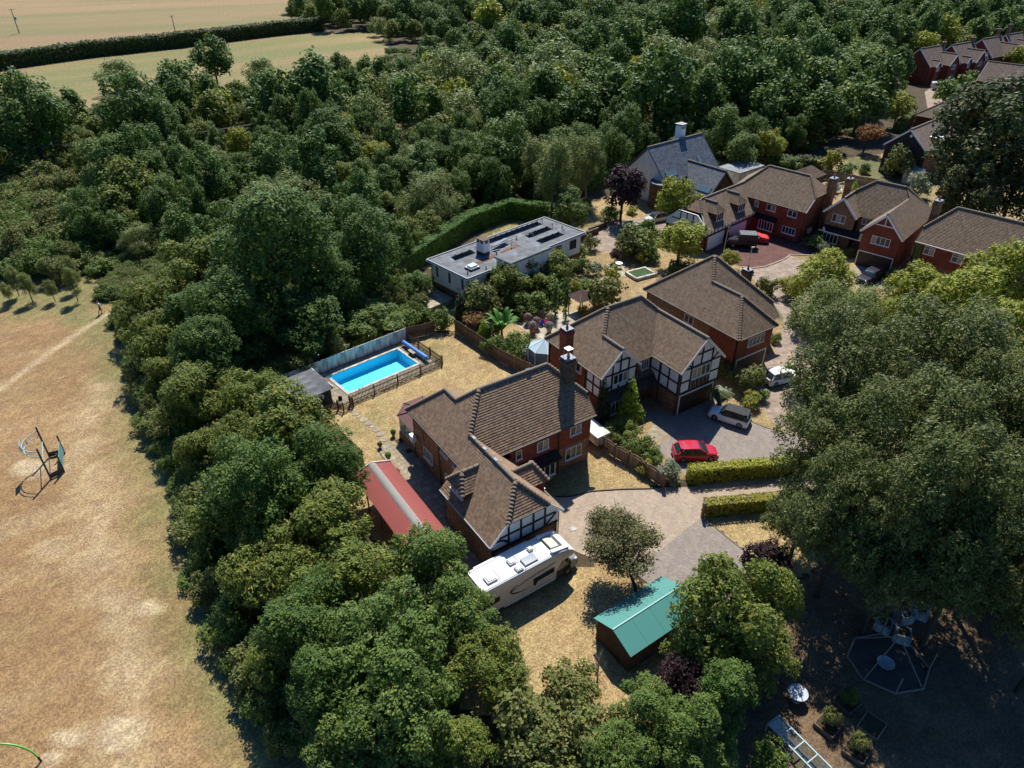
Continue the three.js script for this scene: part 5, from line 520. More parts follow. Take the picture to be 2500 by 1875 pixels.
// ---------------------------------------------------------------- houses further off on the right
function gableHouse(name, label, f, Ln, w, He, Hr, T, wm, o = {}) { // ridge along local x, gable ends
  const g = house(name, label, f);
  roofFace(g, [[0, Hr, 0], [Ln, Hr, 0], [Ln, He, w], [0, He, w]], T, o.c); roofFace(g, [[0, Hr, 0], [Ln, Hr, 0], [Ln, He, -w], [0, He, -w]], T, o.c); ridgeRow(g, [0, Hr, 0], [Ln, Hr, 0], false, o.rm ?? M.ridge, false);
  const b = w - 0.3, pr = [[0, 0], [2 * b, 0], [2 * b, He + 0.15], [b, Hr - 0.2], [0, He + 0.15]]; wall(g, [0.3, -b], [0.3, b], pr, o.gm ?? wm, { name: 'gable_wall' }); wall(g, [Ln - 0.3, b], [Ln - 0.3, -b], pr, o.gm ?? wm, { name: 'gable_wall' }); wall(g, [0.3, b], [Ln - 0.3, b], He + 0.15, wm); wall(g, [Ln - 0.3, -b], [0.3, -b], He + 0.15, wm);
  for (const [x, s] of [[0, 1], [0, -1], [Ln, 1], [Ln, -1]]) barge(g, [x, Hr, 0], [x, He, s * w], M.white, 0.28);
  for (const q of o.gables ?? []) { const y = q.H ?? Hr - 1.2, e = He, hw = q.w, v = q.v, m = (y - e) / hw, vi = w * (Hr - y) / (Hr - He); roofFace(g, [[q.u, y, vi], [q.u, y, v], [q.u - hw, e, v], [q.u - hw, e, w * 0.98]], T, o.c); roofFace(g, [[q.u, y, vi], [q.u, y, v], [q.u + hw, e, v], [q.u + hw, e, w * 0.98]], T, o.c); ridgeRow(g, [q.u, y, vi], [q.u, y, v], false, M.ridge, false); const k = hw - 0.25, p0 = [q.u - k, v - 0.3], p1 = [q.u + k, v - 0.3]; wall(g, p0, p1, [[0, 0], [2 * k, 0], [2 * k, e + 0.1], [k, y - 0.25], [0, e + 0.1]], M.hung); wall(g, [q.u - k, w - 0.3], p0, e, M.hung); wall(g, p1, [q.u + k, w - 0.3], e, M.hung); barge(g, [q.u, y, v], [q.u - hw, e, v], M.white, 0.3); barge(g, [q.u, y, v], [q.u + hw, e, v], M.white, 0.3); windowOn(g, p0, p1, k - Math.min(0.9, k * 0.6), e - 1.1, Math.min(1.8, k * 1.2), 1.2, 3, { blinds: 0.4 }); if (!q.small) windowOn(g, p0, p1, k - 0.9, 0.8, 1.8, 1.2, 3, { blinds: 0.4 }); }
  for (const [s, y, ww, hh, n] of o.win ?? []) windowOn(g, [0.3, b], [Ln - 0.3, b], s, y, ww, hh, n, { blinds: 0.5 });
  for (const [x, z, y] of o.ch ?? []) chimney(g, x, z, 1.1, 0.8, 3, y, M.brickBrown, 2, M.concrete);
  return g;
}
{ const g = gableHouse('blue_gabled_house', 'house with a dark blue boarded gable and brown tiled roof beside a big dark tree', { x: 71.814, z: -131.513, a: R(42.0) }, 14.6, 3.97, 5.19, 8.55, mat(L(0.36, 0.27, 0.22), 0.9, { map: tileTex(296, 0.1) }), M.brickRed, { gm: M.navy }); const d = part('dormer_roof', box(2.0, 0.1, 1.8, 5.2, 6.9, 2.9), M.white, g); windowOn(g, [4.3, 3.9], [6.1, 3.9], 0.1, 5.7, 1.6, 1.05, 3); part('dormer_cheek', box(1.8, 1.3, 1.5, 5.2, 6.2, 3.05), M.navy, g); const rw = part('roof_window', box(0.8, 0.1, 1.1), M.greyTrim, g); rw.position.set(8.2, 7.0, 1.85); rw.rotation.x = 0.7; part('pane', box(0.66, 0.03, 0.96, 0, 0.06, 0), M.skyglass, rw); part('satellite_dish', new THREE.CylinderGeometry(0.25, 0.25, 0.06, 16).rotateZ(PI / 2).translate(0.25, 7.4, 0.3), M.white, g); part('lean_to', box(3.2, 2.4, 2.4, -1.2, 1.2, 3.2), M.concrete, g); }
{ const g = thing('garage', 'square garage with a steep pyramid tiled roof near the orange tree', 'garage', 96.5, 0, -166.5, R(42)), T = mat(L(0.3, 0.24, 0.18), 0.9, { map: tileTex(297, 0.2) }), w = 4.1, e = 2.7, h = 5.6; for (const [a, b] of [[[-w, w], [w, w]], [[w, w], [w, -w]], [[w, -w], [-w, -w]], [[-w, -w], [-w, w]]]) roofFace(g, [[0, h, 0], [a[0], e, a[1]], [b[0], e, b[1]]], T); part('wall', box(7.4, 2.7, 7.4, 0, 1.35, 0), M.brickRed, g); for (const [x, z] of [[w, w], [-w, w], [-w, -w], [w, -w]]) ridgeRow(g, [0, h, 0], [x, e, z], true, M.hip, false); }
gableHouse('brick_house', 'long low tiled house half hidden behind the big dark tree', { x: 98, z: -158, a: R(40) }, 17, 4.6, 3.6, 7.2, mat(L(0.35, 0.27, 0.2), 0.9, { map: tileTex(298, 0.2) }), M.brickRed, { gables: [] });
{ const T = mat(L(0.37, 0.27, 0.225), 0.9, { map: tileTex(299, 0.15) });
  gableHouse('brick_house', 'red house with a wide brown roof and white-edged gable above the parked van', { x: 121.8, z: -196.5, a: R(-47) }, 14, 4.6, 4.9, 9.0, T, M.hung, { gables: [{ u: 10.5, w: 3.2, v: 7.2, H: 8.2 }], win: [[2.2, 3.5, 2.0, 1.1, 3], [5.4, 3.5, 1.3, 1.1, 2]], ch: [] });
  gableHouse('brick_house', 'first red-gabled house at the near end of the far row', { x: 113.5, z: -215.6, a: R(33.8) }, 11, 4.4, 4.8, 9.0, T, M.hung, { gables: [{ u: 9.0, w: 2.7, v: 6.3, H: 7.6 }, { u: 2.6, w: 1.5, v: 5.4, H: 6.3, small: 1 }], ch: [[11.2, 0.3, 9.8]] }, 'far row');
  gableHouse('brick_house', 'second house in the far row, behind two tile-hung gables', { x: 125.5, z: -221.8, a: R(33.8) }, 11, 4.4, 4.8, 9.0, T, M.hung, { gables: [{ u: 6.6, w: 2.7, v: 6.3, H: 7.8 }, { u: 1.9, w: 1.4, v: 5.6, H: 6.4, small: 1 }, { u: 10.2, w: 1.5, v: 5.6, H: 6.6, small: 1 }], ch: [[10.9, 0, 10.1]] });
  gableHouse('brick_house', 'third house in the far row with a tall brown roof', { x: 138.5, z: -230, a: R(33.8) }, 11, 4.6, 4.8, 9.4, T, M.hung, { gables: [{ u: 9, w: 3, v: 6.5, H: 8 }], ch: [[10.5, -1, 11.2]] });
  gableHouse('brick_house', 'house at the right end of the far row beside two chimney stacks', { x: 150, z: -238, a: R(33.8) }, 13, 4.6, 4.8, 9.4, T, M.hung, { gables: [{ u: 5, w: 3, v: 6.5, H: 8 }], ch: [[1, 0, 12.2], [11, 0, 11.2]] }); }

// ---------------------------------------------------------------- cars
function loft(stations, half, seg = 10) { // stations: [x, yBottom, yTop, halfWidthBottom, halfWidthTop]; a closed rounded hull along x
  const pos = [], ix = [], n = seg; const ring = (s) => { const [x, y0, y1, w0, w1] = s, o = []; for (let i = 0; i <= n; i++) { const t = i / n, a = t * PI / 2, r = 0.28; let y, w; if (t < 0.5) { const q = t / 0.5; y = lerp(y0, y1 - (y1 - y0) * r, q); w = lerp(w0, w1, q); } else { const q = (t - 0.5) / 0.5, an = q * PI / 2; y = y1 - (y1 - y0) * r * (1 - Math.sin(an)); w = w1 * (0.72 + 0.28 * Math.cos(an)) * (1 - 0) - (q > 0.99 ? 0 : 0); } o.push([x, y, w]); } return o; };
  const R_ = stations.map(ring), m = 2 * (n + 1); for (const r of R_) { for (const p of r) pos.push(p[0], p[1], p[2]); for (const p of [...r].reverse()) pos.push(p[0], p[1], -p[2]); }
  for (let i = 0; i + 1 < R_.length; i++) for (let j = 0; j < m; j++) { const a = i * m + j, b = i * m + (j + 1) % m, c = a + m, d = b + m; ix.push(a, b, c, b, d, c); }
  for (const [i, flip] of [[0, 0], [R_.length - 1, 1]]) { for (let j = 1; j + 1 < m; j++) flip ? ix.push(i * m, i * m + j, i * m + j + 1) : ix.push(i * m, i * m + j + 1, i * m + j); }
  let g = new THREE.BufferGeometry(); g.setAttribute('position', new THREE.Float32BufferAttribute(pos, 3)); g.setIndex(ix); g.computeVertexNormals(); return g;
}
const tyreGeo = new THREE.TorusGeometry(0.24, 0.1, 10, 22), rimGeo = (() => { const l = [new THREE.CylinderGeometry(0.2, 0.2, 0.12, 20).rotateX(PI / 2)]; for (let k = 0; k < 5; k++) l.push(box(0.34, 0.05, 0.16).translate(0, 0, 0).rotateZ(k * PI / 5)); return merge(l); })();
function car(name, label, x, z, ry, o, group) { // nose towards +x
  const g = thing(name, label, 'car', x, 0, z, ry, group), Ln = o.L, W = o.W / 2, h = o.H, bl = o.belt ?? 0.62 * h, p = o.paint, gc = 0.2, a = -Ln / 2, b = Ln / 2, hood = o.hood ?? 0.58 * h;
  part('body', loft([[a, gc + 0.15, bl - 0.12, W * 0.86, W * 0.78], [a + 0.08, gc + 0.02, bl, W * 0.96, W * 0.9], [a + 0.5, gc, bl + 0.02, W, W * 0.97], [a + Ln * 0.4, gc, bl + 0.01, W, W * 0.97], [b - Ln * 0.3, gc, bl - 0.01, W, W * 0.96], [b - Ln * 0.24, gc, hood + 0.02, W, W * 0.95], [b - 0.35, gc, hood - 0.1, W * 0.97, W * 0.88], [b - 0.08, gc + 0.04, hood - 0.2, W * 0.88, W * 0.74], [b, gc + 0.14, hood - 0.34, W * 0.76, W * 0.64]]), p, g);
  const c0 = a + (o.rear ?? 0.12), c1 = a + (o.rearTop ?? 0.6), c2 = b - Ln * (o.scr ?? 0.43), c3 = b - Ln * (o.scrB ?? 0.27);
  part('greenhouse', loft([[c0, bl - 0.1, bl + 0.02, W * 0.84, W * 0.82], [lerp(c0, c1, 0.5), bl - 0.1, lerp(bl, h, 0.55), W * 0.9, W * 0.76], [c1, bl - 0.1, h - 0.05, W * 0.92, W * 0.74], [(c1 + c2) / 2, bl - 0.1, h - 0.012, W * 0.93, W * 0.74], [c2, bl - 0.1, h - 0.05, W * 0.92, W * 0.73], [lerp(c2, c3, 0.55), bl - 0.1, lerp(h, bl, 0.5), W * 0.9, W * 0.76], [c3, bl - 0.1, bl + 0.02, W * 0.86, W * 0.8]]), o.glass ?? M.glass, g);
  part('roof_panel', loft([[c1 - 0.08, h - 0.1, h - 0.035, W * 0.74, W * 0.72], [c1 + 0.1, h - 0.1, h, W * 0.755, W * 0.745], [(c1 + c2) / 2, h - 0.08, h + 0.022, W * 0.76, W * 0.75], [c2 - 0.1, h - 0.1, h, W * 0.75, W * 0.74], [c2 + 0.04, h - 0.1, h - 0.045, W * 0.73, W * 0.71]]), o.roof ?? p, g);
  for (const s of [-1, 1]) { for (const [xa, ya, xb, yb, w] of [[c1 + 0.02, h - 0.06, c0 + 0.1, bl, 0.12], [(c1 + c2) / 2, h - 0.05, (c1 + c2) / 2 - 0.08, bl, 0.07], [c2, h - 0.06, c3, bl, 0.06]]) part('pillar', bar(V3(xa, ya, s * W * 0.745), V3(xb, yb, s * W * 0.9), w, 0.03), o.pillar ?? p, g); part('headlight', new THREE.SphereGeometry(0.14, 12, 8).scale(0.9, 0.6, 1).translate(b - 0.17, hood - 0.28, s * W * 0.66), mat(L(0.6, 0.63, 0.66), 0.1), g); part('tail_light', box(0.06, 0.28, 0.14, a + 0.1, bl - 0.1, s * W * 0.84), mat(L(0.4, 0.01, 0.01), 0.2), g); part('wing_mirror', new THREE.SphereGeometry(0.1, 8, 6).scale(0.7, 0.7, 1.1).translate(c3 - 0.18, bl + 0.06, s * (W + 0.06)), o.mirror ?? p, g); }
  for (const wx of [a + Ln * 0.19, b - Ln * 0.19]) for (const s of [-1, 1]) { const w = part('wheel', tyreGeo, M.rubber, g); w.position.set(wx, 0.33, s * (W - 0.08)); part('rim', rimGeo, M.alloy, w); }
  part('number_plate', box(0.02, 0.11, 0.5, a - 0.005, 0.55, 0), o.plate ?? mat(L(0.65, 0.5, 0.05), 0.5), g); part('bumper', merge([loft([[a - 0.04, gc + 0.05, gc + 0.24, W * 0.8, W * 0.76], [a + 0.25, gc + 0.02, gc + 0.26, W * 0.98, W * 0.96]])]), o.bump ?? M.dark, g); if (o.spoiler) part('rear_spoiler', box(0.3, 0.04, W * 1.35, c1 - 0.12, h - 0.02, 0), o.roof ?? p, g);
  return g;
}
const pr = paint(0.42, 0.008, 0.03), pw_ = paint(0.78, 0.79, 0.8), pk = paint(0.006, 0.006, 0.008), pd = paint(0.01, 0.011, 0.016);
car('parked_car', 'red hatchback parked behind the yellow-green hedge', 16.75, -50.35, R(2), { L: 4.05, W: 1.75, H: 1.43, belt: 0.92, hood: 0.9, rearTop: 0.75, scr: 0.45, scrB: 0.24, paint: pr, spoiler: 1, bump: pr });
car('parked_car', 'white compact car with black roof on the grey drive', 21.35, -55.95, R(148), { L: 3.95, W: 1.78, H: 1.52, paint: pw_, roof: mat(L(0.012, 0.013, 0.016), 0.8, { }), pillar: pk, spoiler: 1, rear: 0.06, rearTop: 0.5, scr: 0.4 });
car('parked_car', 'black estate car parked before the dark garage', 48.3, -87.3, R(215), { L: 4.7, W: 1.86, H: 1.62, paint: pd, rear: 0.06, rearTop: 0.45 });
car('parked_car', 'small silver and white car beside the timber stair tower', 23.0, -109.0, R(205), { L: 3.85, W: 1.72, H: 1.4, paint: paint(0.5, 0.51, 0.52), roof: pk });
car('parked_car', 'silver car partly hidden by trees before the hipped house', 28.6, -62.9, R(20), { L: 4.2, W: 1.76, H: 1.5, paint: paint(0.62, 0.62, 0.6) });
{ // boxy black off-roader
  const g = thing('off_road_car', 'boxy black off-road car with pale roof rack on maroon drive', 'car', 34.0, 0, -98.9, R(172)), W = 0.95;
  part('body', merge([new RoundedBoxGeometry(4.3, 0.75, 1.9, 3, 0.08).translate(0, 0.88, 0), new RoundedBoxGeometry(1.35, 0.25, 1.7, 3, 0.08).translate(1.4, 1.2, 0)]), pk, g); part('cabin', new RoundedBoxGeometry(2.75, 0.85, 1.76, 3, 0.1).translate(-0.72, 1.58, 0), M.glass, g); part('roof_panel', new RoundedBoxGeometry(2.7, 0.1, 1.72, 2, 0.04).translate(-0.74, 2.0, 0), pk, g); const rk = part('roof_rack', merge([box(2.4, 0.04, 0.05, -0.75, 2.13, 0.8), box(2.4, 0.04, 0.05, -0.75, 2.13, -0.8)]), M.lead, g); for (let k = 0; k < 12; k++) part('rack_slat', box(0.1, 0.03, 1.55, -1.85 + k * 0.2, 2.13, 0), M.lead, rk);
  for (const s of [-1, 1]) { for (const xx of [0.55, -0.35, -1.3, -2.0]) part('pillar', box(0.1, 0.8, 0.05, xx, 1.6, s * 0.87), pk, g); part('headlight', new THREE.CylinderGeometry(0.13, 0.13, 0.06, 16).rotateZ(PI / 2).translate(2.16, 1.0, s * 0.65), mat(L(0.6, 0.62, 0.64), 0.15), g); part('wheel_arch', box(0.95, 0.1, 0.16, 1.3, 1.02, s * 0.98), M.dark, g); part('wheel_arch', box(0.95, 0.1, 0.16, -1.35, 1.02, s * 0.98), M.dark, g); for (const xx of [1.3, -1.35]) { const w = part('wheel', tyreGeo, M.rubber, g); w.scale.setScalar(1.18); w.position.set(xx, 0.4, s * 0.86); part('rim', rimGeo, M.alloy, w); } part('wing_mirror', box(0.1, 0.18, 0.2, 0.62, 1.42, s * 1.05), pk, g); }
  part('spare_wheel', new THREE.CylinderGeometry(0.38, 0.38, 0.22, 22).rotateZ(PI / 2).translate(-2.26, 1.15, 0), M.dark, g); part('bumper', box(0.15, 0.22, 1.8, 2.2, 0.6, 0), M.dark, g);
}
{ // low sports car under a red cover
  const g = thing('covered_car', 'low car under a bright red fitted cover by white garage doors', 'car', 36.3, 0, -100.9, R(165)), cov = mat(L(0.55, 0.015, 0.02), 0.6);
  part('cover', loft([[-2.25, 0.3, 0.75, 0.78, 0.7], [-1.9, 0.25, 0.92, 0.92, 0.86], [-1.1, 0.25, 1.05, 0.94, 0.86], [-0.5, 0.25, 1.27, 0.94, 0.7], [0.2, 0.25, 1.3, 0.94, 0.7], [0.9, 0.25, 1.02, 0.94, 0.84], [1.6, 0.25, 0.82, 0.92, 0.82], [2.15, 0.3, 0.62, 0.76, 0.62]], 0, 12), cov, g);
  for (const xx of [-1.35, 1.35]) for (const s of [-1, 1]) { const w = part('wheel', tyreGeo, M.rubber, g); w.position.set(xx, 0.33, s * 0.82); part('rim', rimGeo, M.alloy, w); }
}
{ // van among the far houses
  const g = thing('parked_van', 'silver van parked between the far red houses', 'van', 117.5, 0, -206.5, R(-8)); part('body', new RoundedBoxGeometry(5.2, 1.5, 1.95, 4, 0.25).translate(0, 1.2, 0), paint(0.5, 0.52, 0.54), g); part('greenhouse', new RoundedBoxGeometry(4.2, 0.6, 1.97, 3, 0.15).translate(-0.1, 1.5, 0), M.glass, g); part('roof_panel', new RoundedBoxGeometry(4.6, 0.25, 1.9, 3, 0.1).translate(-0.1, 1.92, 0), paint(0.6, 0.62, 0.64), g); for (const xx of [-1.6, 1.6]) for (const s of [-1, 1]) { const w = part('wheel', tyreGeo, M.rubber, g); w.position.set(xx, 0.34, s * 0.88); part('rim', rimGeo, M.alloy, w); }
}
// ---------------------------------------------------------------- motorhome
{
  const g = thing('motorhome', 'long white motorhome with roof solar panel parked beside the timbered garage gable', 'motorhome', 0, 0, 0, 0);
  // nose towards +x; length 8.2, width 2.3
  g.position.set(0.85, 0, -35.45); g.rotation.y = R(34.3);
  const wht = new THREE.MeshPhysicalMaterial({ color: L(0.68, 0.68, 0.67), roughness: 0.85, specularIntensity: 0.3, clearcoat: 0.25, clearcoatRoughness: 0.03 }), champ = new THREE.MeshPhysicalMaterial({ color: L(0.6, 0.56, 0.5), roughness: 0.4, clearcoat: 0.5, clearcoatRoughness: 0.1 }), cabm = paint(0.2, 0.205, 0.215), W = 1.15;
  const side = new THREE.Shape(); side.moveTo(-4.3, 0.5); side.lineTo(-4.3, 2.65); side.quadraticCurveTo(-4.3, 2.95, -4.0, 2.95); side.lineTo(2.2, 2.95); side.quadraticCurveTo(3.35, 2.93, 3.75, 2.35); side.quadraticCurveTo(3.86, 2.1, 3.6, 2.02); side.lineTo(2.65, 1.95); side.lineTo(2.25, 1.3); side.lineTo(2.2, 0.5); side.closePath();
  part('body', new THREE.ExtrudeGeometry(side, { depth: 2 * W - 0.2, bevelEnabled: true, bevelSize: 0.1, bevelThickness: 0.1, bevelSegments: 4, curveSegments: 10, bevelOffset: -0.1 }).translate(0, 0, -W + 0.1), champ, g);
  const rf = new THREE.Shape(); rf.moveTo(-4.15, 2.85); rf.lineTo(-4.1, 3.0); rf.lineTo(2.2, 3.01); rf.quadraticCurveTo(3.4, 3.0, 3.85, 2.3); rf.lineTo(3.7, 2.25); rf.quadraticCurveTo(3.3, 2.85, 2.2, 2.86); rf.closePath(); part('roof', new THREE.ExtrudeGeometry(rf, { depth: 2 * W - 0.24, bevelEnabled: true, bevelSize: 0.05, bevelThickness: 0.1, bevelSegments: 3, curveSegments: 12 }).translate(0, 0, -W + 0.12), wht, g);
  part('cab', loft([[1.9, 0.4, 1.95, 1.02, 0.96], [2.7, 0.4, 1.98, 1.02, 0.94], [3.3, 0.4, 1.55, 1.02, 0.92], [3.75, 0.4, 1.22, 1.0, 0.9], [4.3, 0.42, 1.05, 0.95, 0.8], [4.55, 0.5, 0.85, 0.78, 0.65]], 0, 10), cabm, g);
  { const ws = part('windscreen', loft([[2.5, 1.2, 2.06, 0.98, 0.93], [3.05, 1.2, 1.85, 0.97, 0.92], [3.72, 1.15, 1.28, 0.93, 0.88]], 0, 8).scale(1.005, 1.01, 0.99), M.glass, g); }
  for (const s of [-1, 1]) { part('cab_window', box(1.05, 0.62, 0.03, 2.75, 1.5, s * 1.03), M.glass, g); part('wing_mirror', new RoundedBoxGeometry(0.14, 0.36, 0.22, 2, 0.05).translate(3.35, 1.45, s * 1.22), M.dark, g); part('headlight', new THREE.SphereGeometry(0.17, 12, 8).scale(1.2, 0.7, 0.8).translate(4.25, 0.92, s * 0.72), mat(L(0.65, 0.67, 0.7), 0.1), g);
    part('cab_lower_trim', box(1.5, 0.3, 0.03, 2.9, 0.72, s * 1.035), M.dark, g); for (const xx of [3.35, -1.95, -2.85]) { const w = part('wheel', tyreGeo, M.rubber, g); w.position.set(xx, 0.34, s * 0.98); part('rim', rimGeo, M.alloy, w); part('wheel_arch', new THREE.TorusGeometry(0.4, 0.05, 6, 14, PI).translate(xx, 0.4, s * 1.13), xx > 0 ? M.dark : wht, g); }
    part('skirt', box(4.4, 0.22, 0.08, -0.1, 0.5, s * 1.14), wht, g); part('skirt', box(0.9, 0.22, 0.08, -3.75, 0.52, s * 1.14), wht, g);
    part('roof_rail', box(5.6, 0.06, 0.06, -1.2, 3.06, s * 1.0), wht, g);
  }
  const sg = (pts) => { const s = new THREE.Shape(pts.map((p) => new THREE.Vector2(...p))); return new THREE.ExtrudeGeometry(s, { depth: 0.02, bevelEnabled: false }).translate(0, 0, W + 0.002); };
  part('side_window', sg([[0.05, 1.75], [1.95, 1.85], [1.95, 1.35], [0.45, 1.3], [0.3, 1.0], [0.08, 1.0]]), M.glass, g); part('side_window', sg([[-4.2, 1.9], [-2.85, 1.9], [-2.85, 1.45], [-4.2, 1.3]]), M.glass, g);
  const stripe = (pts, w) => { const c = new THREE.CatmullRomCurve3(pts.map((p) => V3(p[0], p[1], W + 0.012))), gg = []; for (let i = 0; i < 16; i++) gg.push(bar(c.getPoint(i / 16), c.getPoint((i + 1) / 16), w * Math.sin(PI * (i + 1.2) / 18.5) + 0.01, 0.012)); const q = new THREE.TubeGeometry(c, 24, w / 2, 6).scale(1, 1, 1); return q; };
  { const c1 = stripe([[2.0, 2.3], [0.4, 2.15], [-1.2, 1.9], [-2.0, 1.55]], 0.05); part('graphic_stripe', c1, M.dark, g); const cres = new THREE.Shape(); cres.moveTo(-2.0, 1.62); cres.quadraticCurveTo(-2.05, 1.9, -1.3, 2.1); cres.quadraticCurveTo(-1.85, 1.85, -1.82, 1.66); cres.closePath(); part('graphic_stripe', new THREE.ExtrudeGeometry(cres, { depth: 0.012, bevelEnabled: false }).translate(0, 0, W + 0.004), M.dark, g); const cr2 = new THREE.Shape(); cr2.moveTo(-1.95, 1.5); cr2.quadraticCurveTo(-1.6, 1.05, -0.1, 1.12); cr2.quadraticCurveTo(-1.3, 1.15, -1.72, 1.5); cr2.closePath(); part('graphic_stripe', new THREE.ExtrudeGeometry(cr2, { depth: 0.012, bevelEnabled: false }).translate(0, 0, W + 0.004), M.dark, g); part('door_outline', merge([box(0.02, 1.3, 0.015, 2.02, 1.5, W), box(0.02, 1.3, 0.015, -0.2, 1.5, W)]), wht, g); }
  { const cellM = mat(L(0.05, 0.06, 0.1), 0.1), sp = part('roof_solar_panel', box(1.15, 0.05, 0.75, 0.15, 3.16, 0.45), mat(L(0.4, 0.41, 0.43), 0.8), g); for (let i = 0; i < 6; i++) for (let j = 0; j < 4; j++) part('solar_cell', box(0.165, 0.012, 0.15, -0.32 + i * 0.185, 3.195, 0.2 + j * 0.17), cellM, sp); }
  for (const [xx, zz, w, d] of [[-1.05, -0.1, 0.55, 0.6], [-0.95, 0.72, 0.55, 0.55], [-3.1, 0.35, 0.85, 0.75], [0.75, -0.3, 0.42, 0.42]]) { const v = part('roof_vent', new RoundedBoxGeometry(w, 0.12, d, 3, 0.05).translate(xx, 3.16, zz), wht, g); part('vent_dome', new RoundedBoxGeometry(w * 0.78, 0.1, d * 0.75, 3, 0.05).translate(xx, 3.23, zz), mat(L(0.3, 0.3, 0.25), 0.2), v); part('roof_bar', box(0.03, 0.04, d + 0.3, xx + w / 2 + 0.12, 3.18, zz), M.dark, v); }
  { const q = part('roof_window', new THREE.BufferGeometry().copy(box(1.1, 0.06, 1.25)), M.dark, g); q.position.set(2.5, 3.06, 0); q.rotation.z = -0.18; part('window_blind', box(0.72, 0.03, 1.05, -0.12, 0.045, 0), mat(L(0.66, 0.58, 0.44), 0.15), q); part('roof_fairing', new RoundedBoxGeometry(1.6, 0.16, 0.35, 3, 0.07).translate(0.05, 0.05, 0.86), wht, q); part('roof_fairing', new RoundedBoxGeometry(1.6, 0.16, 0.3, 3, 0.07).translate(0.05, 0.05, -0.86), wht, q); }
  part('awning', box(4.6, 0.14, 0.14, -1.2, 2.85, -W - 0.1), wht, g); part('tail_light', box(0.05, 0.5, 0.12, -4.42, 1.1, 0.95), mat(L(0.4, 0.01, 0.01), 0.3), g);
}
// ---------------------------------------------------------------- foliage
const leafMat = new THREE.MeshPhysicalMaterial({ color: L(1, 1, 1), vertexColors: true, roughness: 0.75, transmission: 0.4, thickness: 0, specularIntensity: 0.35, side: THREE.DoubleSide });
const hsl = (c, r, v = 0.22) => { const k = 1 + (r() - 0.5) * 2 * v, h = (r() - 0.5) * 0.16; return [c[0] * k * (1 + h), c[1] * k, c[2] * k * (1 - h)]; };
class Leaves { // many leaf sprays in one surface
  constructor(n) { this.p = new Float32Array(n * 12); this.n = new Float32Array(n * 12); this.c = new Float32Array(n * 12); this.i = new Uint32Array(n * 6); this.k = 0; this.max = n; }
  add(x, y, z, nx, ny, nz, s, asp, col, r) {
    if (this.k >= this.max) return; const k = this.k++, a = r() * 6.283; let tx = ny * Math.cos(a) - nz * Math.sin(a), ty = nz * Math.cos(a * 1.7) - nx * Math.cos(a), tz = nx * Math.sin(a) - ny * Math.sin(a * 1.3); const d = tx * nx + ty * ny + tz * nz; tx -= d * nx; ty -= d * ny; tz -= d * nz; const l = Math.hypot(tx, ty, tz) || 1; tx /= l; ty /= l; tz /= l; const bx = ny * tz - nz * ty, by = nz * tx - nx * tz, bz = nx * ty - ny * tx, w = s * asp, f = s * 0.22, P = this.p, o = k * 12;
    P[o] = x - tx * s; P[o + 1] = y - ty * s; P[o + 2] = z - tz * s; P[o + 3] = x + bx * w - nx * f; P[o + 4] = y + by * w - ny * f; P[o + 5] = z + bz * w - nz * f; P[o + 6] = x + tx * s; P[o + 7] = y + ty * s; P[o + 8] = z + tz * s; P[o + 9] = x - bx * w - nx * f; P[o + 10] = y - by * w - ny * f; P[o + 11] = z - bz * w - nz * f;
    for (let q = 0; q < 4; q++) { this.n[o + q * 3] = nx; this.n[o + q * 3 + 1] = ny; this.n[o + q * 3 + 2] = nz; this.c[o + q * 3] = col[0]; this.c[o + q * 3 + 1] = col[1]; this.c[o + q * 3 + 2] = col[2]; } const v = k * 4; this.i.set([v, v + 2, v + 1, v, v + 3, v + 2], k * 6);
  }
  geo() { const g = new THREE.BufferGeometry(), k = this.k; g.setAttribute('position', new THREE.BufferAttribute(this.p.slice(0, k * 12), 3)); g.setAttribute('normal', new THREE.BufferAttribute(this.n.slice(0, k * 12), 3)); g.setAttribute('color', new THREE.BufferAttribute(this.c.slice(0, k * 12), 3)); g.setIndex(new THREE.BufferAttribute(this.i.slice(0, k * 6), 1)); return g; }
}
const rdir = (r) => { const z = 2 * r() - 1, a = r() * 6.283, q = Math.sqrt(1 - z * z); return [q * Math.cos(a), z, q * Math.sin(a)]; };
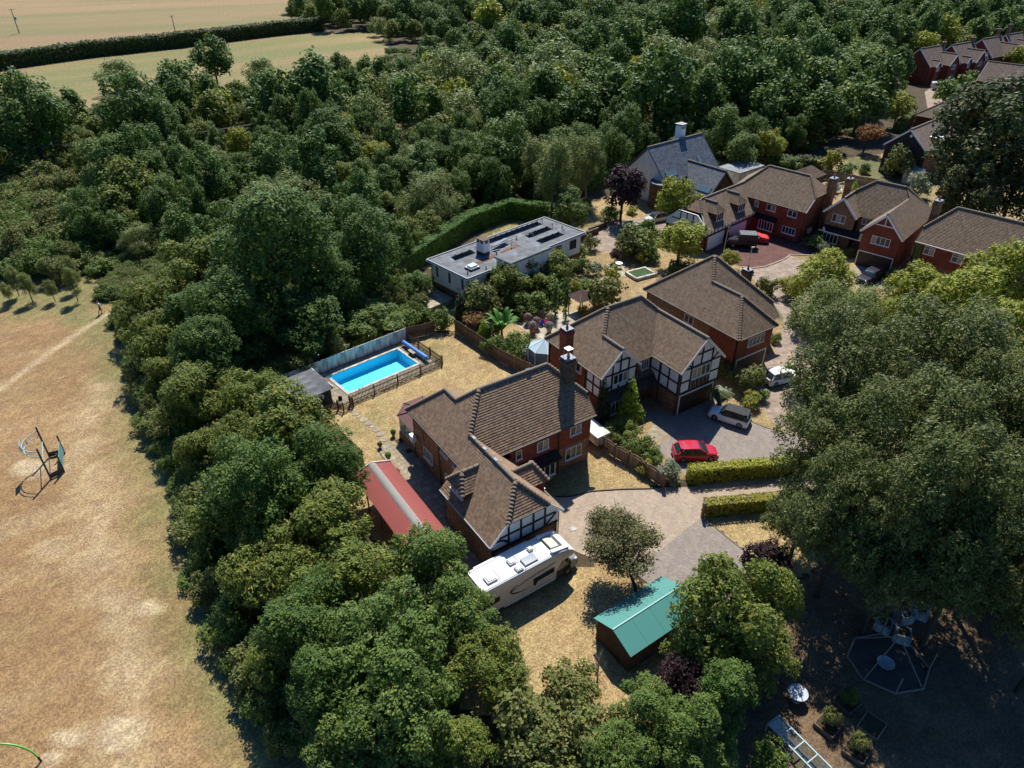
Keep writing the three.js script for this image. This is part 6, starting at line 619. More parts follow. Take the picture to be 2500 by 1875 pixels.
// crown: lobes of leaf sprays over an envelope; y0 is the crown's centre height
function crown(seed, o) {
  const r = rng(seed), lob = [], { R: R_, ry, y0 } = o, nl = o.lobes ?? 16;
  if (o.shape === 'cone' || o.shape === 'column') { const H = ry * 2, n = nl; for (let i = 0; i < n; i++) { const t = (i + r()) / n, rr = o.shape === 'cone' ? R_ * Math.pow(1 - t, 0.85) * (0.95 + 0.1 * r()) : R_ * Math.sqrt(Math.max(0, Math.sin(PI * (0.08 + 0.9 * t)))), a = r() * 6.28, d = rr * 0.55; lob.push([Math.cos(a) * d, y0 - ry + t * H, Math.sin(a) * d, Math.max(0.1, rr * 0.6)]); } for (let i = 0; i < 8; i++) { const t = i / 8; lob.push([0, y0 - ry + t * H, 0, Math.max(0.08, (o.shape === 'cone' ? R_ * Math.pow(1 - t, 0.85) : R_ * Math.sqrt(Math.sin(PI * (0.1 + 0.85 * t)))) * 0.8)]); } }
  else { lob.push([0, y0, 0, R_ * 0.5]); for (let i = 0; i < nl; i++) { let d = rdir(r); if (d[1] < -0.8) d[1] = -d[1]; const k = 0.46 + 0.4 * Math.pow(r(), 0.8), lr = R_ * (o.lr ?? 0.3) * (0.55 + 0.75 * r()); lob.push([d[0] * R_ * k, y0 + d[1] * ry * k, d[2] * R_ * k, lr]); } }
  const w = lob.map((l) => l[3] * l[3]), tot = w.reduce((a, b) => a + b), sy = o.shape ? 1 : Math.min(1.15, ry / R_), lv = new Leaves(o.n), per = o.per ?? 5, sp = o.spray ?? o.leaf * 2.3; let tries = 0;
  while (lv.k < o.n && tries++ < o.n * 6) {
    let q = r() * tot, i = 0; while ((q -= w[i]) > 0 && i < lob.length - 1) i++; const l = lob[i], d = rdir(r); if (d[1] < -0.35 && r() < 0.75) continue;
    const rad = l[3] * (0.62 + 0.56 * Math.pow(r(), 0.75)), x = l[0] + d[0] * rad, y = l[1] + d[1] * rad * sy, z = l[2] + d[2] * rad; let deep = false; for (let j = 0; j < lob.length; j++) if (j !== i) { const b = lob[j], dx = x - b[0], dy = (y - b[1]) / sy, dz = z - b[2]; if (dx * dx + dy * dy + dz * dz < b[3] * b[3] * 0.42) { deep = true; break; } } if (deep && r() < 0.9) continue;
    const base = r() < (o.odd ?? 0.06) ? o.col2 ?? o.col : o.col, tone = hsl(base, r, o.vary ?? 0.2);
    for (let c = 0; c < per; c++) { const e = rdir(r), n = rdir(r), nk = o.out ?? 0.75; let nx = d[0] * nk + n[0] * 0.62, ny = d[1] * nk + n[1] * 0.62 + 0.28, nz = d[2] * nk + n[2] * 0.62; const ln = Math.hypot(nx, ny, nz) || 1; const k = Math.pow(r(), 0.5) * sp; lv.add(x + e[0] * k, y + e[1] * k - (o.droop ?? 0) * r(), z + e[2] * k, nx / ln, ny / ln, nz / ln, o.leaf * (0.65 + 0.7 * r()), o.asp ?? 0.62, hsl(tone, r, 0.1), r); }
  }
  return lv.geo();
}
function trunkGeo(seed, h, r0, spread, limbs = 6) { const r = rng(seed), l = [rod(V3(0, 0, 0), V3(0.1, h * 0.55, 0.05), r0, r0 * 0.7, 8), rod(V3(0.1, h * 0.55, 0.05), V3(0, h * 0.95, 0), r0 * 0.7, r0 * 0.2, 7)]; for (let i = 0; i < limbs; i++) { const a = i / limbs * 6.28 + r(), y = h * (0.35 + 0.35 * r()), e = V3(Math.cos(a) * spread * (0.6 + 0.4 * r()), y + h * 0.25 * (0.6 + r()), Math.sin(a) * spread * (0.6 + 0.4 * r())); l.push(rod(V3(0.05, y, 0.03), e, r0 * 0.42, r0 * 0.12, 6)); } return merge(l); }
// kinds: hue, leaf size and habit; each kind has near (fine) and far (coarse) crowns
const KIND = {
  oak: { col: [0.095, 0.165, 0.025], col2: [0.19, 0.24, 0.035], R: 4.4, ry: 5.0, y0: 5.7, lobes: 34, lr: 0.27 },
  hazel: { col: [0.16, 0.205, 0.03], col2: [0.28, 0.27, 0.045], R: 3.8, ry: 3.5, y0: 3.8, lobes: 34, lr: 0.27, odd: 0.1 },
  ash: { col: [0.135, 0.205, 0.038], col2: [0.25, 0.29, 0.05], R: 4.0, ry: 4.5, y0: 5.1, lobes: 34, lr: 0.27 },
  willow: { col: [0.19, 0.24, 0.065], col2: [0.28, 0.31, 0.1], R: 4.4, ry: 3.3, y0: 3.9, lobes: 36, lr: 0.26, asp: 0.3, leafK: 0.9, droop: 0.3, vary: 0.12, out: 1.0 },
  alder: { col: [0.11, 0.185, 0.03], col2: [0.18, 0.22, 0.04], R: 3.1, ry: 5.2, y0: 6.2, lobes: 34, lr: 0.27 },
  lime: { col: [0.29, 0.32, 0.035], col2: [0.38, 0.34, 0.05], R: 3.2, ry: 3.0, y0: 4.6, lobes: 34, lr: 0.27 },
  grey: { col: [0.135, 0.165, 0.038], col2: [0.3, 0.3, 0.11], R: 5.2, ry: 5.4, y0: 8.2, lobes: 60, lr: 0.21, odd: 0.09, out: 0.5, asp: 0.5 },
  yew: { col: [0.062, 0.09, 0.022], col2: [0.17, 0.17, 0.04], R: 4.4, ry: 5.0, y0: 5.7, lobes: 40, lr: 0.25, odd: 0.1 },
  plum: { col: [0.05, 0.022, 0.026], col2: [0.09, 0.035, 0.03], R: 2.5, ry: 2.7, y0: 3.8, lobes: 34, lr: 0.27 },
  birch: { col: [0.19, 0.23, 0.05], col2: [0.28, 0.28, 0.07], R: 2.4, ry: 4.6, y0: 6.6, lobes: 26, lr: 0.34, asp: 0.4, droop: 0.9, leafK: 0.85 },
  bush: { col: [0.135, 0.205, 0.035], col2: [0.26, 0.25, 0.05], R: 1.5, ry: 1.15, y0: 1.05, lobes: 10, lr: 0.42 },
  olive: { col: [0.18, 0.2, 0.05], col2: [0.29, 0.28, 0.09], R: 1.5, ry: 1.2, y0: 1.05, lobes: 10, lr: 0.42 },
  gold: { col: [0.3, 0.3, 0.04], col2: [0.42, 0.36, 0.06], R: 1.3, ry: 1.1, y0: 1.0, lobes: 10, lr: 0.4 },
  silver: { col: [0.27, 0.31, 0.2], col2: [0.4, 0.42, 0.3], R: 1.4, ry: 1.2, y0: 1.1, lobes: 10, lr: 0.4 },
  rust: { col: [0.25, 0.12, 0.035], col2: [0.2, 0.15, 0.04], R: 2.2, ry: 1.1, y0: 3.0, lobes: 12, lr: 0.36 },
  thuja: { col: [0.3, 0.42, 0.035], col2: [0.42, 0.48, 0.05], R: 1.35, ry: 2.4, y0: 2.4, lobes: 40, shape: 'cone', out: 1.0 },
  fir: { col: [0.05, 0.08, 0.035], col2: [0.07, 0.1, 0.04], R: 1.4, ry: 3.0, y0: 3.0, lobes: 40, shape: 'cone', out: 0.9 },
  cypress: { col: [0.08, 0.14, 0.03], col2: [0.1, 0.16, 0.03], R: 0.45, ry: 1.9, y0: 1.9, lobes: 24, shape: 'column', out: 1.1 },
};
const LOD = { n: { leaf: 0.115 }, m: { leaf: 0.165 }, f: { leaf: 0.32 } };
const protoCache = new Map();
function proto(kind, lod, v) { // crown and trunk shapes, shared by all trees that look alike
  const key = kind + lod + v; if (protoCache.has(key)) return protoCache.get(key);
  const k = KIND[kind], q = LOD[lod], s = k.R < 2.6 ? Math.max(0.5, k.R / 2.6) : 1, leaf = q.leaf * (k.leafK ?? 1) * (0.55 + 0.45 * s), area = 12.6 * k.R * ((k.shape ? k.R * 0.4 : k.R) + k.ry) / 2, n = Math.min(52000, Math.round(area * 1.5 / (leaf * leaf * 1.3)));
  const p = { crown: crown(1000 + key.split('').reduce((a, c) => a * 31 + c.charCodeAt(0) | 0, 7), { ...k, leaf, n, per: lod === 'f' ? 3 : 6 }), trunk: k.R > 1.55 || kind === 'fir' || kind === 'cypress' ? trunkGeo(500 + v, k.y0 + k.ry * 0.55, 0.06 + k.R * 0.045, k.R * 0.62, k.shape ? 0 : lod === 'f' ? 3 : 9) : null };
  protoCache.set(key, p); return p;
}
const NAME = { yew: 'yew_tree', oak: 'oak_tree', hazel: 'hazel_tree', ash: 'ash_tree', willow: 'willow_tree', alder: 'alder_tree', lime: 'maple_tree', grey: 'beech_tree', plum: 'plum_tree', birch: 'birch_tree', bush: 'bush', olive: 'bush', gold: 'bush', silver: 'bush', rust: 'ornamental_tree', thuja: 'conifer', fir: 'fir_tree', cypress: 'cypress_tree' };
const CAT = { bush: 'bush', olive: 'bush', gold: 'bush', silver: 'bush' };
let planted = 0;
function plant(kind, x, z, o = {}) { // o: s scale across, h scale up, lod, label, group
  const lod = o.lod ?? (z > -72 ? 'n' : z > -150 ? 'm' : 'f'), nv = lod === 'n' ? (o.nv ?? 3) : lod === 'm' ? 3 : 3, v = (planted++ * 7 + Math.abs(Math.round(x * 3))) % nv, p = proto(kind, lod, v), g = new THREE.Group(); g.name = numbered(NAME[kind]); scene.add(g);
  g.position.set(x, 0, z); const s = o.s ?? 1; g.scale.set(s, o.h ?? s, s); g.rotation.y = (planted * 2.399) % 6.283; tag(g, o.label, CAT[kind] ?? 'tree', o.group);
  if (p.trunk) part('trunk', p.trunk, kind === 'birch' ? M.barkPale : M.bark, g); part('crown', p.crown, leafMat, g); return g;
}
const PLANTS = [
["olive", -3.9, -76.7, 1.34, 1.74, "olive shrub at the near corner of the flat-roofed house"],
["hazel", -0.6, -80.1, 0.66, 0.63, "spreading green shrub before the raised block of the flat-roofed house"],
["hazel", 2.0, -84.3, 0.6, 0.57, "tall shrub under the middle of the flat roof"],
["hazel", 5.7, -85.9, 0.64, 0.57, "pale olive shrub at the far end of the white house wall"],
["oak", -12.1, -81.7, 0.43, 0.32, "dark rounded small tree beside the white house terrace"],
["fir", -6.3, -76.8, 0.61, 0.67, "dark narrow fir at the corner of the white house"],
["rust", -4.1, -73.6, 0.7, 0.49, "bronze-leaved shrub behind the weathered fence"],
["thuja", -3.3, -71.6, 0.56, 0.56, "golden conifer poking over the weathered fence"],
["cypress", 5.3, -77.5, 0.81, 1.01, "left of two slim cypresses by the flower patio"],
["cypress", 6.6, -77.2, 0.85, 1.27, "taller of two slim cypresses by the flower patio"],
["olive", 11.4, -79.6, 1.53, 1.53, "grey-green rounded shrub beside the small brown gazebo"],
["ash", -3.5, -82.5, 0.34, 0.24, "fresh green shrub against the white wall corner"],
["hazel", 3.7, -82.3, 0.5, 0.4, "dark leafy shrub in front of the long white wall"],
["hazel", -4.8, -75.7, 0.31, 0.21, "leafy shrub before the dark narrow fir"],
["bush", 5.6, -82.3, 1.12, 1.23, "round bush behind the slim cypresses"],
["bush", 9.2, -89.7, 0.8, 0.96, "green bush beside the far end of the white wall"],
["silver", 11.5, -89.1, 0.64, 0.64, "pale variegated bush beside the dry back lawn"],
["gold", 13.3, -87.7, 0.82, 0.82, "yellow-green bush at the edge of the stone path"],
["bush", 0.5, -67.9, 0.97, 1.07, "light green bush against the weathered fence"],
["silver", 1.9, -66.6, 0.76, 0.83, "pale flowering bush leaning over the fence by the glass conservatory"],
["bush", -2.0, -68.7, 0.72, 0.79, "green bush in the middle of the weathered fence line"],
["bush", -2.5, -71.8, 0.61, 0.73, "spiky green bush next to the golden conifer"],
["bush", -8.3, -74.5, 0.83, 0.92, "bright green bush overhanging the boarded corner fence"],
["bush", -10.4, -75.3, 0.84, 0.76, "bright green clipped bush beyond the pool corner"],
["bush", 3.5, -77.5, 1.07, 1.07, "dark green bush behind the flower patio"],
["hazel", -2.4, -78.8, 0.4, 0.32, "leafy shrub among the garden thicket"],
["bush", 1.0, -77.7, 1.0, 1.0, "dense bush in the middle of the garden thicket"],
["gold", 8.8, -77.7, 0.5, 0.5, "small yellow-green bush below the gazebo"],
["gold", 7.8, -83.4, 0.61, 0.73, "golden upright bush near the dry back lawn"],
["bush", 9.6, -84.4, 0.69, 0.62, "low green bush by the dry back lawn"],
["fir", 8.7, -55.3, 0.66, 0.82, "dark spruce against the left timbered gable"],
["thuja", 11.5, -55.9, 0.94, 0.94, "bright green cone-shaped conifer before the timbered porch"],
["hazel", 10.4, -53.1, 0.41, 0.23, "big rounded shrub below the cone-shaped conifer"],
["bush", 11.8, -50.6, 0.8, 0.8, "green shrub behind the wavy fence"],
["bush", 12.6, -49.3, 0.58, 0.58, "orange-flecked green shrub behind the wavy fence"],
["silver", 13.9, -47.1, 0.71, 0.71, "cream variegated bush at the gatepost end of the wavy fence"],
["gold", 11.9, -48.2, 0.54, 0.48, "yellowish bush near the wavy fence end"],
["olive", 24.5, -61.2, 1.03, 1.03, "grey-green shrub between the two garages"],
["gold", 24.1, -58.2, 0.74, 0.67, "yellow-green low shrub behind the white car"],
["bush", 22.7, -63.5, 0.62, 0.74, "green bush by the brick pier of the garage"],
["bush", 25.5, -59.1, 0.47, 0.47, "small bush beside the big trees near the white car"],
["olive", 32.9, -83.0, 0.83, 0.91, "grey-green bush at the right end of the hipped house"],
["bush", 30.4, -70.9, 0.4, 0.48, "bush against the right wall of the hipped house"],
["bush", 18.1, -97.0, 1.44, 1.58, "big rounded bright green bush on the pink courtyard"],
["olive", 16.3, -95.7, 1.01, 1.01, "darker half of the rounded courtyard bush"],
["lime", 30.2, -90.8, 0.41, 0.33, "small maple above the hipped roof ridge"],
["bush", 44.4, -98.4, 0.82, 0.73, "clipped bush beside the maroon drive"],
["silver", 45.4, -96.7, 0.64, 0.57, "white flowering bush below the bay window"],
["olive", 51.3, -87.1, 0.74, 0.71, "beige-green bush beside the black car"],
["bush", 48.6, -95.0, 0.54, 0.49, "round clipped bush at the garage corner"],
["bush", 56.5, -123.1, 0.62, 0.8, "dark clipped column bush between the chimneys"],
["thuja", 60.6, -123.5, 0.46, 0.37, "small golden conifer by the chimney"],
["olive", 70.8, -130.4, 1.6, 2.09, "olive shrub before the dark blue gable"],
["silver", 70.0, -120.5, 1.29, 1.55, "silver-white leaved bush below the big dark tree"],
["gold", 60.3, -134.9, 1.53, 1.53, "golden shrub behind the timber fence"],
["bush", 62.9, -132.8, 0.98, 0.88, "green bush behind the timber fence"],
["bush", 66.4, -133.5, 0.77, 0.69, "small bush near the dark blue gable"],
["rust", 71.8, -146.9, 1.12, 1.23, "orange-leaved tree with flat crown on a dry lawn"],
["lime", 51.6, -142.3, 0.7, 0.56, "yellowish small tree behind the slate-roofed house"],
["silver", 48.7, -145.7, 1.51, 1.81, "silvery bush behind the slate-roofed house"],
["ash", 43.3, -149.7, 0.76, 0.84, "fresh green tree beside the slate roof"],
["bush", 46.1, -137.6, 1.68, 1.35, "low hedge-like bush behind the grey garage"],
["bush", 52.5, -135.0, 1.22, 1.09, "bright green bush behind the grey garage"],
["lime", 87.0, -166.9, 0.86, 0.86, "weeping yellow-green tree above the orange tree"],
["bush", 110.0, -190.3, 1.62, 2.11, "bush in front of the silver van"],
["bush", 116.1, -196.5, 1.67, 2.17, "taller bush beside the silver van"],
["bush", 126.8, -209.0, 1.61, 1.61, "bush under the far house windows"],
["lime", 149.6, -228.5, 0.89, 0.89, "yellow-green tree between the far houses"],
["olive", 76.2, -137.2, 1.23, 1.48, "leafy shrub right of the dark blue gable"],
["lime", 140.8, -255.4, 1.25, 1.49, "bright tree behind the far row of houses"],
["olive", 11.5, -97.5, 0.68, 0.82, "feathery shrub at the end of the white house"],
["bush", 9.9, -94.5, 0.58, 0.7, "dark bush at the corner of the white house"],
["bush", 12.1, -113.9, 0.77, 0.77, "bush by the brick planter"],
["gold", 19.8, -112.1, 0.66, 0.53, "yellow-green bush beside the stair tower"],
["bush", 16.1, -109.4, 0.93, 0.84, "low bush under the purple tree"],
["olive", 7.1, -107.1, 1.19, 0.95, "clipped hedge mound behind the white house"],
["bush", 19.8, -93.5, 0.82, 0.82, "bush below the yellow maple"],
["gold", 18.2, -93.1, 0.76, 0.76, "yellow-green bush beside the fish pond"],
["bush", -13.1, -73.5, 0.52, 0.52, "pale shrub against the pool end fence"]];
const T_belt = [["oak", -26.5, -73.1, 1.65, 1.65], ["oak", -18.9, -82.0, 1.17, 1.17], ["hazel", -38.2, -79.4, 1.26, 1.26], ["hazel", -40.8, -73.9, 1.0, 1.0], ["oak", -29.5, -65.6, 1.04, 1.04], ["oak", -22.9, -68.8, 1.15, 0.63], ["ash", -16.6, -73.1, 0.96, 0.36], ["hazel", -37.0, -64.6, 0.97, 0.97], ["oak", -29.8, -58.9, 0.88, 0.87], ["hazel", -29.8, -54.4, 0.97, 0.97], ["hazel", -24.3, -54.0, 0.91, 0.91], ["hazel", -19.1, -47.2, 1.17, 1.17], ["hazel", -26.8, -47.8, 0.65, 0.65], ["oak", -19.0, -39.5, 0.93, 0.93], ["oak", -15.1, -43.2, 0.76, 0.76], ["hazel", -22.5, -39.8, 0.67, 0.67], ["hazel", -13.4, -38.3, 0.95, 0.95], ["hazel", -16.7, -33.6, 0.88, 0.88], ["hazel", -11.3, -32.6, 0.94, 0.94], ["ash", -6.0, -33.6, 0.76, 0.76], ["oak", -13.2, -27.8, 0.71, 0.71], ["ash", -8.1, -27.0, 0.93, 0.93], ["ash", -3.2, -30.1, 0.65, 0.65], ["oak", -10.7, -24.3, 0.64, 0.64], ["ash", -6.0, -23.2, 0.81, 0.81], ["hazel", -1.6, -26.6, 0.68, 0.68], ["oak", -20.9, -75.2, 0.87, 0.87], ["hazel", -42.7, -71.4, 0.72, 0.72], ["hazel", -23.8, -48.6, 0.75, 0.75], ["hazel", -18.8, -37.1, 0.64, 0.64], ["oak", -12.3, -30.0, 0.62, 0.62], ["oak", -9.6, -26.6, 0.61, 0.61], ["hazel", -14.9, -32.2, 0.56, 0.56], ["hazel", -14.8, -27.2, 0.54, 0.55], ["oak", -34.2, -67.1, 0.8, 0.8], ["hazel", -34.1, -59.2, 0.69, 0.69]];
const T_front = [["olive", 0.7, -23.7, 1.64, 1.64], ["olive", 3.6, -26.5, 1.19, 1.19], ["hazel", -2.8, -21.8, 0.59, 0.59], ["olive", 2.0, -21.7, 1.42, 1.42], ["ash", -8.9, -21.3, 0.61, 0.61], ["olive", 5.0, -22.8, 1.36, 1.36], ["hazel", 13.6, -29.1, 0.95, 1.23], ["hazel", 11.5, -27.5, 0.58, 0.7], ["hazel", 15.4, -27.2, 0.68, 0.82], ["plum", 10.6, -25.9, 0.7, 0.7], ["plum", 18.4, -35.3, 0.69, 0.69], ["ash", 7.7, -23.7, 0.54, 0.54], ["ash", 6.3, -21.1, 0.52, 0.52], ["ash", 10.3, -21.9, 0.58, 0.58], ["hazel", 16.9, -31.3, 0.66, 0.85], ["bush", 14.9, -22.0, 0.76, 0.76], ["alder", 12.3, -24.2, 0.62, 0.62]];
const T_big = [["grey", 27.0, -47.4, 1.02, 1.22], ["grey", 36.4, -39.5, 0.79, 1.03], ["grey", 28.0, -30.3, 0.7, 1.08], ["grey", 24.2, -31.2, 0.64, 0.96], ["grey", 35.6, -49.0, 1.14, 1.25], ["grey", 23.9, -41.2, 0.82, 0.91], ["grey", 27.4, -38.0, 0.99, 1.28], ["grey", 35.0, -41.0, 0.92, 1.2], ["grey", 22.3, -34.4, 0.73, 1.02], ["grey", 26.0, -32.1, 0.84, 1.3], ["grey", 31.6, -32.7, 0.7, 1.12], ["grey", 21.3, -37.6, 0.53, 0.53], ["grey", 33.6, -31.0, 0.77, 1.24], ["grey", 32.5, -26.8, 0.67, 1.08]];
const T_street = [["lime", 36.0, -75.9, 1.2, 1.2], ["birch", 31.7, -62.5, 1.55, 1.16], ["lime", 47.5, -67.3, 1.45, 1.45], ["lime", 55.6, -72.8, 1.46, 1.46], ["lime", 46.3, -72.1, 1.16, 1.16], ["lime", 51.6, -63.5, 1.19, 1.19], ["birch", 37.4, -66.3, 1.15, 0.92], ["lime", 46.1, -61.3, 1.23, 1.23], ["lime", 48.3, -57.9, 0.99, 0.99], ["lime", 42.0, -68.8, 0.9, 0.9], ["gold", 35.4, -82.6, 1.3, 1.3]];
const T_darktree = [["oak", 71.2, -107.9, 1.86, 1.96], ["oak", 73.9, -102.3, 1.17, 1.17], ["oak", 66.6, -100.9, 1.02, 1.02], ["fir", 68.5, -108.9, 1.47, 1.47], ["oak", 91.2, -130.6, 1.25, 1.25]];
const T_ehouse = [["lime", 22.8, -90.5, 1.11, 0.94], ["lime", 25.1, -104.5, 1.03, 1.13], ["plum", 17.3, -108.8, 1.3, 1.36], ["birch", 3.7, -117.4, 1.05, 1.05], ["birch", 6.3, -108.2, 1.25, 1.25], ["birch", 9.6, -114.7, 1.17, 1.17], ["birch", 12.5, -117.4, 1.05, 1.05], ["ash", 8.7, -103.5, 0.74, 0.74], ["ash", 40.6, -139.0, 0.94, 1.13], ["lime", 49.5, -138.3, 0.91, 0.91], ["olive", 17.5, -95.6, 1.77, 1.77], ["bush", 20.4, -101.2, 1.31, 1.31], ["ash", 42.2, -132.5, 0.81, 0.81]];
const RIDE = [[-93, -128], [-81, -138], [-68, -150], [-50, -160], [-39, -168], [-28, -172], [-16, -178], [-6, -182]];
const SCRUB = [[-92, -125], [-77, -128], [-65, -111], [-60, -94], [-62, -87], [-68, -85]];
const T_wood = [["willow", -32.5, -100.3, 1.45, 1.45], ["willow", 9.1, -178.8, 2.22, 2.22], ["willow", -13.9, -189.3, 1.85, 1.85], ["willow", -14.7, -258.2, 0.99, 0.99], ["lime", -12.8, -170.7, 1.24, 1.24], ["lime", -7.5, -279.7, 1.93, 1.93], ["ash", 33.9, -228.9, 1.6, 1.6], ["ash", -77.5, -173.9, 1.38, 1.38], ["willow", -69.1, -208.7, 1.09, 1.09], ["willow", -105.7, -203.3, 1.19, 1.19], ["oak", -80.6, -207.0, 1.2, 1.2], ["oak", -48.6, -216.7, 0.7, 0.7], ["willow", -97.3, -141.7, 1.07, 1.07], ["ash", -64.1, -114.5, 1.24, 1.24], ["oak", -32.0, -129.6, 1.16, 1.16], ["willow", 41.2, -205.2, 1.98, 1.98], ["willow", 74.6, -256.3, 1.94, 1.94], ["ash", 81.4, -214.9, 1.67, 1.67], ["oak", 51.1, -239.1, 1.96, 1.96], ["lime", -21.6, -203.0, 1.27, 1.27], ["willow", -28.5, -181.0, 1.31, 1.31], ["oak", -40.1, -156.0, 1.55, 1.55], ["oak", -48.8, -155.1, 1.34, 1.34], ["alder", -36.2, -169.8, 1.11, 1.11], ["oak", -87.6, -133.2, 1.71, 1.71], ["oak", -71.9, -142.6, 1.53, 1.53], ["hazel", -58.0, -105.3, 1.48, 1.48], ["alder", -30.3, -108.8, 1.3, 1.3], ["alder", -37.9, -112.6, 1.23, 1.23], ["alder", -46.2, -106.7, 1.18, 1.18], ["oak", -61.4, -117.2, 1.22, 1.22], ["willow", 118.0, -342.5, 1.28, 1.28], ["ash", 68.8, -171.3, 1.49, 1.49], ["oak", 44.9, -160.9, 1.69, 1.69], ["oak", 29.5, -151.7, 1.71, 1.71], ["ash", -1.3, -122.1, 1.39, 1.39], ["oak", -0.5, -144.8, 1.36, 1.36], ["lime", 124.4, -235.0, 1.44, 1.44], ["ash", 88.2, -187.5, 1.48, 1.48]];
// ---------------------------------------------------------------- planting
const ORD = ['first', 'second', 'third', 'fourth', 'fifth', 'sixth', 'seventh', 'eighth', 'ninth', 'tenth', 'eleventh', 'twelfth', 'thirteenth', 'fourteenth', 'fifteenth', 'sixteenth', 'seventeenth', 'eighteenth', 'nineteenth', 'twentieth', 'twenty-first', 'twenty-second', 'twenty-third', 'twenty-fourth', 'twenty-fifth', 'twenty-sixth', 'twenty-seventh', 'twenty-eighth', 'twenty-ninth', 'thirtieth', 'thirty-first', 'thirty-second', 'thirty-third', 'thirty-fourth', 'thirty-fifth', 'thirty-sixth', 'thirty-seventh', 'thirty-eighth', 'thirty-ninth', 'fortieth', 'forty-first', 'forty-second', 'forty-third', 'forty-fourth', 'forty-fifth'];
const LOOK = { oak: 'dark green oak', hazel: 'olive green hazel', ash: 'fresh green ash', willow: 'pale grey-green willow', alder: 'upright mid-green alder', lime: 'yellow-green maple', grey: 'grey-green beech', plum: 'purple-leaved plum', birch: 'light drooping birch', olive: 'grey-olive bush', bush: 'green bush', gold: 'yellow-green bush' };
const taken = []; // crowns already standing: x, z, radius
const R0 = { oak: 4.4, hazel: 3.8, ash: 4, willow: 4.4, alder: 3.1, lime: 3.2, grey: 5.2, plum: 2.5, birch: 2.4 };
for (const [k, x, z, s, h, label] of PLANTS) { plant(k, x, z, { s: s * 1.12, h: h * 1.12, label }); taken.push([x, z, (R0[k] ?? 1.5) * s * 0.8]); }
[...T_belt].sort((a, b) => b[2] - a[2]).forEach(([k, x, z, s, h], i) => { plant(k, x, z, { s, h, lod: 'n', label: `${LOOK[k]}, ${ORD[i]} from the camera in the tree belt beside the brown field`, group: 'tree belt beside the field' }); taken.push([x, z, R0[k] * s]); });
[...T_front].sort((a, b) => a[1] - b[1]).forEach(([k, x, z, s, h], i) => plant(k, x, z, { s, h, lod: 'n', label: `${LOOK[k]}, ${ORD[i]} from the left among the plants along the bottom edge`, group: 'plants along the bottom edge' }));
[...T_big].sort((a, b) => b[2] - a[2]).forEach(([k, x, z, s, h], i) => plant(k, x, z, { s, h, lod: 'n', label: `huge ${LOOK[k]}, ${ORD[i]} from the camera in the clump right of the drive`, group: 'huge trees right of the drive' }));
[...T_street].sort((a, b) => a[1] - b[1]).forEach(([k, x, z, s, h], i) => plant(k, x, z, { s, h, lod: 'n', nv: 2, label: `${LOOK[k]}, ${ORD[i]} from the left along the street before the red houses`, group: 'street trees before the red houses' }));
T_darktree.forEach(([k, x, z, s, h], i) => { plant(k === 'oak' ? 'yew' : k, x + 2, z - 3, { s, h, label: ['broad very dark green tree at the right edge beside the blue gable', 'dark tree at the foot of the broad dark tree', 'dark tree behind the wide right-hand roof', 'dark fir beside the broad dark tree', 'dark tree between the blue gabled house and the far house'][i] }); taken.push([x + 2, z - 3, 5]); });
T_ehouse.forEach(([k, x, z, s, h], i) => { plant(k, x, z, { s, h, label: ['yellow-green maple over the clipped hedge by the timbered garage end', 'yellow-green maple beside the slate roof', 'purple tree before the white slate-roofed gable', 'drooping birch furthest left behind the white house', 'second drooping birch behind the white house', 'third drooping birch behind the white house', 'drooping birch nearest the purple tree', 'dark green small tree beside the drooping birches', 'tall fresh green tree right of the slate roof', 'small yellow-green tree in the wood edge behind the red house', 'rounded grey-green shrub on the courtyard island', 'bright clipped top of the courtyard shrub', 'green tree tucked behind the slate chimney'][i] }); taken.push([x, z, (R0[k] ?? 1.5) * s]); });
const sideways = (x, z) => x / (-z * 0.829 + 23.5); // order across the picture
[...T_wood].sort((p, q) => sideways(p[1], p[2]) - sideways(q[1], q[2])).forEach(([k, x, z, s, h], i) => { plant(k, x, z, { s, h, label: `${LOOK[k]}, ${ORD[i]} from the left of those that stand out in the wood`, group: 'woodland trees that stand out' }); taken.push([x, z, R0[k] * s]); });
// the wood: one tree each for the nearest, the rest as one mass
const NEARF = [[-140, -8], [-140, -90], [-75, -90], [-56, -88], ...fieldEdge.slice(1).map(([x, z]) => [x + 1, z])], FAR1 = [[-300, -150], [-157, -235], [-140, -258], [-117, -278], [-91, -306], [-77, -317], [-55, -312], [-46, -270], [-46, -240], [-60, -217], [-76, -208], [-93, -198], [-106, -183], [-116, -180], [-143, -206], [-210, -150]], FAR2 = [[-620, -236], [-300, -150], [-157, -235], [-140, -258], [-117, -278], [-91, -306], [-77, -317], [-95, -345], [-104, -380], [-108, -440], [-130, -660], [-620, -660]];
const GARD = [[-13, -60], [-20, -80], [-13, -96], [-7, -108], [2, -117], [14, -125], [24, -134], [38, -139], [56, -143], [66, -152], [84, -166], [88, -178], [98, -190], [106, -214], [118, -236], [170, -268], [300, -240], [300, 0], [-4, 0]];
const WEST = [[-13, -60], [-20, -80], [-30, -86], [-44, -80], [-50, -82], [-20, -20], [0, 0]];
const MEADOW = [[-180, -165], [-143, -206], [-116, -180], [-106, -183], [-93, -198], [-76, -208], [-60, -217], [-46, -240], [-44, -262]];
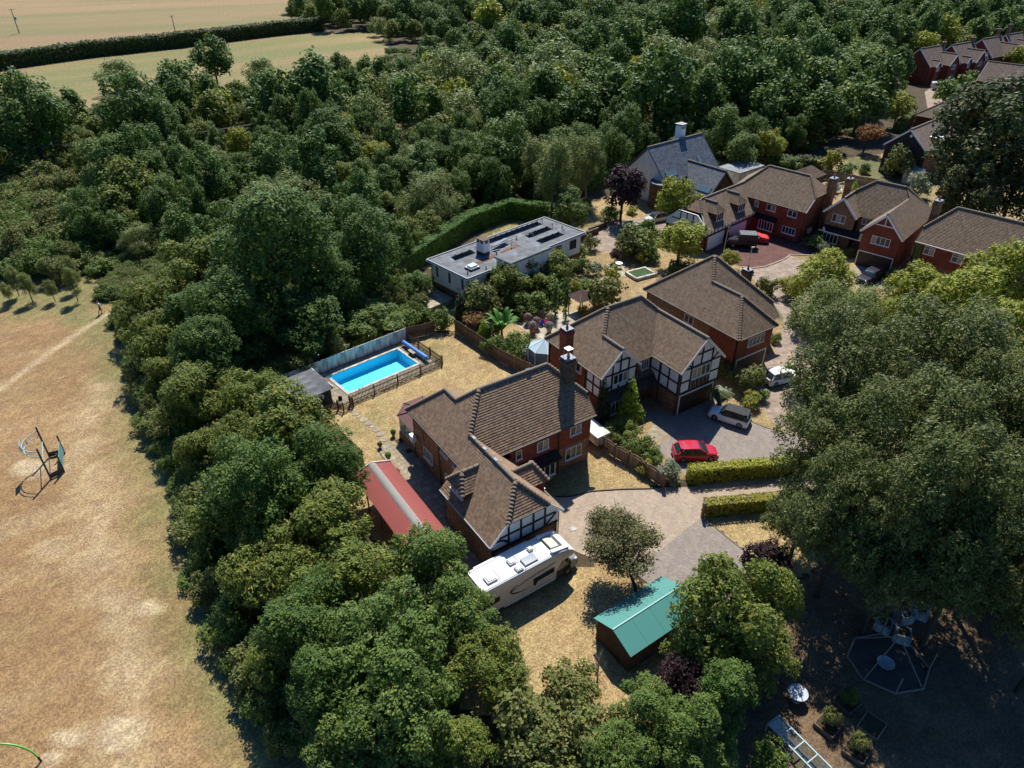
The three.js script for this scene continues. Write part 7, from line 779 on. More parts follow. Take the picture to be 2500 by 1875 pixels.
const forest = []; {
  const r = rng(4242), ok = (x, z, d) => { for (const f of taken) { const q = Math.hypot(f[0] - x, f[1] - z); if (q < (f[2] + d) * 0.68) return false; } return true; };
  for (let pass = 0; pass < 26000; pass++) {
    const u = r(), z = -84 - 560 * u * u - r() * 8, half = (-z * 0.83 + 23.5) * 0.74 + 14, x = (r() * 2 - 1) * half; if (inPoly(x, z, NEARF) || inPoly(x, z, FAR1) || inPoly(x, z, FAR2) || inPoly(x, z, GARD) || inPoly(x, z, WEST) || inPoly(x, z, SCRUB) || (x < -44 && z > -93)) continue;
    const rd = lineDist(x, z, RIDE); if (rd < 4) continue; const md = lineDist(x, z, MEADOW); if (md < 24) continue; if (Math.hypot((x + 29) * 0.75, z + 161) < 9 || Math.hypot(x + 8, z + 300) < 14 || Math.hypot(x - 60, z + 285) < 12) continue;
    const n = fbm(x * 0.03, z * 0.03, 700, 3), q = n * 0.8 + r() * 0.5; let k = q < 0.4 ? 'ash' : q < 0.58 ? 'oak' : q < 0.7 ? 'hazel' : q < 0.8 ? 'alder' : q < 0.93 ? 'willow' : 'lime'; if (k === 'lime' && r() < 0.6) k = 'alder'; if (rd < 11 && r() < 0.6) k = 'hazel';
    const s = (z > -150 ? 0.6 + 0.55 * r() * r() + 0.1 * r() : 0.8 + 0.7 * r()) * (md < 46 ? 0.75 : 1), d = R0[k] * s; if (!ok(x, z, d)) continue; taken.push([x, z, d]); forest.push([k, x, z, s, s * (0.85 + 0.35 * r())]);
  }
  forest.sort((a, b) => b[2] - a[2]);
}
const zoneOf = (x, z) => z > -118 && x < -40 ? 'in the thicket left of the tree belt' : z > -125 ? 'in the wood beside the white house' : z > -165 ? (x < -45 ? 'along the power line gap below the meadow' : x < 15 ? 'in the wood beyond the power line gap' : 'in the wood behind the slate-roofed house') : x < 0 ? 'in the far wood beside the meadow' : x < 55 ? 'in the far wood above the slate roof' : 'in the far wood behind the red houses';
{ const rank = new Map(); for (const [k, x, z, s, h] of forest.slice(0, 290).sort((p, q) => sideways(p[1], p[2]) - sideways(q[1], q[2]))) { const zn = zoneOf(x, z), key = k + zn, n = rank.get(key) ?? 0; rank.set(key, n + 1); plant(k, x, z, { s, h, label: `${ORD[n] ?? 'last'} ${LOOK[k]} from the left ${zn}`, group: `${k} trees ${zn}` }); } }
{
  const g = new THREE.Group(); g.name = 'distant_wood'; g.userData = { kind: 'stuff', label: 'mass of distant trees closing the top of the picture', category: 'wood' }; scene.add(g); const by = new Map(), d = new THREE.Object3D(); let i = 0;
  for (const [k, x, z, s, h] of forest.slice(290)) { const key = k + (i++ % 3); if (!by.has(key)) by.set(key, []); d.position.set(x, 0, z); d.rotation.y = i * 2.4; d.scale.set(s, h, s); d.updateMatrix(); by.get(key).push(d.matrix.clone()); }
  for (const [key, ms] of by) { const m = shadows(new THREE.InstancedMesh(proto(key.slice(0, -1), 'f', +key.slice(-1)).crown, leafMat, ms.length)); m.name = 'crowns'; ms.forEach((q, j) => m.setMatrixAt(j, q)); g.add(m); }
}
{ // brambles and undergrowth: uncountable
  const r = rng(99), ms = [[], [], []], d = new THREE.Object3D(), put = (x, z, s, h, v) => { if (Math.hypot(x + 50.3, z + 78.2) < 3.4) return; d.position.set(x, -0.1, z); d.rotation.y = r() * 6; d.scale.set(s, h, s); d.updateMatrix(); ms[v].push(d.matrix.clone()); };
  for (let i = 0; i < 5200; i++) { const u = r(), z = -82 - 190 * u * u, half = (-z * 0.83 + 23.5) * 0.74 + 6, x = (r() * 2 - 1) * half; if (inPoly(x, z, NEARF) || inPoly(x, z, FAR1) || inPoly(x, z, FAR2) || inPoly(x, z, GARD) || inPoly(x, z, WEST) || (x < -44 && z > -90)) continue; const sc = inPoly(x, z, SCRUB); put(x, z, (0.7 + r()) * (sc ? 1.1 : 0.9), (0.5 + 0.8 * r()) * (sc ? 1.2 : 0.8), Math.floor(r() * 3)); if (sc && r() < 0.7) put(x + r() * 3, z + r() * 3, 1 + r(), 0.9 + r(), Math.floor(r() * 3)); }
  for (let i = 0; i < 260; i++) { const t = r() * (fieldEdge.length - 4) + 2, j = Math.floor(t), f = t - j, x = lerp(fieldEdge[j][0], fieldEdge[j + 1][0], f) + 0.8 + r() * 2.6, z = lerp(fieldEdge[j][1], fieldEdge[j + 1][1], f) - r() * 1.8; put(x, z, 0.35 + 0.5 * r(), 0.3 + 0.6 * r(), Math.floor(r() * 3)); }
  for (let i = 0; i < 160; i++) put(-53 + r() * 8, -89 + r() * 7, 0.4 + 0.6 * r(), 0.3 + 0.5 * r(), Math.floor(r() * 3));
  const BELT = [[-49, -76], [-44, -70], [-39, -61], [-33, -52], [-29, -45], [-22, -34], [-14, -23], [-4, -24], [-6, -31], [-13, -38], [-16, -46], [-22.5, -55], [-25.8, -60.5], [-14, -73.8], [-10.5, -76.5], [-12, -86], [-24, -90], [-40, -86]];
  for (let i = 0; i < 1500; i++) { const x = -50 + r() * 47, z = -90 + r() * 68; if (inPoly(x, z, BELT)) put(x, z, 0.6 + 0.7 * r(), 0.5 + 0.8 * r(), Math.floor(r() * 3)); }
  const g = new THREE.Group(); g.name = 'undergrowth'; g.userData = { kind: 'stuff', label: 'brambles and low undergrowth below the woodland trees', category: 'undergrowth' }; scene.add(g); ['bush', 'olive', 'bush'].forEach((k, v) => { const m = shadows(new THREE.InstancedMesh(proto(k, 'n', v).crown, leafMat, ms[v].length)); m.name = 'foliage'; ms[v].forEach((q, j) => m.setMatrixAt(j, q)); g.add(m); });
}
// scrub bushes one by one
{ const r = rng(17), sc = []; for (let i = 0; i < 900 && sc.length < 46; i++) { const x = -92 + r() * 34, z = -126 + r() * 40; if (!inPoly(x, z, SCRUB) || z > -91 || sc.some((p) => Math.hypot(p[0] - x, p[1] - z) < 3.2)) continue; sc.push([x, z]); } sc.sort((p, q) => p[0] / -p[1] - q[0] / -q[1]); const cnt = { olive: 0, bush: 0 }; for (const [x, z] of sc) { const k = r() < 0.5 ? 'olive' : 'bush', s = 1.1 + 1.1 * r(); plant(k, x, z, { s, h: s * (0.9 + 0.5 * r()), lod: 'n', label: `${k === 'olive' ? 'grey-olive' : 'green'} scrub bush, ${ORD[cnt[k]++]} from the left in the rough ground beyond the field`, group: `${k} scrub bushes` }); } }
// saplings on the field edge
[[-63.5, -80.4], [-63.9, -82.7], [-61.1, -80.9], [-58.4, -81.2], [-55.5, -81.2], [-61.7, -86.5], [-66.5, -81.5], [-57.2, -84.5]].forEach(([x, z], i) => plant('birch', x, z, { s: 0.3 + 0.08 * (i % 3), h: 0.3 + 0.06 * ((i * 2) % 3), lod: 'n', label: `young thin tree, ${ORD[i]} planted on the rough grass at the field's far edge`, group: 'young trees at the field edge' }));
{ // fruit tree by the van
  const g = thing('fruit_tree', 'leaning small fruit tree between the motorhome and green shed', 'tree', 9.2, 0, -34.0), k = { ...KIND.hazel, col: [0.1, 0.095, 0.04], col2: [0.2, 0.12, 0.08], odd: 0.14, col: [0.17, 0.175, 0.06], col2: [0.3, 0.2, 0.12], R: 3.1, ry: 2.0, y0: 4.2, lobes: 46, lr: 0.19, leaf: 0.085, n: 16500, per: 6, spray: 0.5, vary: 0.3 }; const cr = part('crown', crown(880, k), leafMat, g); cr.position.set(-1.45, 0, -2.0); const r = rng(8), tl = [rod(V3(0, 0, 0), V3(-0.35, 1.3, -0.45), 0.16, 0.12, 9), rod(V3(-0.35, 1.3, -0.45), V3(-1.2, 2.9, -1.6), 0.12, 0.09, 8)]; for (let i = 0; i < 16; i++) { const a = i * 2.4, e = V3(-1.45 + Math.cos(a) * (1.7 + r()), 3.7 + 2.3 * r(), -2.0 + Math.sin(a) * (1.7 + r())); tl.push(rod(V3(-0.75 - 0.2 * r(), 2.0 + 0.6 * r(), -1.0), e, 0.06, 0.012, 5)); } part('trunk', merge(tl), M.bark, g);
}
// ---------------------------------------------------------------- hedges: clipped surfaces of leaves
function hedge(name, label, pts, w, h, o = {}) {
  const r = rng(Math.round(Math.abs(pts[0][0] * 131 + pts[0][1] * 17)) + 3), g = thing(name, label, 'hedge', pts[0][0], 0, pts[0][1], 0, o.group), O = pts[0], leaf = o.leaf ?? 0.09; let area = 0; for (let i = 0; i + 1 < pts.length; i++) area += Math.hypot(pts[i + 1][0] - pts[i][0], pts[i + 1][1] - pts[i][1]) * (w + 2 * h); const n = Math.min(o.max ?? 60000, Math.round(area * 1.7 / (leaf * leaf * 1.2))), lv = new Leaves(n + 10), cores = [], tot = area;
  for (let i = 0; i + 1 < pts.length; i++) {
    const a = pts[i], b = pts[i + 1], Ls = Math.hypot(b[0] - a[0], b[1] - a[1]), ux = (b[0] - a[0]) / Ls, uz = (b[1] - a[1]) / Ls, px = -uz, pz = ux, m = Math.round(n * Ls * (w + 2 * h) / tot), end = w / 2;
    cores.push(box(Ls + w * 0.6, h * 0.84, w * 0.68, (a[0] + b[0]) / 2 - O[0], h * 0.42, (a[1] + b[1]) / 2 - O[1], -Math.atan2(b[1] - a[1], b[0] - a[0])));
    for (let k = 0; k < m; k++) { let t = r() * (Ls + w) - w / 2, q = r() * (w + 2 * h + w * 0.4), y, s, nx, ny, nz; const wob = 0.09 * (fbm(t * 1.3, i * 9 + q, 55, 2) - 0.5) * (o.rough ?? 1) * 2; if (q < w) { s = q - w / 2; y = h + wob; nx = 0; ny = 1; nz = 0; } else if (q < w + 2 * h) { const sd = q < w + h ? 1 : -1; y = ((q - w) % h); s = sd * (w / 2 + wob); nx = px * sd; ny = 0.1; nz = pz * sd; } else { const sd = r() < 0.5 ? 0 : 1; t = sd ? Ls + w / 2 : -w / 2; s = (r() - 0.5) * w; y = r() * h; nx = ux * (sd ? 1 : -1); ny = 0.1; nz = uz * (sd ? 1 : -1); } const e = rdir(r), N = [nx + e[0] * 0.7, ny + e[1] * 0.7 + 0.15, nz + e[2] * 0.7], l = Math.hypot(...N); const j = (r() - 0.65) * 0.12 * (o.rough ?? 1); lv.add(a[0] + ux * t + px * s - O[0] + nx * j, Math.max(0.02, y + ny * j), a[1] + uz * t + pz * s - O[1] + nz * j, N[0] / l, N[1] / l, N[2] / l, leaf * (0.6 + 0.8 * r()), 0.62, hsl(r() < (o.odd ?? 0.08) ? o.col2 ?? [0.2, 0.18, 0.05] : o.col ?? [0.09, 0.14, 0.03], r, 0.24), r); }
  }
  part('stems', merge(cores), mat(L(0.03, 0.035, 0.015), 1), g); part('foliage', lv.geo(), leafMat, g); return g;
}
hedge('hedge', 'yellow-green hedge in front of the red hatchback', [[15.9, -47.1], [21.4, -47.75], [26, -48.3]], 1.0, 1.55, { col: [0.36, 0.38, 0.035], col2: [0.5, 0.45, 0.08], odd: 0.3, rough: 2.2 });
hedge('hedge', 'neatly clipped low hedge beside the gatepost on the drive', [[16.4, -43.0], [20.5, -43.5], [24, -44]], 0.95, 1.4, { col: [0.29, 0.28, 0.03], col2: [0.38, 0.33, 0.05], odd: 0.25, rough: 0.6 });
hedge('hedge', 'tall clipped hedge along the left edge of the dry lawn', [pw(-9.75, 0.9), pw(-9.75, 12.6)], 1.1, 1.85, { col: [0.12, 0.13, 0.03], col2: [0.3, 0.17, 0.06], odd: 0.2 });
hedge('hedge', 'high clipped bright green hedge round the back lawn of the white house', [[-16.5, -86], [-11.8, -95], [-7, -104.5], [-0.6, -111], [6.5, -108.5]], 2.0, 2.9, { col: [0.07, 0.17, 0.012], col2: [0.1, 0.2, 0.02], leaf: 0.14 });
hedge('hedge', 'dark square-clipped hedge below the yellow-green maple', [[22.2, -88.3], [26.6, -86.6]], 1.9, 2.1, { col: [0.075, 0.13, 0.02], leaf: 0.11 });
hedge('hedge', 'long dark field hedge between the two brown meadows', [[-175, -222], [-158, -235.5], [-141, -258], [-118, -278], [-92, -306], [-78, -317]], 4.2, 4.6, { col: [0.06, 0.1, 0.025], leaf: 0.42, rough: 5, max: 50000 });
hedge('hedge', 'green hedge beyond the slate-roofed house', [[12.5, -122.5], [20, -131]], 1.6, 2.4, { col: [0.07, 0.16, 0.015], leaf: 0.16 });
hedge('hedge', 'hedge of mixed shrubs behind the grey garage', [[38, -133], [47, -137], [58, -136]], 2.4, 2.2, { col: [0.09, 0.13, 0.03], leaf: 0.2, rough: 4 });
hedge('hedge', 'square dark hedge before the pyramid-roofed garage', [[86, -163], [93, -172]], 1.6, 2.2, { col: [0.12, 0.16, 0.03], leaf: 0.2 });
struct('lawn', gridSheet([[-12.6, -91], [-4, -102], [0.6, -109], [5.5, -107.5], [8.5, -104], [-6, -90]], 0.6, 0.009, (x, z) => mix3([0.5, 0.39, 0.16], [0.18, 0.24, 0.05], clamp(fbm(x * 0.2, z * 0.2, 570, 3) * 2.4 - 0.9))), M.turf);
// ivy on house H corner
{ const r = rng(60), f = { x: 58.472, z: -90.034, a: R(43.58) }, g = thing('climbing_plant', 'pale green creeper climbing the corner of the wide red house', 'climber', f.x, 0, f.z, f.a), lv = new Leaves(5200); for (let i = 0; i < 5200; i++) { const y = Math.pow(r(), 0.8) * 4.7, w = 1.0 - 0.12 * y, a = r() < 0.5; const x = a ? -3.98 - 0.12 * r() : -3.9 + r() * 0.9 * w, z = a ? -2.2 + r() * w * 1.2 : -2.42 - 0.1 * r(), e = rdir(r), N = [(a ? -1 : 0) + e[0] * 0.6, 0.3 + e[1] * 0.6, (a ? 0 : -1) + e[2] * 0.6], l = Math.hypot(...N); lv.add(x, y, z, N[0] / l, N[1] / l, N[2] / l, 0.07 + 0.06 * r(), 0.65, hsl([0.2, 0.24, 0.07], r, 0.3), r); } part('foliage', lv.geo(), leafMat, g); part('stem', merge([rod(V3(-4.0, 0, -2.1), V3(-3.98, 3, -1.9), 0.03), rod(V3(-4.0, 0, -2.2), V3(-3.98, 2.4, -2.3), 0.03)]), M.bark, g); }
{ // bare twigs by the green shed
  const r = rng(44), l = []; for (let i = 0; i < 14; i++) { const a = r() * 6, e = V3(Math.cos(a) * 0.7 * r(), 1.2 + 1.3 * r(), Math.sin(a) * 0.7 * r()); l.push(rod(V3(0, 0, 0), e, 0.03, 0.008, 5)); for (let q = 0; q < 3; q++) l.push(rod(e.clone().multiplyScalar(0.5 + 0.4 * r()), e.clone().add(V3(r() - 0.5, 0.4 * r(), r() - 0.5)), 0.012, 0.004, 4)); } const m = solo('dead_shrub', merge(l), mat(L(0.3, 0.25, 0.19), 1), 'bare dead shrub beside the green shed gable', 'dead shrub'); m.position.set(5.6, 0, -27.8);
}
// ---------------------------------------------------------------- garden buildings, furniture and small things
{ // green steel shed
  const g = thing('green_shed', 'green metal-roofed shed with dark timber walls near the fruit tree', 'shed', 9.2, 0, -31.3, R(34.8)), Ln = 6.4, w = 1.75, e = 2.0, h = 2.75, m = M.greenSteel;
  const slab = (s) => { for (let k = 0; k < 4; k++) { const x0 = -Ln / 2 + k * Ln / 4, a = Math.atan2(h - e, w), q = box(Ln / 4 - 0.012, 0.04, Math.hypot(w, h - e) + 0.12); q.rotateX(s * a).translate(x0 + Ln / 8, (h + e) / 2 - 0.02, s * w / 2 * 1.03); part('roof_sheet', q, m, g); } }; slab(1); slab(-1);
  part('ridge_cap', box(Ln, 0.04, 0.09, 0, h + 0.02, 0), mat(L(0.1, 0.28, 0.25), 0.5), g); const sh = new THREE.Shape([[-w + 0.15, 0], [w - 0.15, 0], [w - 0.15, e], [0, h - 0.1], [-w + 0.15, e]].map((p) => new THREE.Vector2(...p))); for (const x of [-Ln / 2 + 0.15, Ln / 2 - 0.2]) part('gable_wall', new THREE.ExtrudeGeometry(sh, { depth: 0.05, bevelEnabled: false }).rotateY(PI / 2).translate(x, 0, 0), M.steelBrown, g); for (const s of [-1, 1]) part('wall', box(Ln - 0.4, e, 0.05, 0, e / 2, s * (w - 0.15)), M.steelBrown, g);
}
// wavy-topped front fence with posts
{ const pts = [[8.5, -51.3], [9.4, -50.2], [10.55, -49.2], [11.75, -47.8], [13.0, -46.3]], g = thing('wavy_fence', 'slatted fence with scalloped top running down to the drive', 'fence', pts[0][0], 0, pts[0][1]), O = pts[0];
  for (let i = 0; i + 1 < pts.length; i++) { const a = pts[i], b = pts[i + 1], Ls = Math.hypot(b[0] - a[0], b[1] - a[1]), an = -Math.atan2(b[1] - a[1], b[0] - a[0]), n = 9, cx = (a[0] + b[0]) / 2 - O[0], cz = (a[1] + b[1]) / 2 - O[1]; for (let k = 0; k < n; k++) part('slat', box(Ls - 0.12, 0.125, 0.025 + 0.01 * (k % 2), cx, 0.12 + k * 0.135, cz, an), M.fencePale, g); const c = new THREE.CatmullRomCurve3([...Array(7)].map((_, q) => { const t = q / 6; return V3(lerp(a[0], b[0], t) - O[0], 1.34 + 0.22 * Math.abs(Math.sin(PI * t)), lerp(a[1], b[1], t) - O[1]); })); const arch = new THREE.Shape(); arch.moveTo(-Ls / 2 + 0.06, 0); for (let q = 0; q <= 12; q++) { const t = q / 12; arch.lineTo(-Ls / 2 + 0.06 + t * (Ls - 0.12), 0.02 + 0.24 * Math.sin(PI * t)); } arch.closePath(); part('top_panel', new THREE.ExtrudeGeometry(arch, { depth: 0.03, bevelEnabled: false }).rotateY(an).translate(cx, 1.29, cz), M.fencePale, g); part('capping', new THREE.TubeGeometry(c, 14, 0.03, 6), M.fencePale, g); }
  for (const p of pts) part('post', box(0.12, 1.6, 0.12, p[0] - O[0], 0.8, p[1] - O[1], 0.8), M.post, g); part('finial', new THREE.SphereGeometry(0.09, 10, 8).translate(pts[4][0] - O[0], 1.68, pts[4][1] - O[1]), M.lead, g); }
for (const [x, z, label] of [[13.15, -46.2, 'tall wooden gatepost at the end of the wavy fence'], [15.75, -42.6, 'wooden gatepost at the end of the low clipped hedge']]) { const g = thing('gatepost', label, 'gatepost', x, 0, z, 0.6); part('post', box(0.2, 1.55, 0.2, 0, 0.775, 0), M.post, g); part('cap', new THREE.CylinderGeometry(0.02, 0.16, 0.12, 4).rotateY(PI / 4).translate(0, 1.61, 0), M.lead, g); }
{ // box trailer by the house end
  const g = thing('trailer', 'pale covered box trailer parked at the end of the near house', 'trailer', 7.75, 0, -52.6, R(-56)); part('box', new RoundedBoxGeometry(2.6, 0.9, 1.5, 3, 0.05).translate(0, 1.0, 0), mat(L(0.6, 0.6, 0.57), 0.6, { map: stainTex }), g); part('cover', new RoundedBoxGeometry(2.7, 0.16, 1.6, 3, 0.06).translate(0, 1.5, 0), mat(L(0.72, 0.73, 0.73), 0.5, { map: stainTex }), g); part('drawbar', merge([bar(V3(1.3, 0.45, 0.5), V3(2.2, 0.45, 0), 0.07, 0.07), bar(V3(1.3, 0.45, -0.5), V3(2.2, 0.45, 0), 0.07, 0.07)]), M.dark, g); for (const s of [-1, 1]) { const w = part('wheel', tyreGeo, M.rubber, g); w.position.set(-0.1, 0.33, s * 0.8); part('rim', rimGeo, M.alloy, w); }
}
{ // basketball goal end
  const g = thing('goal_frame', 'dark steel goal frame with curved basketball hoop on the field', 'basketball goal', -41.2, 0, -49.0), O = [-41.2, -49.0], P = { a: [-42.43, -50.26], b: [-40.68, -47.24], c: [-41.3, -50.75], d: [-40.0, -48.2] }, l = (p) => [p[0] - O[0], p[1] - O[1]], dk = mat(L(0.05, 0.045, 0.04), 0.6), pal = mat(L(0.28, 0.4, 0.4), 0.5);
  for (const k of ['a', 'b']) part('post', box(0.13, 3.45, 0.13, l(P[k])[0], 1.72, l(P[k])[1], 0.5), dk, g); for (const k of ['c', 'd']) part('post', box(0.12, 2.1, 0.12, l(P[k])[0], 1.05, l(P[k])[1], 0.5), dk, g);
  const A = V3(l(P.a)[0], 0, l(P.a)[1]), B = V3(l(P.b)[0], 0, l(P.b)[1]), C = V3(l(P.c)[0], 0, l(P.c)[1]), D = V3(l(P.d)[0], 0, l(P.d)[1]), mid = A.clone().add(B).multiplyScalar(0.5), out = V3(-(B.z - A.z), 0, B.x - A.x).normalize(); if (out.x > 0) out.negate();
  const arc = (y) => new THREE.CatmullRomCurve3([A.clone().setY(y), A.clone().lerp(B, 0.18).addScaledVector(out, 0.85).setY(y), mid.clone().addScaledVector(out, 1.25).setY(y), A.clone().lerp(B, 0.82).addScaledVector(out, 0.85).setY(y), B.clone().setY(y)]); for (const y of [3.05, 2.55]) part('curved_bar', new THREE.TubeGeometry(arc(y), 28, 0.04, 7), pal, g); for (const t of [0.3, 0.5, 0.7]) { const p = arc(3.05).getPoint(t); part('upright', rod(p.clone().setY(2.55), p.clone().setY(3.05), 0.03), pal, g); }
  const bbp = mid.clone().addScaledVector(out, 1.3); const bb = part('backboard', new RoundedBoxGeometry(0.05, 0.85, 1.1, 3, 0.02), pal, g); bb.position.copy(bbp).setY(3.0); bb.rotation.y = -Math.atan2(out.z, out.x); const hoop = part('hoop', new THREE.TorusGeometry(0.24, 0.022, 8, 24).rotateX(PI / 2), mat(L(0.4, 0.08, 0.04), 0.5), g); hoop.position.copy(bbp).addScaledVector(out, 0.35).setY(2.75);
  for (const y of [1.9, 0.15]) part('goal_bar', bar(A.clone().setY(y), B.clone().setY(y), 0.06, 0.06), y > 1 ? pal : dk, g); part('back_panel', (() => { const L2 = C.distanceTo(D), q = box(0.04, 1.15, L2); q.rotateY(Math.atan2(D.x - C.x, D.z - C.z)).translate((C.x + D.x) / 2, 0.95, (C.z + D.z) / 2); return q; })(), mat(L(0.1, 0.27, 0.27), 0.6), g); for (const [p, q] of [[A, C], [B, D]]) { part('side_bar', bar(p.clone().setY(0.12), q.clone().setY(0.12), 0.06, 0.06), dk, g); part('side_panel', (() => { const L2 = p.distanceTo(q), ge = box(L2, 0.5, 0.03); ge.rotateY(-Math.atan2(q.z - p.z, q.x - p.x)).translate((p.x + q.x) / 2, 0.3, (p.z + q.z) / 2); return ge; })(), dk, g); }
}
{ // green play hoop at the bottom left corner
  const c = new THREE.CatmullRomCurve3([V3(-3.6, 0, 0.4), V3(-3.2, 1.0, 0.2), V3(-2.2, 1.75, 0), V3(-1.2, 1.6, -0.1), V3(-0.4, 1.0, -0.1), V3(-0.05, 0.45, 0)]), g = thing('play_arch', 'bright green bent tube of play equipment at the bottom left corner', 'play equipment', -27.85, 0, -22.35); part('arch_tube', new THREE.TubeGeometry(c, 40, 0.055, 10), mat(L(0.14, 0.42, 0.06), 0.35), g); part('foot', merge([rod(V3(-0.05, 0.45, 0), V3(0, 0, 0.02), 0.06), rod(V3(-3.6, 0.01, 0.4), V3(-3.6, 0.35, 0.4), 0.06)]), M.brownTrim, g);
}
{ // person walking on the worn path
  const g = thing('person', 'person in a pale top and dark shorts walking on the worn field path', 'person', -50.9, 0, -77.9, 0.5), J = { hip: [0, 0.95, 0], chest: [-0.02, 1.35, 0.02], neck: [-0.03, 1.52, 0.03], head: [-0.04, 1.66, 0.05] };
  const cap = (a, b, r0, r1) => { const A = V3(...a), B = V3(...b); return merge([rod(A, B, r0, r1, 10), new THREE.SphereGeometry(r0, 10, 8).translate(...a), new THREE.SphereGeometry(r1, 10, 8).translate(...b)]); };
  const hull = (list) => { // one smooth skin round tapered bones
    const N = 34, Y0 = -0.02, Y1 = 1.86, X = 0.5, cell = (Y1 - Y0) / 60, pos = [], sd = (x, y, z) => { let d = 9; for (const [a, b, r0, r1] of list) { const ax = b[0] - a[0], ay = b[1] - a[1], az = b[2] - a[2], t = clamp(((x - a[0]) * ax + (y - a[1]) * ay + (z - a[2]) * az) / (ax * ax + ay * ay + az * az + 1e-9)), q = Math.hypot(x - a[0] - t * ax, y - a[1] - t * ay, z - a[2] - t * az) - lerp(r0, r1, t), k = 0.05, h = clamp(0.5 + 0.5 * (d - q) / k); d = lerp(d, q, h) - k * h * (1 - h); } return d; };
    return { sd };
  };
  const bones = [[[0, 0.98, 0], [-0.02, 1.36, 0.02], 0.135, 0.15], [[-0.02, 1.4, 0.19], [-0.02, 1.4, -0.17], 0.07, 0.07], [[-0.03, 1.42, 0.02], [-0.04, 1.55, 0.03], 0.06, 0.055], [[-0.04, 1.63, 0.04], [-0.04, 1.7, 0.04], 0.095, 0.1], [[0, 0.95, 0.09], [0.1, 0.52, 0.1], 0.095, 0.065], [[0.1, 0.52, 0.1], [-0.04, 0.1, 0.1], 0.06, 0.042], [[-0.05, 0.06, 0.1], [0.14, 0.04, 0.1], 0.045, 0.035], [[0, 0.95, -0.09], [-0.1, 0.53, -0.09], 0.095, 0.065], [[-0.1, 0.53, -0.09], [-0.32, 0.16, -0.09], 0.06, 0.042], [[-0.32, 0.14, -0.09], [-0.2, 0.05, -0.09], 0.045, 0.035], [[-0.02, 1.38, 0.21], [-0.1, 1.12, 0.25], 0.055, 0.045], [[-0.1, 1.12, 0.25], [0.04, 0.92, 0.25], 0.042, 0.032], [[-0.02, 1.38, -0.19], [0.1, 1.13, -0.24], 0.055, 0.045], [[0.1, 1.13, -0.24], [0.26, 1.0, -0.22], 0.042, 0.032], ...[0, 1, 2, 3, 4].flatMap((i) => [[[0.04, 0.92, 0.25], [0.07 + 0.008 * i, 0.83 + 0.012 * Math.abs(i - 2), 0.23 + 0.012 * i], 0.018, 0.009], [[0.26, 1.0, -0.22], [0.345 - 0.008 * Math.abs(i - 2), 0.97 + 0.004 * i, -0.245 + 0.013 * i], 0.018, 0.009]])];
  const H_ = hull(bones), mc = (test, x0, x1, y0, y1, z0, z1, c) => { // surface nets over the field
    const nx = Math.ceil((x1 - x0) / c), ny = Math.ceil((y1 - y0) / c), nz = Math.ceil((z1 - z0) / c), S = new Float32Array((nx + 1) * (ny + 1) * (nz + 1)), id = (i, j, k) => (i * (ny + 1) + j) * (nz + 1) + k; for (let i = 0; i <= nx; i++) for (let j = 0; j <= ny; j++) for (let k = 0; k <= nz; k++) S[id(i, j, k)] = H_.sd(x0 + i * c, y0 + j * c, z0 + k * c); const vid = new Map(), pos = [], ix = []; for (let i = 0; i < nx; i++) for (let j = 0; j < ny; j++) for (let k = 0; k < nz; k++) { let cx = 0, cy = 0, cz = 0, n = 0; const e = (a, b) => { const va = S[id(i + a[0], j + a[1], k + a[2])], vb = S[id(i + b[0], j + b[1], k + b[2])]; if (va < 0 !== vb < 0) { const t = va / (va - vb); cx += a[0] + t * (b[0] - a[0]); cy += a[1] + t * (b[1] - a[1]); cz += a[2] + t * (b[2] - a[2]); n++; } }; for (let q = 0; q < 2; q++) for (let w = 0; w < 2; w++) { e([0, q, w], [1, q, w]); e([q, 0, w], [q, 1, w]); e([q, w, 0], [q, w, 1]); } if (n) { vid.set(id(i, j, k), pos.length / 3); pos.push(x0 + (i + cx / n) * c, y0 + (j + cy / n) * c, z0 + (k + cz / n) * c); } }
    for (let i = 1; i < nx; i++) for (let j = 1; j < ny; j++) for (let k = 1; k < nz; k++) { const s = S[id(i, j, k)] < 0; const quad = (s2, a, b, cc, d) => { if (s === s2) return; const q = [a, b, cc, d].map((v) => vid.get(v)); if (q.some((v) => v === undefined)) return; s ? ix.push(q[0], q[1], q[2], q[0], q[2], q[3]) : ix.push(q[0], q[2], q[1], q[0], q[3], q[2]); }; quad(S[id(i + 1, j, k)] < 0, id(i, j - 1, k - 1), id(i, j, k - 1), id(i, j, k), id(i, j - 1, k)); quad(S[id(i, j + 1, k)] < 0, id(i - 1, j, k - 1), id(i - 1, j, k), id(i, j, k), id(i, j, k - 1)); quad(S[id(i, j, k + 1)] < 0, id(i - 1, j - 1, k), id(i, j - 1, k), id(i, j, k), id(i - 1, j, k)); } const g2 = new THREE.BufferGeometry(); g2.setAttribute('position', new THREE.Float32BufferAttribute(pos, 3)); g2.setIndex(ix); g2.computeVertexNormals(); const col = []; for (let q = 0; q < pos.length; q += 3) { const y = pos[q + 1]; col.push(...(y > 1.5 ? [0.4, 0.22, 0.15] : y > 0.96 && Math.abs(pos[q + 2]) < 0.3 && !(y < 1.08 && Math.abs(pos[q + 2]) > 0.19) ? [0.55, 0.52, 0.46] : y > 0.56 ? [0.02, 0.02, 0.025] : y < 0.1 ? [0.03, 0.03, 0.03] : [0.4, 0.22, 0.15])); } g2.setAttribute('color', new THREE.Float32BufferAttribute(col, 3)); return g2; };
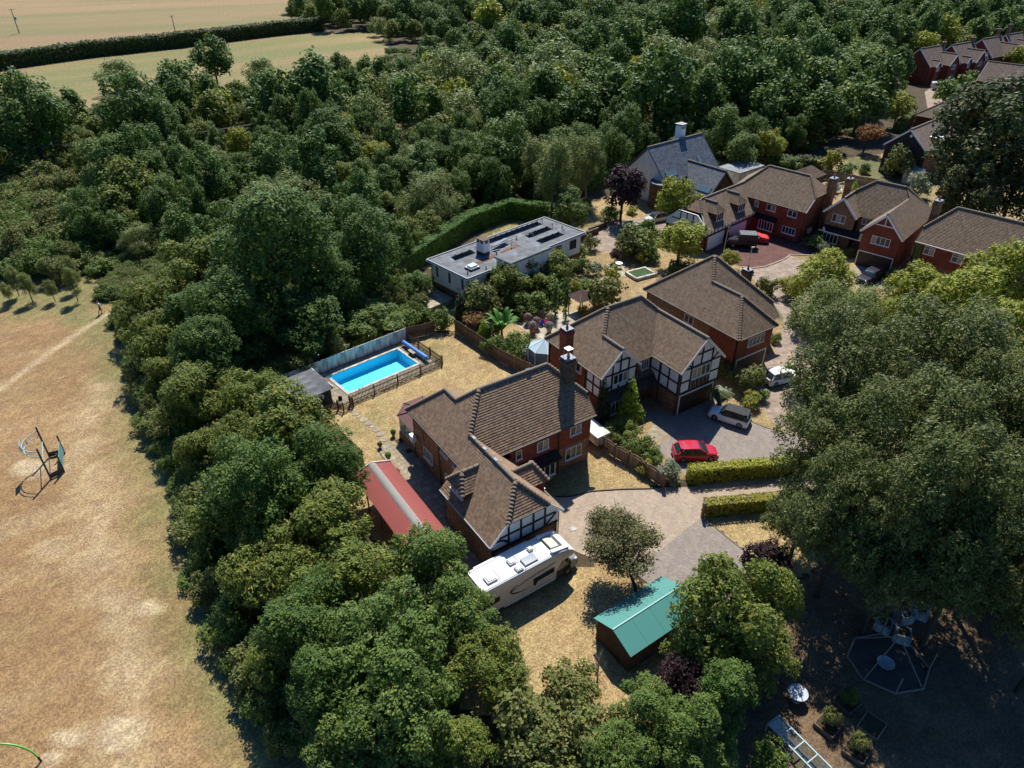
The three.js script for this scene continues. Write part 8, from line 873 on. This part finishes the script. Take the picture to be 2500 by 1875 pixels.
  part('body', mc(0, -0.45, 0.45, -0.01, 1.85, -0.36, 0.36, 0.016), mat(L(1, 1, 1), 0.85, { vertexColors: true }), g); part('hair', new THREE.SphereGeometry(0.115, 16, 10, 0, 6.3, 0, 1.7).scale(1, 1, 0.95).rotateZ(0.25).translate(-0.05, 1.7, 0.04), M.dark, g);
  for (const s of [-1, 1]) { part('eye', new THREE.SphereGeometry(0.013, 8, 6).translate(0.055, 1.685, 0.04 + s * 0.035), M.dark, g); part('ear', new THREE.SphereGeometry(0.028, 8, 6).scale(0.6, 1, 0.4).translate(-0.03, 1.67, 0.04 + s * 0.1), mat(L(0.4, 0.22, 0.15), 0.8), g); } part('nose', new THREE.ConeGeometry(0.016, 0.045, 6).rotateZ(-0.5).translate(0.065, 1.66, 0.04), mat(L(0.4, 0.22, 0.15), 0.8), g);
}
solo('barrier_tape', new THREE.TubeGeometry(new THREE.CatmullRomCurve3([V3(-50.2, 1.0, -79.0), V3(-47.9, 1.0, -79.8), V3(-45.4, 1.25, -80.2)]), 16, 0.03, 5), mat(L(0.55, 0.6, 0.06), 0.5), 'yellow tape stretched from the walker to the bushes', 'tape');
// poles and wires
function pole(x, z, h, label, kit) { const g = thing('utility_pole', label, 'utility pole', x, 0, z, 0.4); part('pole', cyl(0.17, 0.12, h, 0, 0, 0, 10), M.bark, g); part('crossarm', box(2.0, 0.12, 0.12, 0, h - 0.3, 0), M.bark, g); for (const q of [-0.85, 0, 0.85]) part('insulator', cyl(0.06, 0.04, 0.25, q, h - 0.24, 0, 8), M.white, g); if (kit) part('transformer', merge([box(0.7, 0.9, 0.6, 0.4, h * 0.62, 0), box(1.6, 0.1, 0.9, 0, h * 0.55, 0)]), M.lead, g); return g; }
pole(-194.8, -310.2, 8.6, 'utility pole with transformer in the top left meadow', true); pole(-132.7, -309.5, 6.5, 'bare utility pole rising behind the long field hedge'); pole(-30.6, -154.4, 7.5, 'utility pole in the clearing of the power line gap'); pole(-100, -118, 8, 'utility pole at the left edge of the scrub');
for (let k = 0; k < 3; k++) solo('overhead_wire', new THREE.TubeGeometry(new THREE.CatmullRomCurve3([V3(-100 + 0.5 * k, 7.6, -118 - 0.8 * k), V3(-65 + 0.5 * k, 5.9, -136.5 - 0.8 * k), V3(-30.6 + 0.5 * k, 7.2, -154.4 - 0.8 * k), V3(5, 6.2, -172 - 0.8 * k), V3(40, 8, -190 - 0.8 * k)]), 60, 0.035, 4), M.dark, `${['nearest', 'middle', 'furthest'][k]} of the three overhead wires crossing the wood`, 'wire', 'overhead wires across the wood');
// street lamp, flagpole
{ const g = thing('street_lamp', 'grey street lamp standing beside the pink cul-de-sac', 'street lamp', 32.9, 0, -91.1, 0.4); part('post', cyl(0.08, 0.05, 3.1, 0, 0, 0, 10), M.metal, g); part('lantern', new RoundedBoxGeometry(0.55, 0.12, 0.25, 2, 0.05).translate(0.2, 3.12, 0), M.concrete, g); }
{ // Union flag hanging on its pole
  const g = thing('flagpole', 'leaning white flagpole with a limp red white and blue flag', 'flagpole', 30.7, 0, -96.2, 0); part('pole', rod(V3(0, 0, 0), V3(0.15, 4.6, 0), 0.05, 0.03, 8), M.white, g);
  const n = 96, c = document.createElement('canvas'); c.width = 192; c.height = n; const x = c.getContext('2d'); x.fillStyle = '#0b1f5c'; x.fillRect(0, 0, 192, 96); const ln = (a, b, cc, d, w, s) => { x.strokeStyle = s; x.lineWidth = w; x.beginPath(); x.moveTo(a, b); x.lineTo(cc, d); x.stroke(); }; ln(0, 0, 192, 96, 20, '#f0f0f0'); ln(0, 96, 192, 0, 20, '#f0f0f0'); ln(0, 0, 192, 96, 7, '#b0122a'); ln(0, 96, 192, 0, 7, '#b0122a'); ln(96, 0, 96, 96, 32, '#f0f0f0'); ln(0, 48, 192, 48, 32, '#f0f0f0'); ln(96, 0, 96, 96, 19, '#b0122a'); ln(0, 48, 192, 48, 19, '#b0122a'); const t = new THREE.CanvasTexture(c); t.colorSpace = THREE.SRGBColorSpace;
  const fg = new THREE.PlaneGeometry(1.3, 1.0, 24, 10), p = fg.attributes.position; for (let i = 0; i < p.count; i++) { const u = (p.getX(i) + 0.65) / 1.3, v = p.getY(i); p.setXYZ(i, 0.12 + 0.34 * u + 0.05 * Math.sin(v * 3), 3.95 + v * 0.95 - 0.42 * u, 0.14 * Math.sin(u * 12 + v * 2) * (0.3 + u)); } fg.computeVertexNormals(); part('flag', fg, mat(L(1, 1, 1), 0.9, { map: t, side: THREE.DoubleSide }), g);
}
panelFence('timber_fence', 'pale timber fence behind the two brick chimneys', [[51, -124], [57.5, -130], [66, -123.5]], 1.8, 1.9, M.fencePale, M.concrete, 0.2);
panelFence('timber_fence', 'dark boarded fence in the shaded bottom right garden', [[29.5, -34.8], [33.2, -34.9], [36.5, -31.6], [39, -29]], 1.8, 1.9, M.fence, M.fence, 0.2);
// plant pots and small garden things
function pot(x, z, s, pm, col, label, flowers) { const g = thing('plant_pot', label, 'plant pot', x, 0.045, z), r = rng(Math.round(x * 100 + 9000)); part('pot', new THREE.LatheGeometry([[0, 0], [0.15, 0], [0.2, 0.3], [0.22, 0.3], [0.22, 0.36], [0.18, 0.36], [0.17, 0.3], [0, 0.3]].map((p) => new THREE.Vector2(p[0] * s, p[1] * s)), 16), pm, g); const lv = new Leaves(700); for (let i = 0; i < 700; i++) { const d = rdir(r), q = 0.3 * s * (0.6 + 0.5 * r()), e = rdir(r), N = [d[0] + e[0] * 0.6, d[1] + e[1] * 0.6, d[2] + e[2] * 0.6], l = Math.hypot(...N); lv.add(d[0] * q, (0.55 + d[1] * 0.28) * s, d[2] * q, N[0] / l, N[1] / l, N[2] / l, 0.045 * s, 0.65, hsl(flowers && r() < 0.45 ? flowers : col, r, 0.25), r); } part('plant', lv.geo(), leafMat, g); return g; }
const TC = M.terracotta, WH = M.slab[2];
{ const q = (u, v, ...a) => { const [x, z] = wA(u, v); pot(x, z, ...a); }; q(-6.0, -8.3, 0.8, WH, [0.1, 0.14, 0.04], 'pale urn with a small clipped bush at the patio corner'); q(-6.1, -6.3, 1.0, WH, [0.16, 0.3, 0.03], 'pot of bright green leaves on the patio edge'); q(-4.2, -9.2, 0.9, WH, [0.07, 0.14, 0.03], 'green plant pot beside the conservatory wall'); q(-6.6, -3.6, 1.25, TC, [0.12, 0.14, 0.05], 'terracotta pot of pink flowers by the red roof', [0.6, 0.22, 0.32]); q(-4.15, 1.9, 1.2, TC, [0.12, 0.04, 0.035], 'dark red-leaved pot plant in the wall shade'); }
{ const r = rng(33); [[1.9, -75.2, [0.65, 0.25, 0.42], 'pale pink flower pot at the left of the flower patio'], [3.4, -76.4, [0.75, 0.3, 0.5], 'largest pink flower pot on the flower patio'], [2.9, -74.2, [0.6, 0.3, 0.55], 'mauve flower pot before the blue bucket'], [4.6, -75.6, [0.7, 0.65, 0.55], 'white flower pot near the chimney'], [4.4, -73.2, [0.5, 0.4, 0.5], 'lilac flower pot beside the conservatory'], [2.4, -73.0, [0.55, 0.35, 0.6], 'lavender pot at the near end of the flower patio']].forEach(([x, z, c, label], i) => pot(x, z, 1.5 + 0.4 * r(), i % 2 ? TC : WH, [0.12, 0.18, 0.05], label, c)); }
sheet('flower_patio', [[0.6, -75], [3.6, -78], [8.4, -78.5], [8, -74], [5.4, -71.5], [2.6, -72]], 0.022, M.slab[2]);
for (const [x, z, c, label] of [[3.5, -74.9, [0.03, 0.08, 0.55], 'blue bucket on the flower patio'], [4.1, -75.0, [0.75, 0.2, 0.4], 'pink bucket on the flower patio']]) { const g = thing('bucket', label, 'bucket', x, 0.03, z); part('body', new THREE.CylinderGeometry(0.32, 0.25, 0.55, 18, 1, true).translate(0, 0.28, 0), mat(L(...c), 0.4, { side: THREE.DoubleSide }), g); part('handle', new THREE.TorusGeometry(0.3, 0.015, 6, 18, PI).translate(0, 0.55, 0), M.metal, g); }
{ // banana-like plant
  const g = thing('banana_plant', 'large-leaved exotic plant behind the weathered fence', 'plant', -1.2, 0, -72.4), r = rng(12); for (let i = 0; i < 22; i++) { const a = i * 2.4, ln = 1.7 + 0.8 * r(), up = 0.7 + 0.7 * r(), n = 10, pos = [], ix = []; for (let k = 0; k <= n; k++) { const t = k / n, d = ln * t, y = 0.7 + up * 1.6 * Math.sin(t * 2.0) + 0.25 * t, w = 0.28 * Math.sin(PI * Math.min(1, t * 0.9 + 0.08)); for (const s of [-1, 0, 1]) pos.push(Math.cos(a) * d - Math.sin(a) * w * s, y - (s ? 0.0 : 0.06), Math.sin(a) * d + Math.cos(a) * w * s); } for (let k = 0; k < n; k++) for (let s = 0; s < 2; s++) { const q = k * 3 + s; ix.push(q, q + 3, q + 1, q + 1, q + 3, q + 4); } const ge = new THREE.BufferGeometry(); ge.setAttribute('position', new THREE.Float32BufferAttribute(pos, 3)); ge.setAttribute('color', new THREE.Float32BufferAttribute(pos.map((_, q) => [0.1, 0.25, 0.035][q % 3] * (0.8 + 0.3 * ((i * 7) % 5) / 4)), 3)); ge.setIndex(ix); ge.computeVertexNormals(); part('leaf', ge, leafMat, g); } part('stem', cyl(0.16, 0.1, 0.9, 0, 0, 0, 10), M.bark, g);
}
{ // pampas clump
  const r = rng(14), lv = new Leaves(2600), g = thing('pampas_grass', 'arching pale pampas grass clump behind the white car', 'grass plant', 20.9, 0, -60.6 + 2.4); for (let i = 0; i < 2600; i++) { const a = r() * 6.28, t = r(), d = (0.3 + 0.7 * r()) * 1.3 * t, y = 0.2 + 1.7 * Math.sin(t * 1.9) * (0.6 + 0.4 * r()), N = [Math.cos(a) * 0.5, 0.8, Math.sin(a) * 0.5], l = Math.hypot(...N); lv.add(Math.cos(a) * d, y, Math.sin(a) * d, N[0] / l, N[1] / l, N[2] / l, 0.2, 0.12, hsl([0.2, 0.24, 0.11], r, 0.3), r); } part('foliage', lv.geo(), leafMat, g); part('root_crown', new THREE.SphereGeometry(0.35, 10, 6).scale(1, 0.6, 1).translate(0, 0.12, 0), M.bark, g);
}
{ // gazebo and pond behind
  const g = thing('gazebo', 'small brown pyramid-roofed gazebo among the back garden shrubs', 'gazebo', 8.6, 0, -78.6, 0.6), T = mat(L(0.14, 0.06, 0.05), 0.8, { map: gritTex }), w = 1.3; for (const [a, b] of [[[-w, w], [w, w]], [[w, w], [w, -w]], [[w, -w], [-w, -w]], [[-w, -w], [-w, w]]]) roofFace(g, [[0, 2.9, 0], [a[0], 2.0, a[1]], [b[0], 2.0, b[1]]], T, { course: 0.2 }); for (const a of [-1.1, 1.1]) for (const b of [-1.1, 1.1]) part('post', box(0.1, 2.0, 0.1, a, 1.0, b), M.fence, g);
  const p = thing('fish_pond', 'raised pond of green water edged with pale stone', 'pond', 17.6, 0, -88.9, 0.5); part('water', box(2.9, 0.02, 2.0, 0, 0.36, 0), mat(L(0.06, 0.1, 0.04), 0.05), p); for (const [x, z, a, b] of [[0, -1.15, 3.4, 0.3], [0, 1.15, 3.4, 0.3], [-1.6, 0, 0.3, 2.0], [1.6, 0, 0.3, 2.0]]) part('edging', box(a, 0.42, b, x, 0.21, z), M.concrete, p);
  const t = thing('garden_table', 'round white wire table near the pond with red parasol plant', 'table', 14.9, 0, -91.3); part('top', cyl(0.5, 0.5, 0.04, 0, 0.7, 0, 20), M.white, t); for (let k = 0; k < 3; k++) part('leg', rod(V3(Math.cos(k * 2.1) * 0.4, 0, Math.sin(k * 2.1) * 0.4), V3(0, 0.7, 0), 0.02), M.white, t);
  sheet('stone_path', [[13.2, -92.4], [16, -93], [15.5, -88.4], [13.8, -88.6]], 0.02, M.slab[2]); plant('plum', 14.6, -93.2, { s: 0.35, h: 0.32, label: 'small red-leaved shrub beside the wire table' });
}
{ // brick planters and water feature by the courtyard
  for (const [x, z, w, d, a, label] of [[11.6, -102.5, 4.6, 0.3, 0.75, 'low ochre brick wall at the courtyard entrance'], [13.4, -105.2, 4.2, 0.3, 0.75, 'second ochre brick wall stepping behind the first']]) { const m = solo('brick_wall', box(w, 0.9, d, 0, 0.45, 0), M.cedar, label, 'wall'); m.position.set(x, 0, z); m.rotation.y = a; }
  const r = rng(77), g = thing('rock_garden', 'pale stone circle in the middle of the pink courtyard', 'rock garden', 18.6, 0, -107.4); for (let k = 0; k < 14; k++) { const a = k / 14 * 6.28, q = part('stone', new THREE.DodecahedronGeometry(0.3 + 0.12 * r()).scale(1, 0.5, 1), M.slab[k % 5], g); q.position.set(Math.cos(a) * 1.8, 0.12, Math.sin(a) * 1.1); q.rotation.y = r() * 6; } part('gravel_fill', cyl(1.8, 1.75, 0.05, 0, 0.02, 0, 24), mat(L(0.55, 0.56, 0.55), 0.9, { map: gritTex }), g);
}
for (const [x, z, s, label] of [[23.9, -103.4, 0.95, 'slim cypress in front of the timbered garage end']]) plant('cypress', x, z, { s: 1.1, h: 1.25, label }); for (const [u, label] of [[0, 'left of two square timber planters by the slim cypress'], [1, 'right of two square timber planters by the slim cypress']]) { const g = thing('planter', label, 'planter', 23.4 + u * 0.9, 0, -100.9 + u * 0.5); part('box', box(0.7, 0.7, 0.7, 0, 0.35, 0), M.post, g); part('plant', proto('gold', 'm', 0).crown.clone().scale(0.4, 0.4, 0.4).translate(0, 0.6, 0), leafMat, g); }
// ---------------------------------------------------------------- shaded garden at the bottom right
{ const bagM = mat(L(0.6, 0.62, 0.64), 0.85, { map: stainTex }), r = rng(91); [[25.9, -31.6, 'bulk bag nearest the round frame'], [27.6, -32.4, 'bulk bag behind the others with a folded flap'], [26.8, -30.8, 'crumpled bulk bag at the front of the group'], [29.0, -32.8, 'bulk bag standing apart toward the fence'], [26.4, -33.4, 'half-hidden bulk bag at the back']].forEach(([x, z, label], i) => { const g = thing('bulk_bag', 'white ' + label, 'bulk bag', x, 0, z, r() * 6, 'white builders bags'); const ge = new THREE.BoxGeometry(0.95, 0.85, 0.95, 10, 8, 10), p = ge.attributes.position; for (let k = 0; k < p.count; k++) { const X = p.getX(k), Y = p.getY(k), Z = p.getZ(k), b = 1 + 0.14 * Math.cos(Y * 2.2) + 0.08 * (fbm(X * 3 + i, Z * 3 + Y * 2, 92, 2) - 0.5), top = Y > 0.4 ? 0.2 * (fbm(X * 2.5 + i * 3, Z * 2.5, 93, 2) - 0.6) : 0; p.setXYZ(k, X * b, Y + 0.425 + top, Z * b); } ge.computeVertexNormals(); part('bag', ge, bagM, g); part('fill', cyl(0.43, 0.4, 0.06, 0, 0.8, 0, 16), M.soil, g); for (const [a, b] of [[-1, -1], [1, -1], [-1, 1], [1, 1]]) part('lifting_loop', new THREE.TorusGeometry(0.12, 0.025, 6, 12, PI).translate(a * 0.4, 0.85, b * 0.4), M.dark, g); });
  const c = [25.1, -28.9], N = 8, g = thing('pole_frame', 'round hut frame of bare branches over a chipped floor', 'frame', c[0], 0, c[1]), ring = [...Array(N)].map((_, i) => V3(Math.cos(i / N * 6.28 + 0.2) * 2.6, 0, Math.sin(i / N * 6.28 + 0.2) * 2.3)), br = mat(L(0.3, 0.24, 0.18), 1); part('chip_floor', slabGeo(ring.map((p) => [p.x * 0.98, p.z * 0.98]), 0, 0.03), mat(L(0.2, 0.175, 0.145), 1, { map: gritTex }), g); for (let i = 0; i < N; i++) { const a = ring[i], b = ring[(i + 1) % N]; part('edge_log', rod(a.clone().setY(0.08), b.clone().setY(0.08), 0.07), br, g); if (i % 2) part('branch_pole', rod(a.clone().setY(0), V3(0.3, 2.3, -0.4), 0.045, 0.03), br, g); else part('branch_pole', rod(a.clone(), a.clone().setY(1.7), 0.05, 0.04), br, g); }
  const bw = thing('fire_bowl', 'pale round bowl inside the branch hut frame', 'bowl', 24.8, 0.03, -28.7); part('bowl', new THREE.LatheGeometry([[0, 0.1], [0.35, 0.14], [0.52, 0.34], [0.56, 0.34], [0.38, 0.08], [0, 0.02]].map((p) => new THREE.Vector2(...p)), 24), mat(L(0.42, 0.46, 0.48), 0.6), bw);
  const tb = thing('garden_table', 'round grey garden table at the edge of the tree shade', 'table', 18.1, 0, -26.3); part('top', cyl(0.62, 0.62, 0.05, 0, 0.7, 0, 32), mat(L(0.36, 0.42, 0.48), 0.4), tb); part('leg', cyl(0.06, 0.06, 0.7, 0, 0, 0, 10), M.metal, tb); part('base', cyl(0.32, 0.28, 0.05, 0, 0, 0, 20), M.metal, tb);
  [[22.1, -24.4, 0.75, 'empty raised bed with a pale edge board'], [19.5, -24.5, 0.7, 'leafy raised bed left of the empty one'], [21.2, -26.0, 0.6, 'upper raised bed of tall green plants'], [20.6, -22.9, 0.8, 'raised bed at the bottom with broad leaves']].forEach(([x, z, a, label], i) => { const b = thing('raised_bed', label, 'raised bed', x, 0, z, a, 'raised beds'); for (const [px, pz, w, d] of [[0, -0.6, 1.4, 0.06], [0, 0.6, 1.4, 0.06], [-0.7, 0, 0.06, 1.26], [0.7, 0, 0.06, 1.26]]) part('board', box(w, 0.35, d, px, 0.175, pz), i ? M.fence : M.fencePale, b); part('soil', box(1.32, 0.04, 1.12, 0, 0.28, 0), M.soil, b); if (i) part('plants', proto(i === 2 ? 'bush' : 'olive', 'n', 0).crown.clone().scale(0.42, 0.55, 0.38).translate(0, 0.25, 0), leafMat, b); });
  const cf = thing('cold_frame', 'long pale cold frame bottom edge beside the raised beds', 'cold frame', 17.0, 0, -22.9, -1.0), fr = mat(L(0.3, 0.42, 0.46), 0.4); for (const zz of [-0.5, 0.5]) part('rail', box(3.8, 0.08, 0.08, 0, 0.7, zz), fr, cf); for (let k = 0; k < 5; k++) { part('glazing_bar', box(0.06, 0.08, 1.0, -1.9 + k * 0.95, 0.7, 0), fr, cf); part('post', box(0.08, 0.7, 0.08, -1.9 + k * 0.95, 0.35, 0.5), fr, cf); } for (let k = 0; k < 4; k++) part('pane', box(0.85, 0.015, 0.88, -1.42 + k * 0.95, 0.68, 0), new THREE.MeshPhysicalMaterial({ color: L(0.8, 0.9, 0.9), roughness: 0.05, transmission: 1, thickness: 0 }), cf);
  const bx = thing('planter', 'square grey planter box beside the cold frame', 'planter', 15.9, 0, -22.6, 0.5); part('box', box(0.55, 0.6, 0.55, 0, 0.3, 0), M.lead, bx); part('soil', box(0.47, 0.02, 0.47, 0, 0.605, 0), M.soil, bx);
  sheet('stone_path', [[33.3, -34.6], [37.4, -38], [40, -36], [36, -32.4]], 0.03, M.pavingPink);
}
{ // white seat swing frame behind house F, bins
  const g = thing('garden_swing', 'white frame garden swing near the pale timber fence', 'swing', 57.5, 0, -122.5, 0.6); part('frame', merge([rod(V3(-1, 0, 0.5), V3(-1, 1.8, 0), 0.04), rod(V3(-1, 0, -0.5), V3(-1, 1.8, 0), 0.04), rod(V3(1, 0, 0.5), V3(1, 1.8, 0), 0.04), rod(V3(1, 0, -0.5), V3(1, 1.8, 0), 0.04), rod(V3(-1, 1.8, 0), V3(1, 1.8, 0), 0.04)]), M.white, g); part('seat', box(1.5, 0.06, 0.45, 0, 0.5, 0), M.white, g); part('backrest', box(1.5, 0.5, 0.05, 0, 0.75, -0.24), M.white, g);
  const cc = thing('bistro_set', 'small metal chair and bike frame on the pool paving by the gate', 'chair', ...(() => { const [x, z] = pw(-6.0, 3.3); return [x, 0.05, z]; })()); part('seat', box(0.4, 0.04, 0.4, 0, 0.45, 0), M.dark, cc); part('backrest', box(0.4, 0.4, 0.03, 0, 0.68, -0.2), M.dark, cc); for (const a of [-0.17, 0.17]) for (const b of [-0.17, 0.17]) part('leg', cyl(0.015, 0.015, 0.45, a, 0, b, 6), M.dark, cc);
  const mh = solo('manhole_cover', box(0.6, 0.02, 0.45, 0, 0.03, 0, 0.4), M.concrete, 'pale drain cover on the drive beside the garage corner', 'drain cover'); mh.position.set(4.9, 0, -41.2);
}
scene.traverse((o) => { if (o.isMesh) { o.castShadow = true; o.receiveShadow = true; } });
renderer.render(scene, camera);
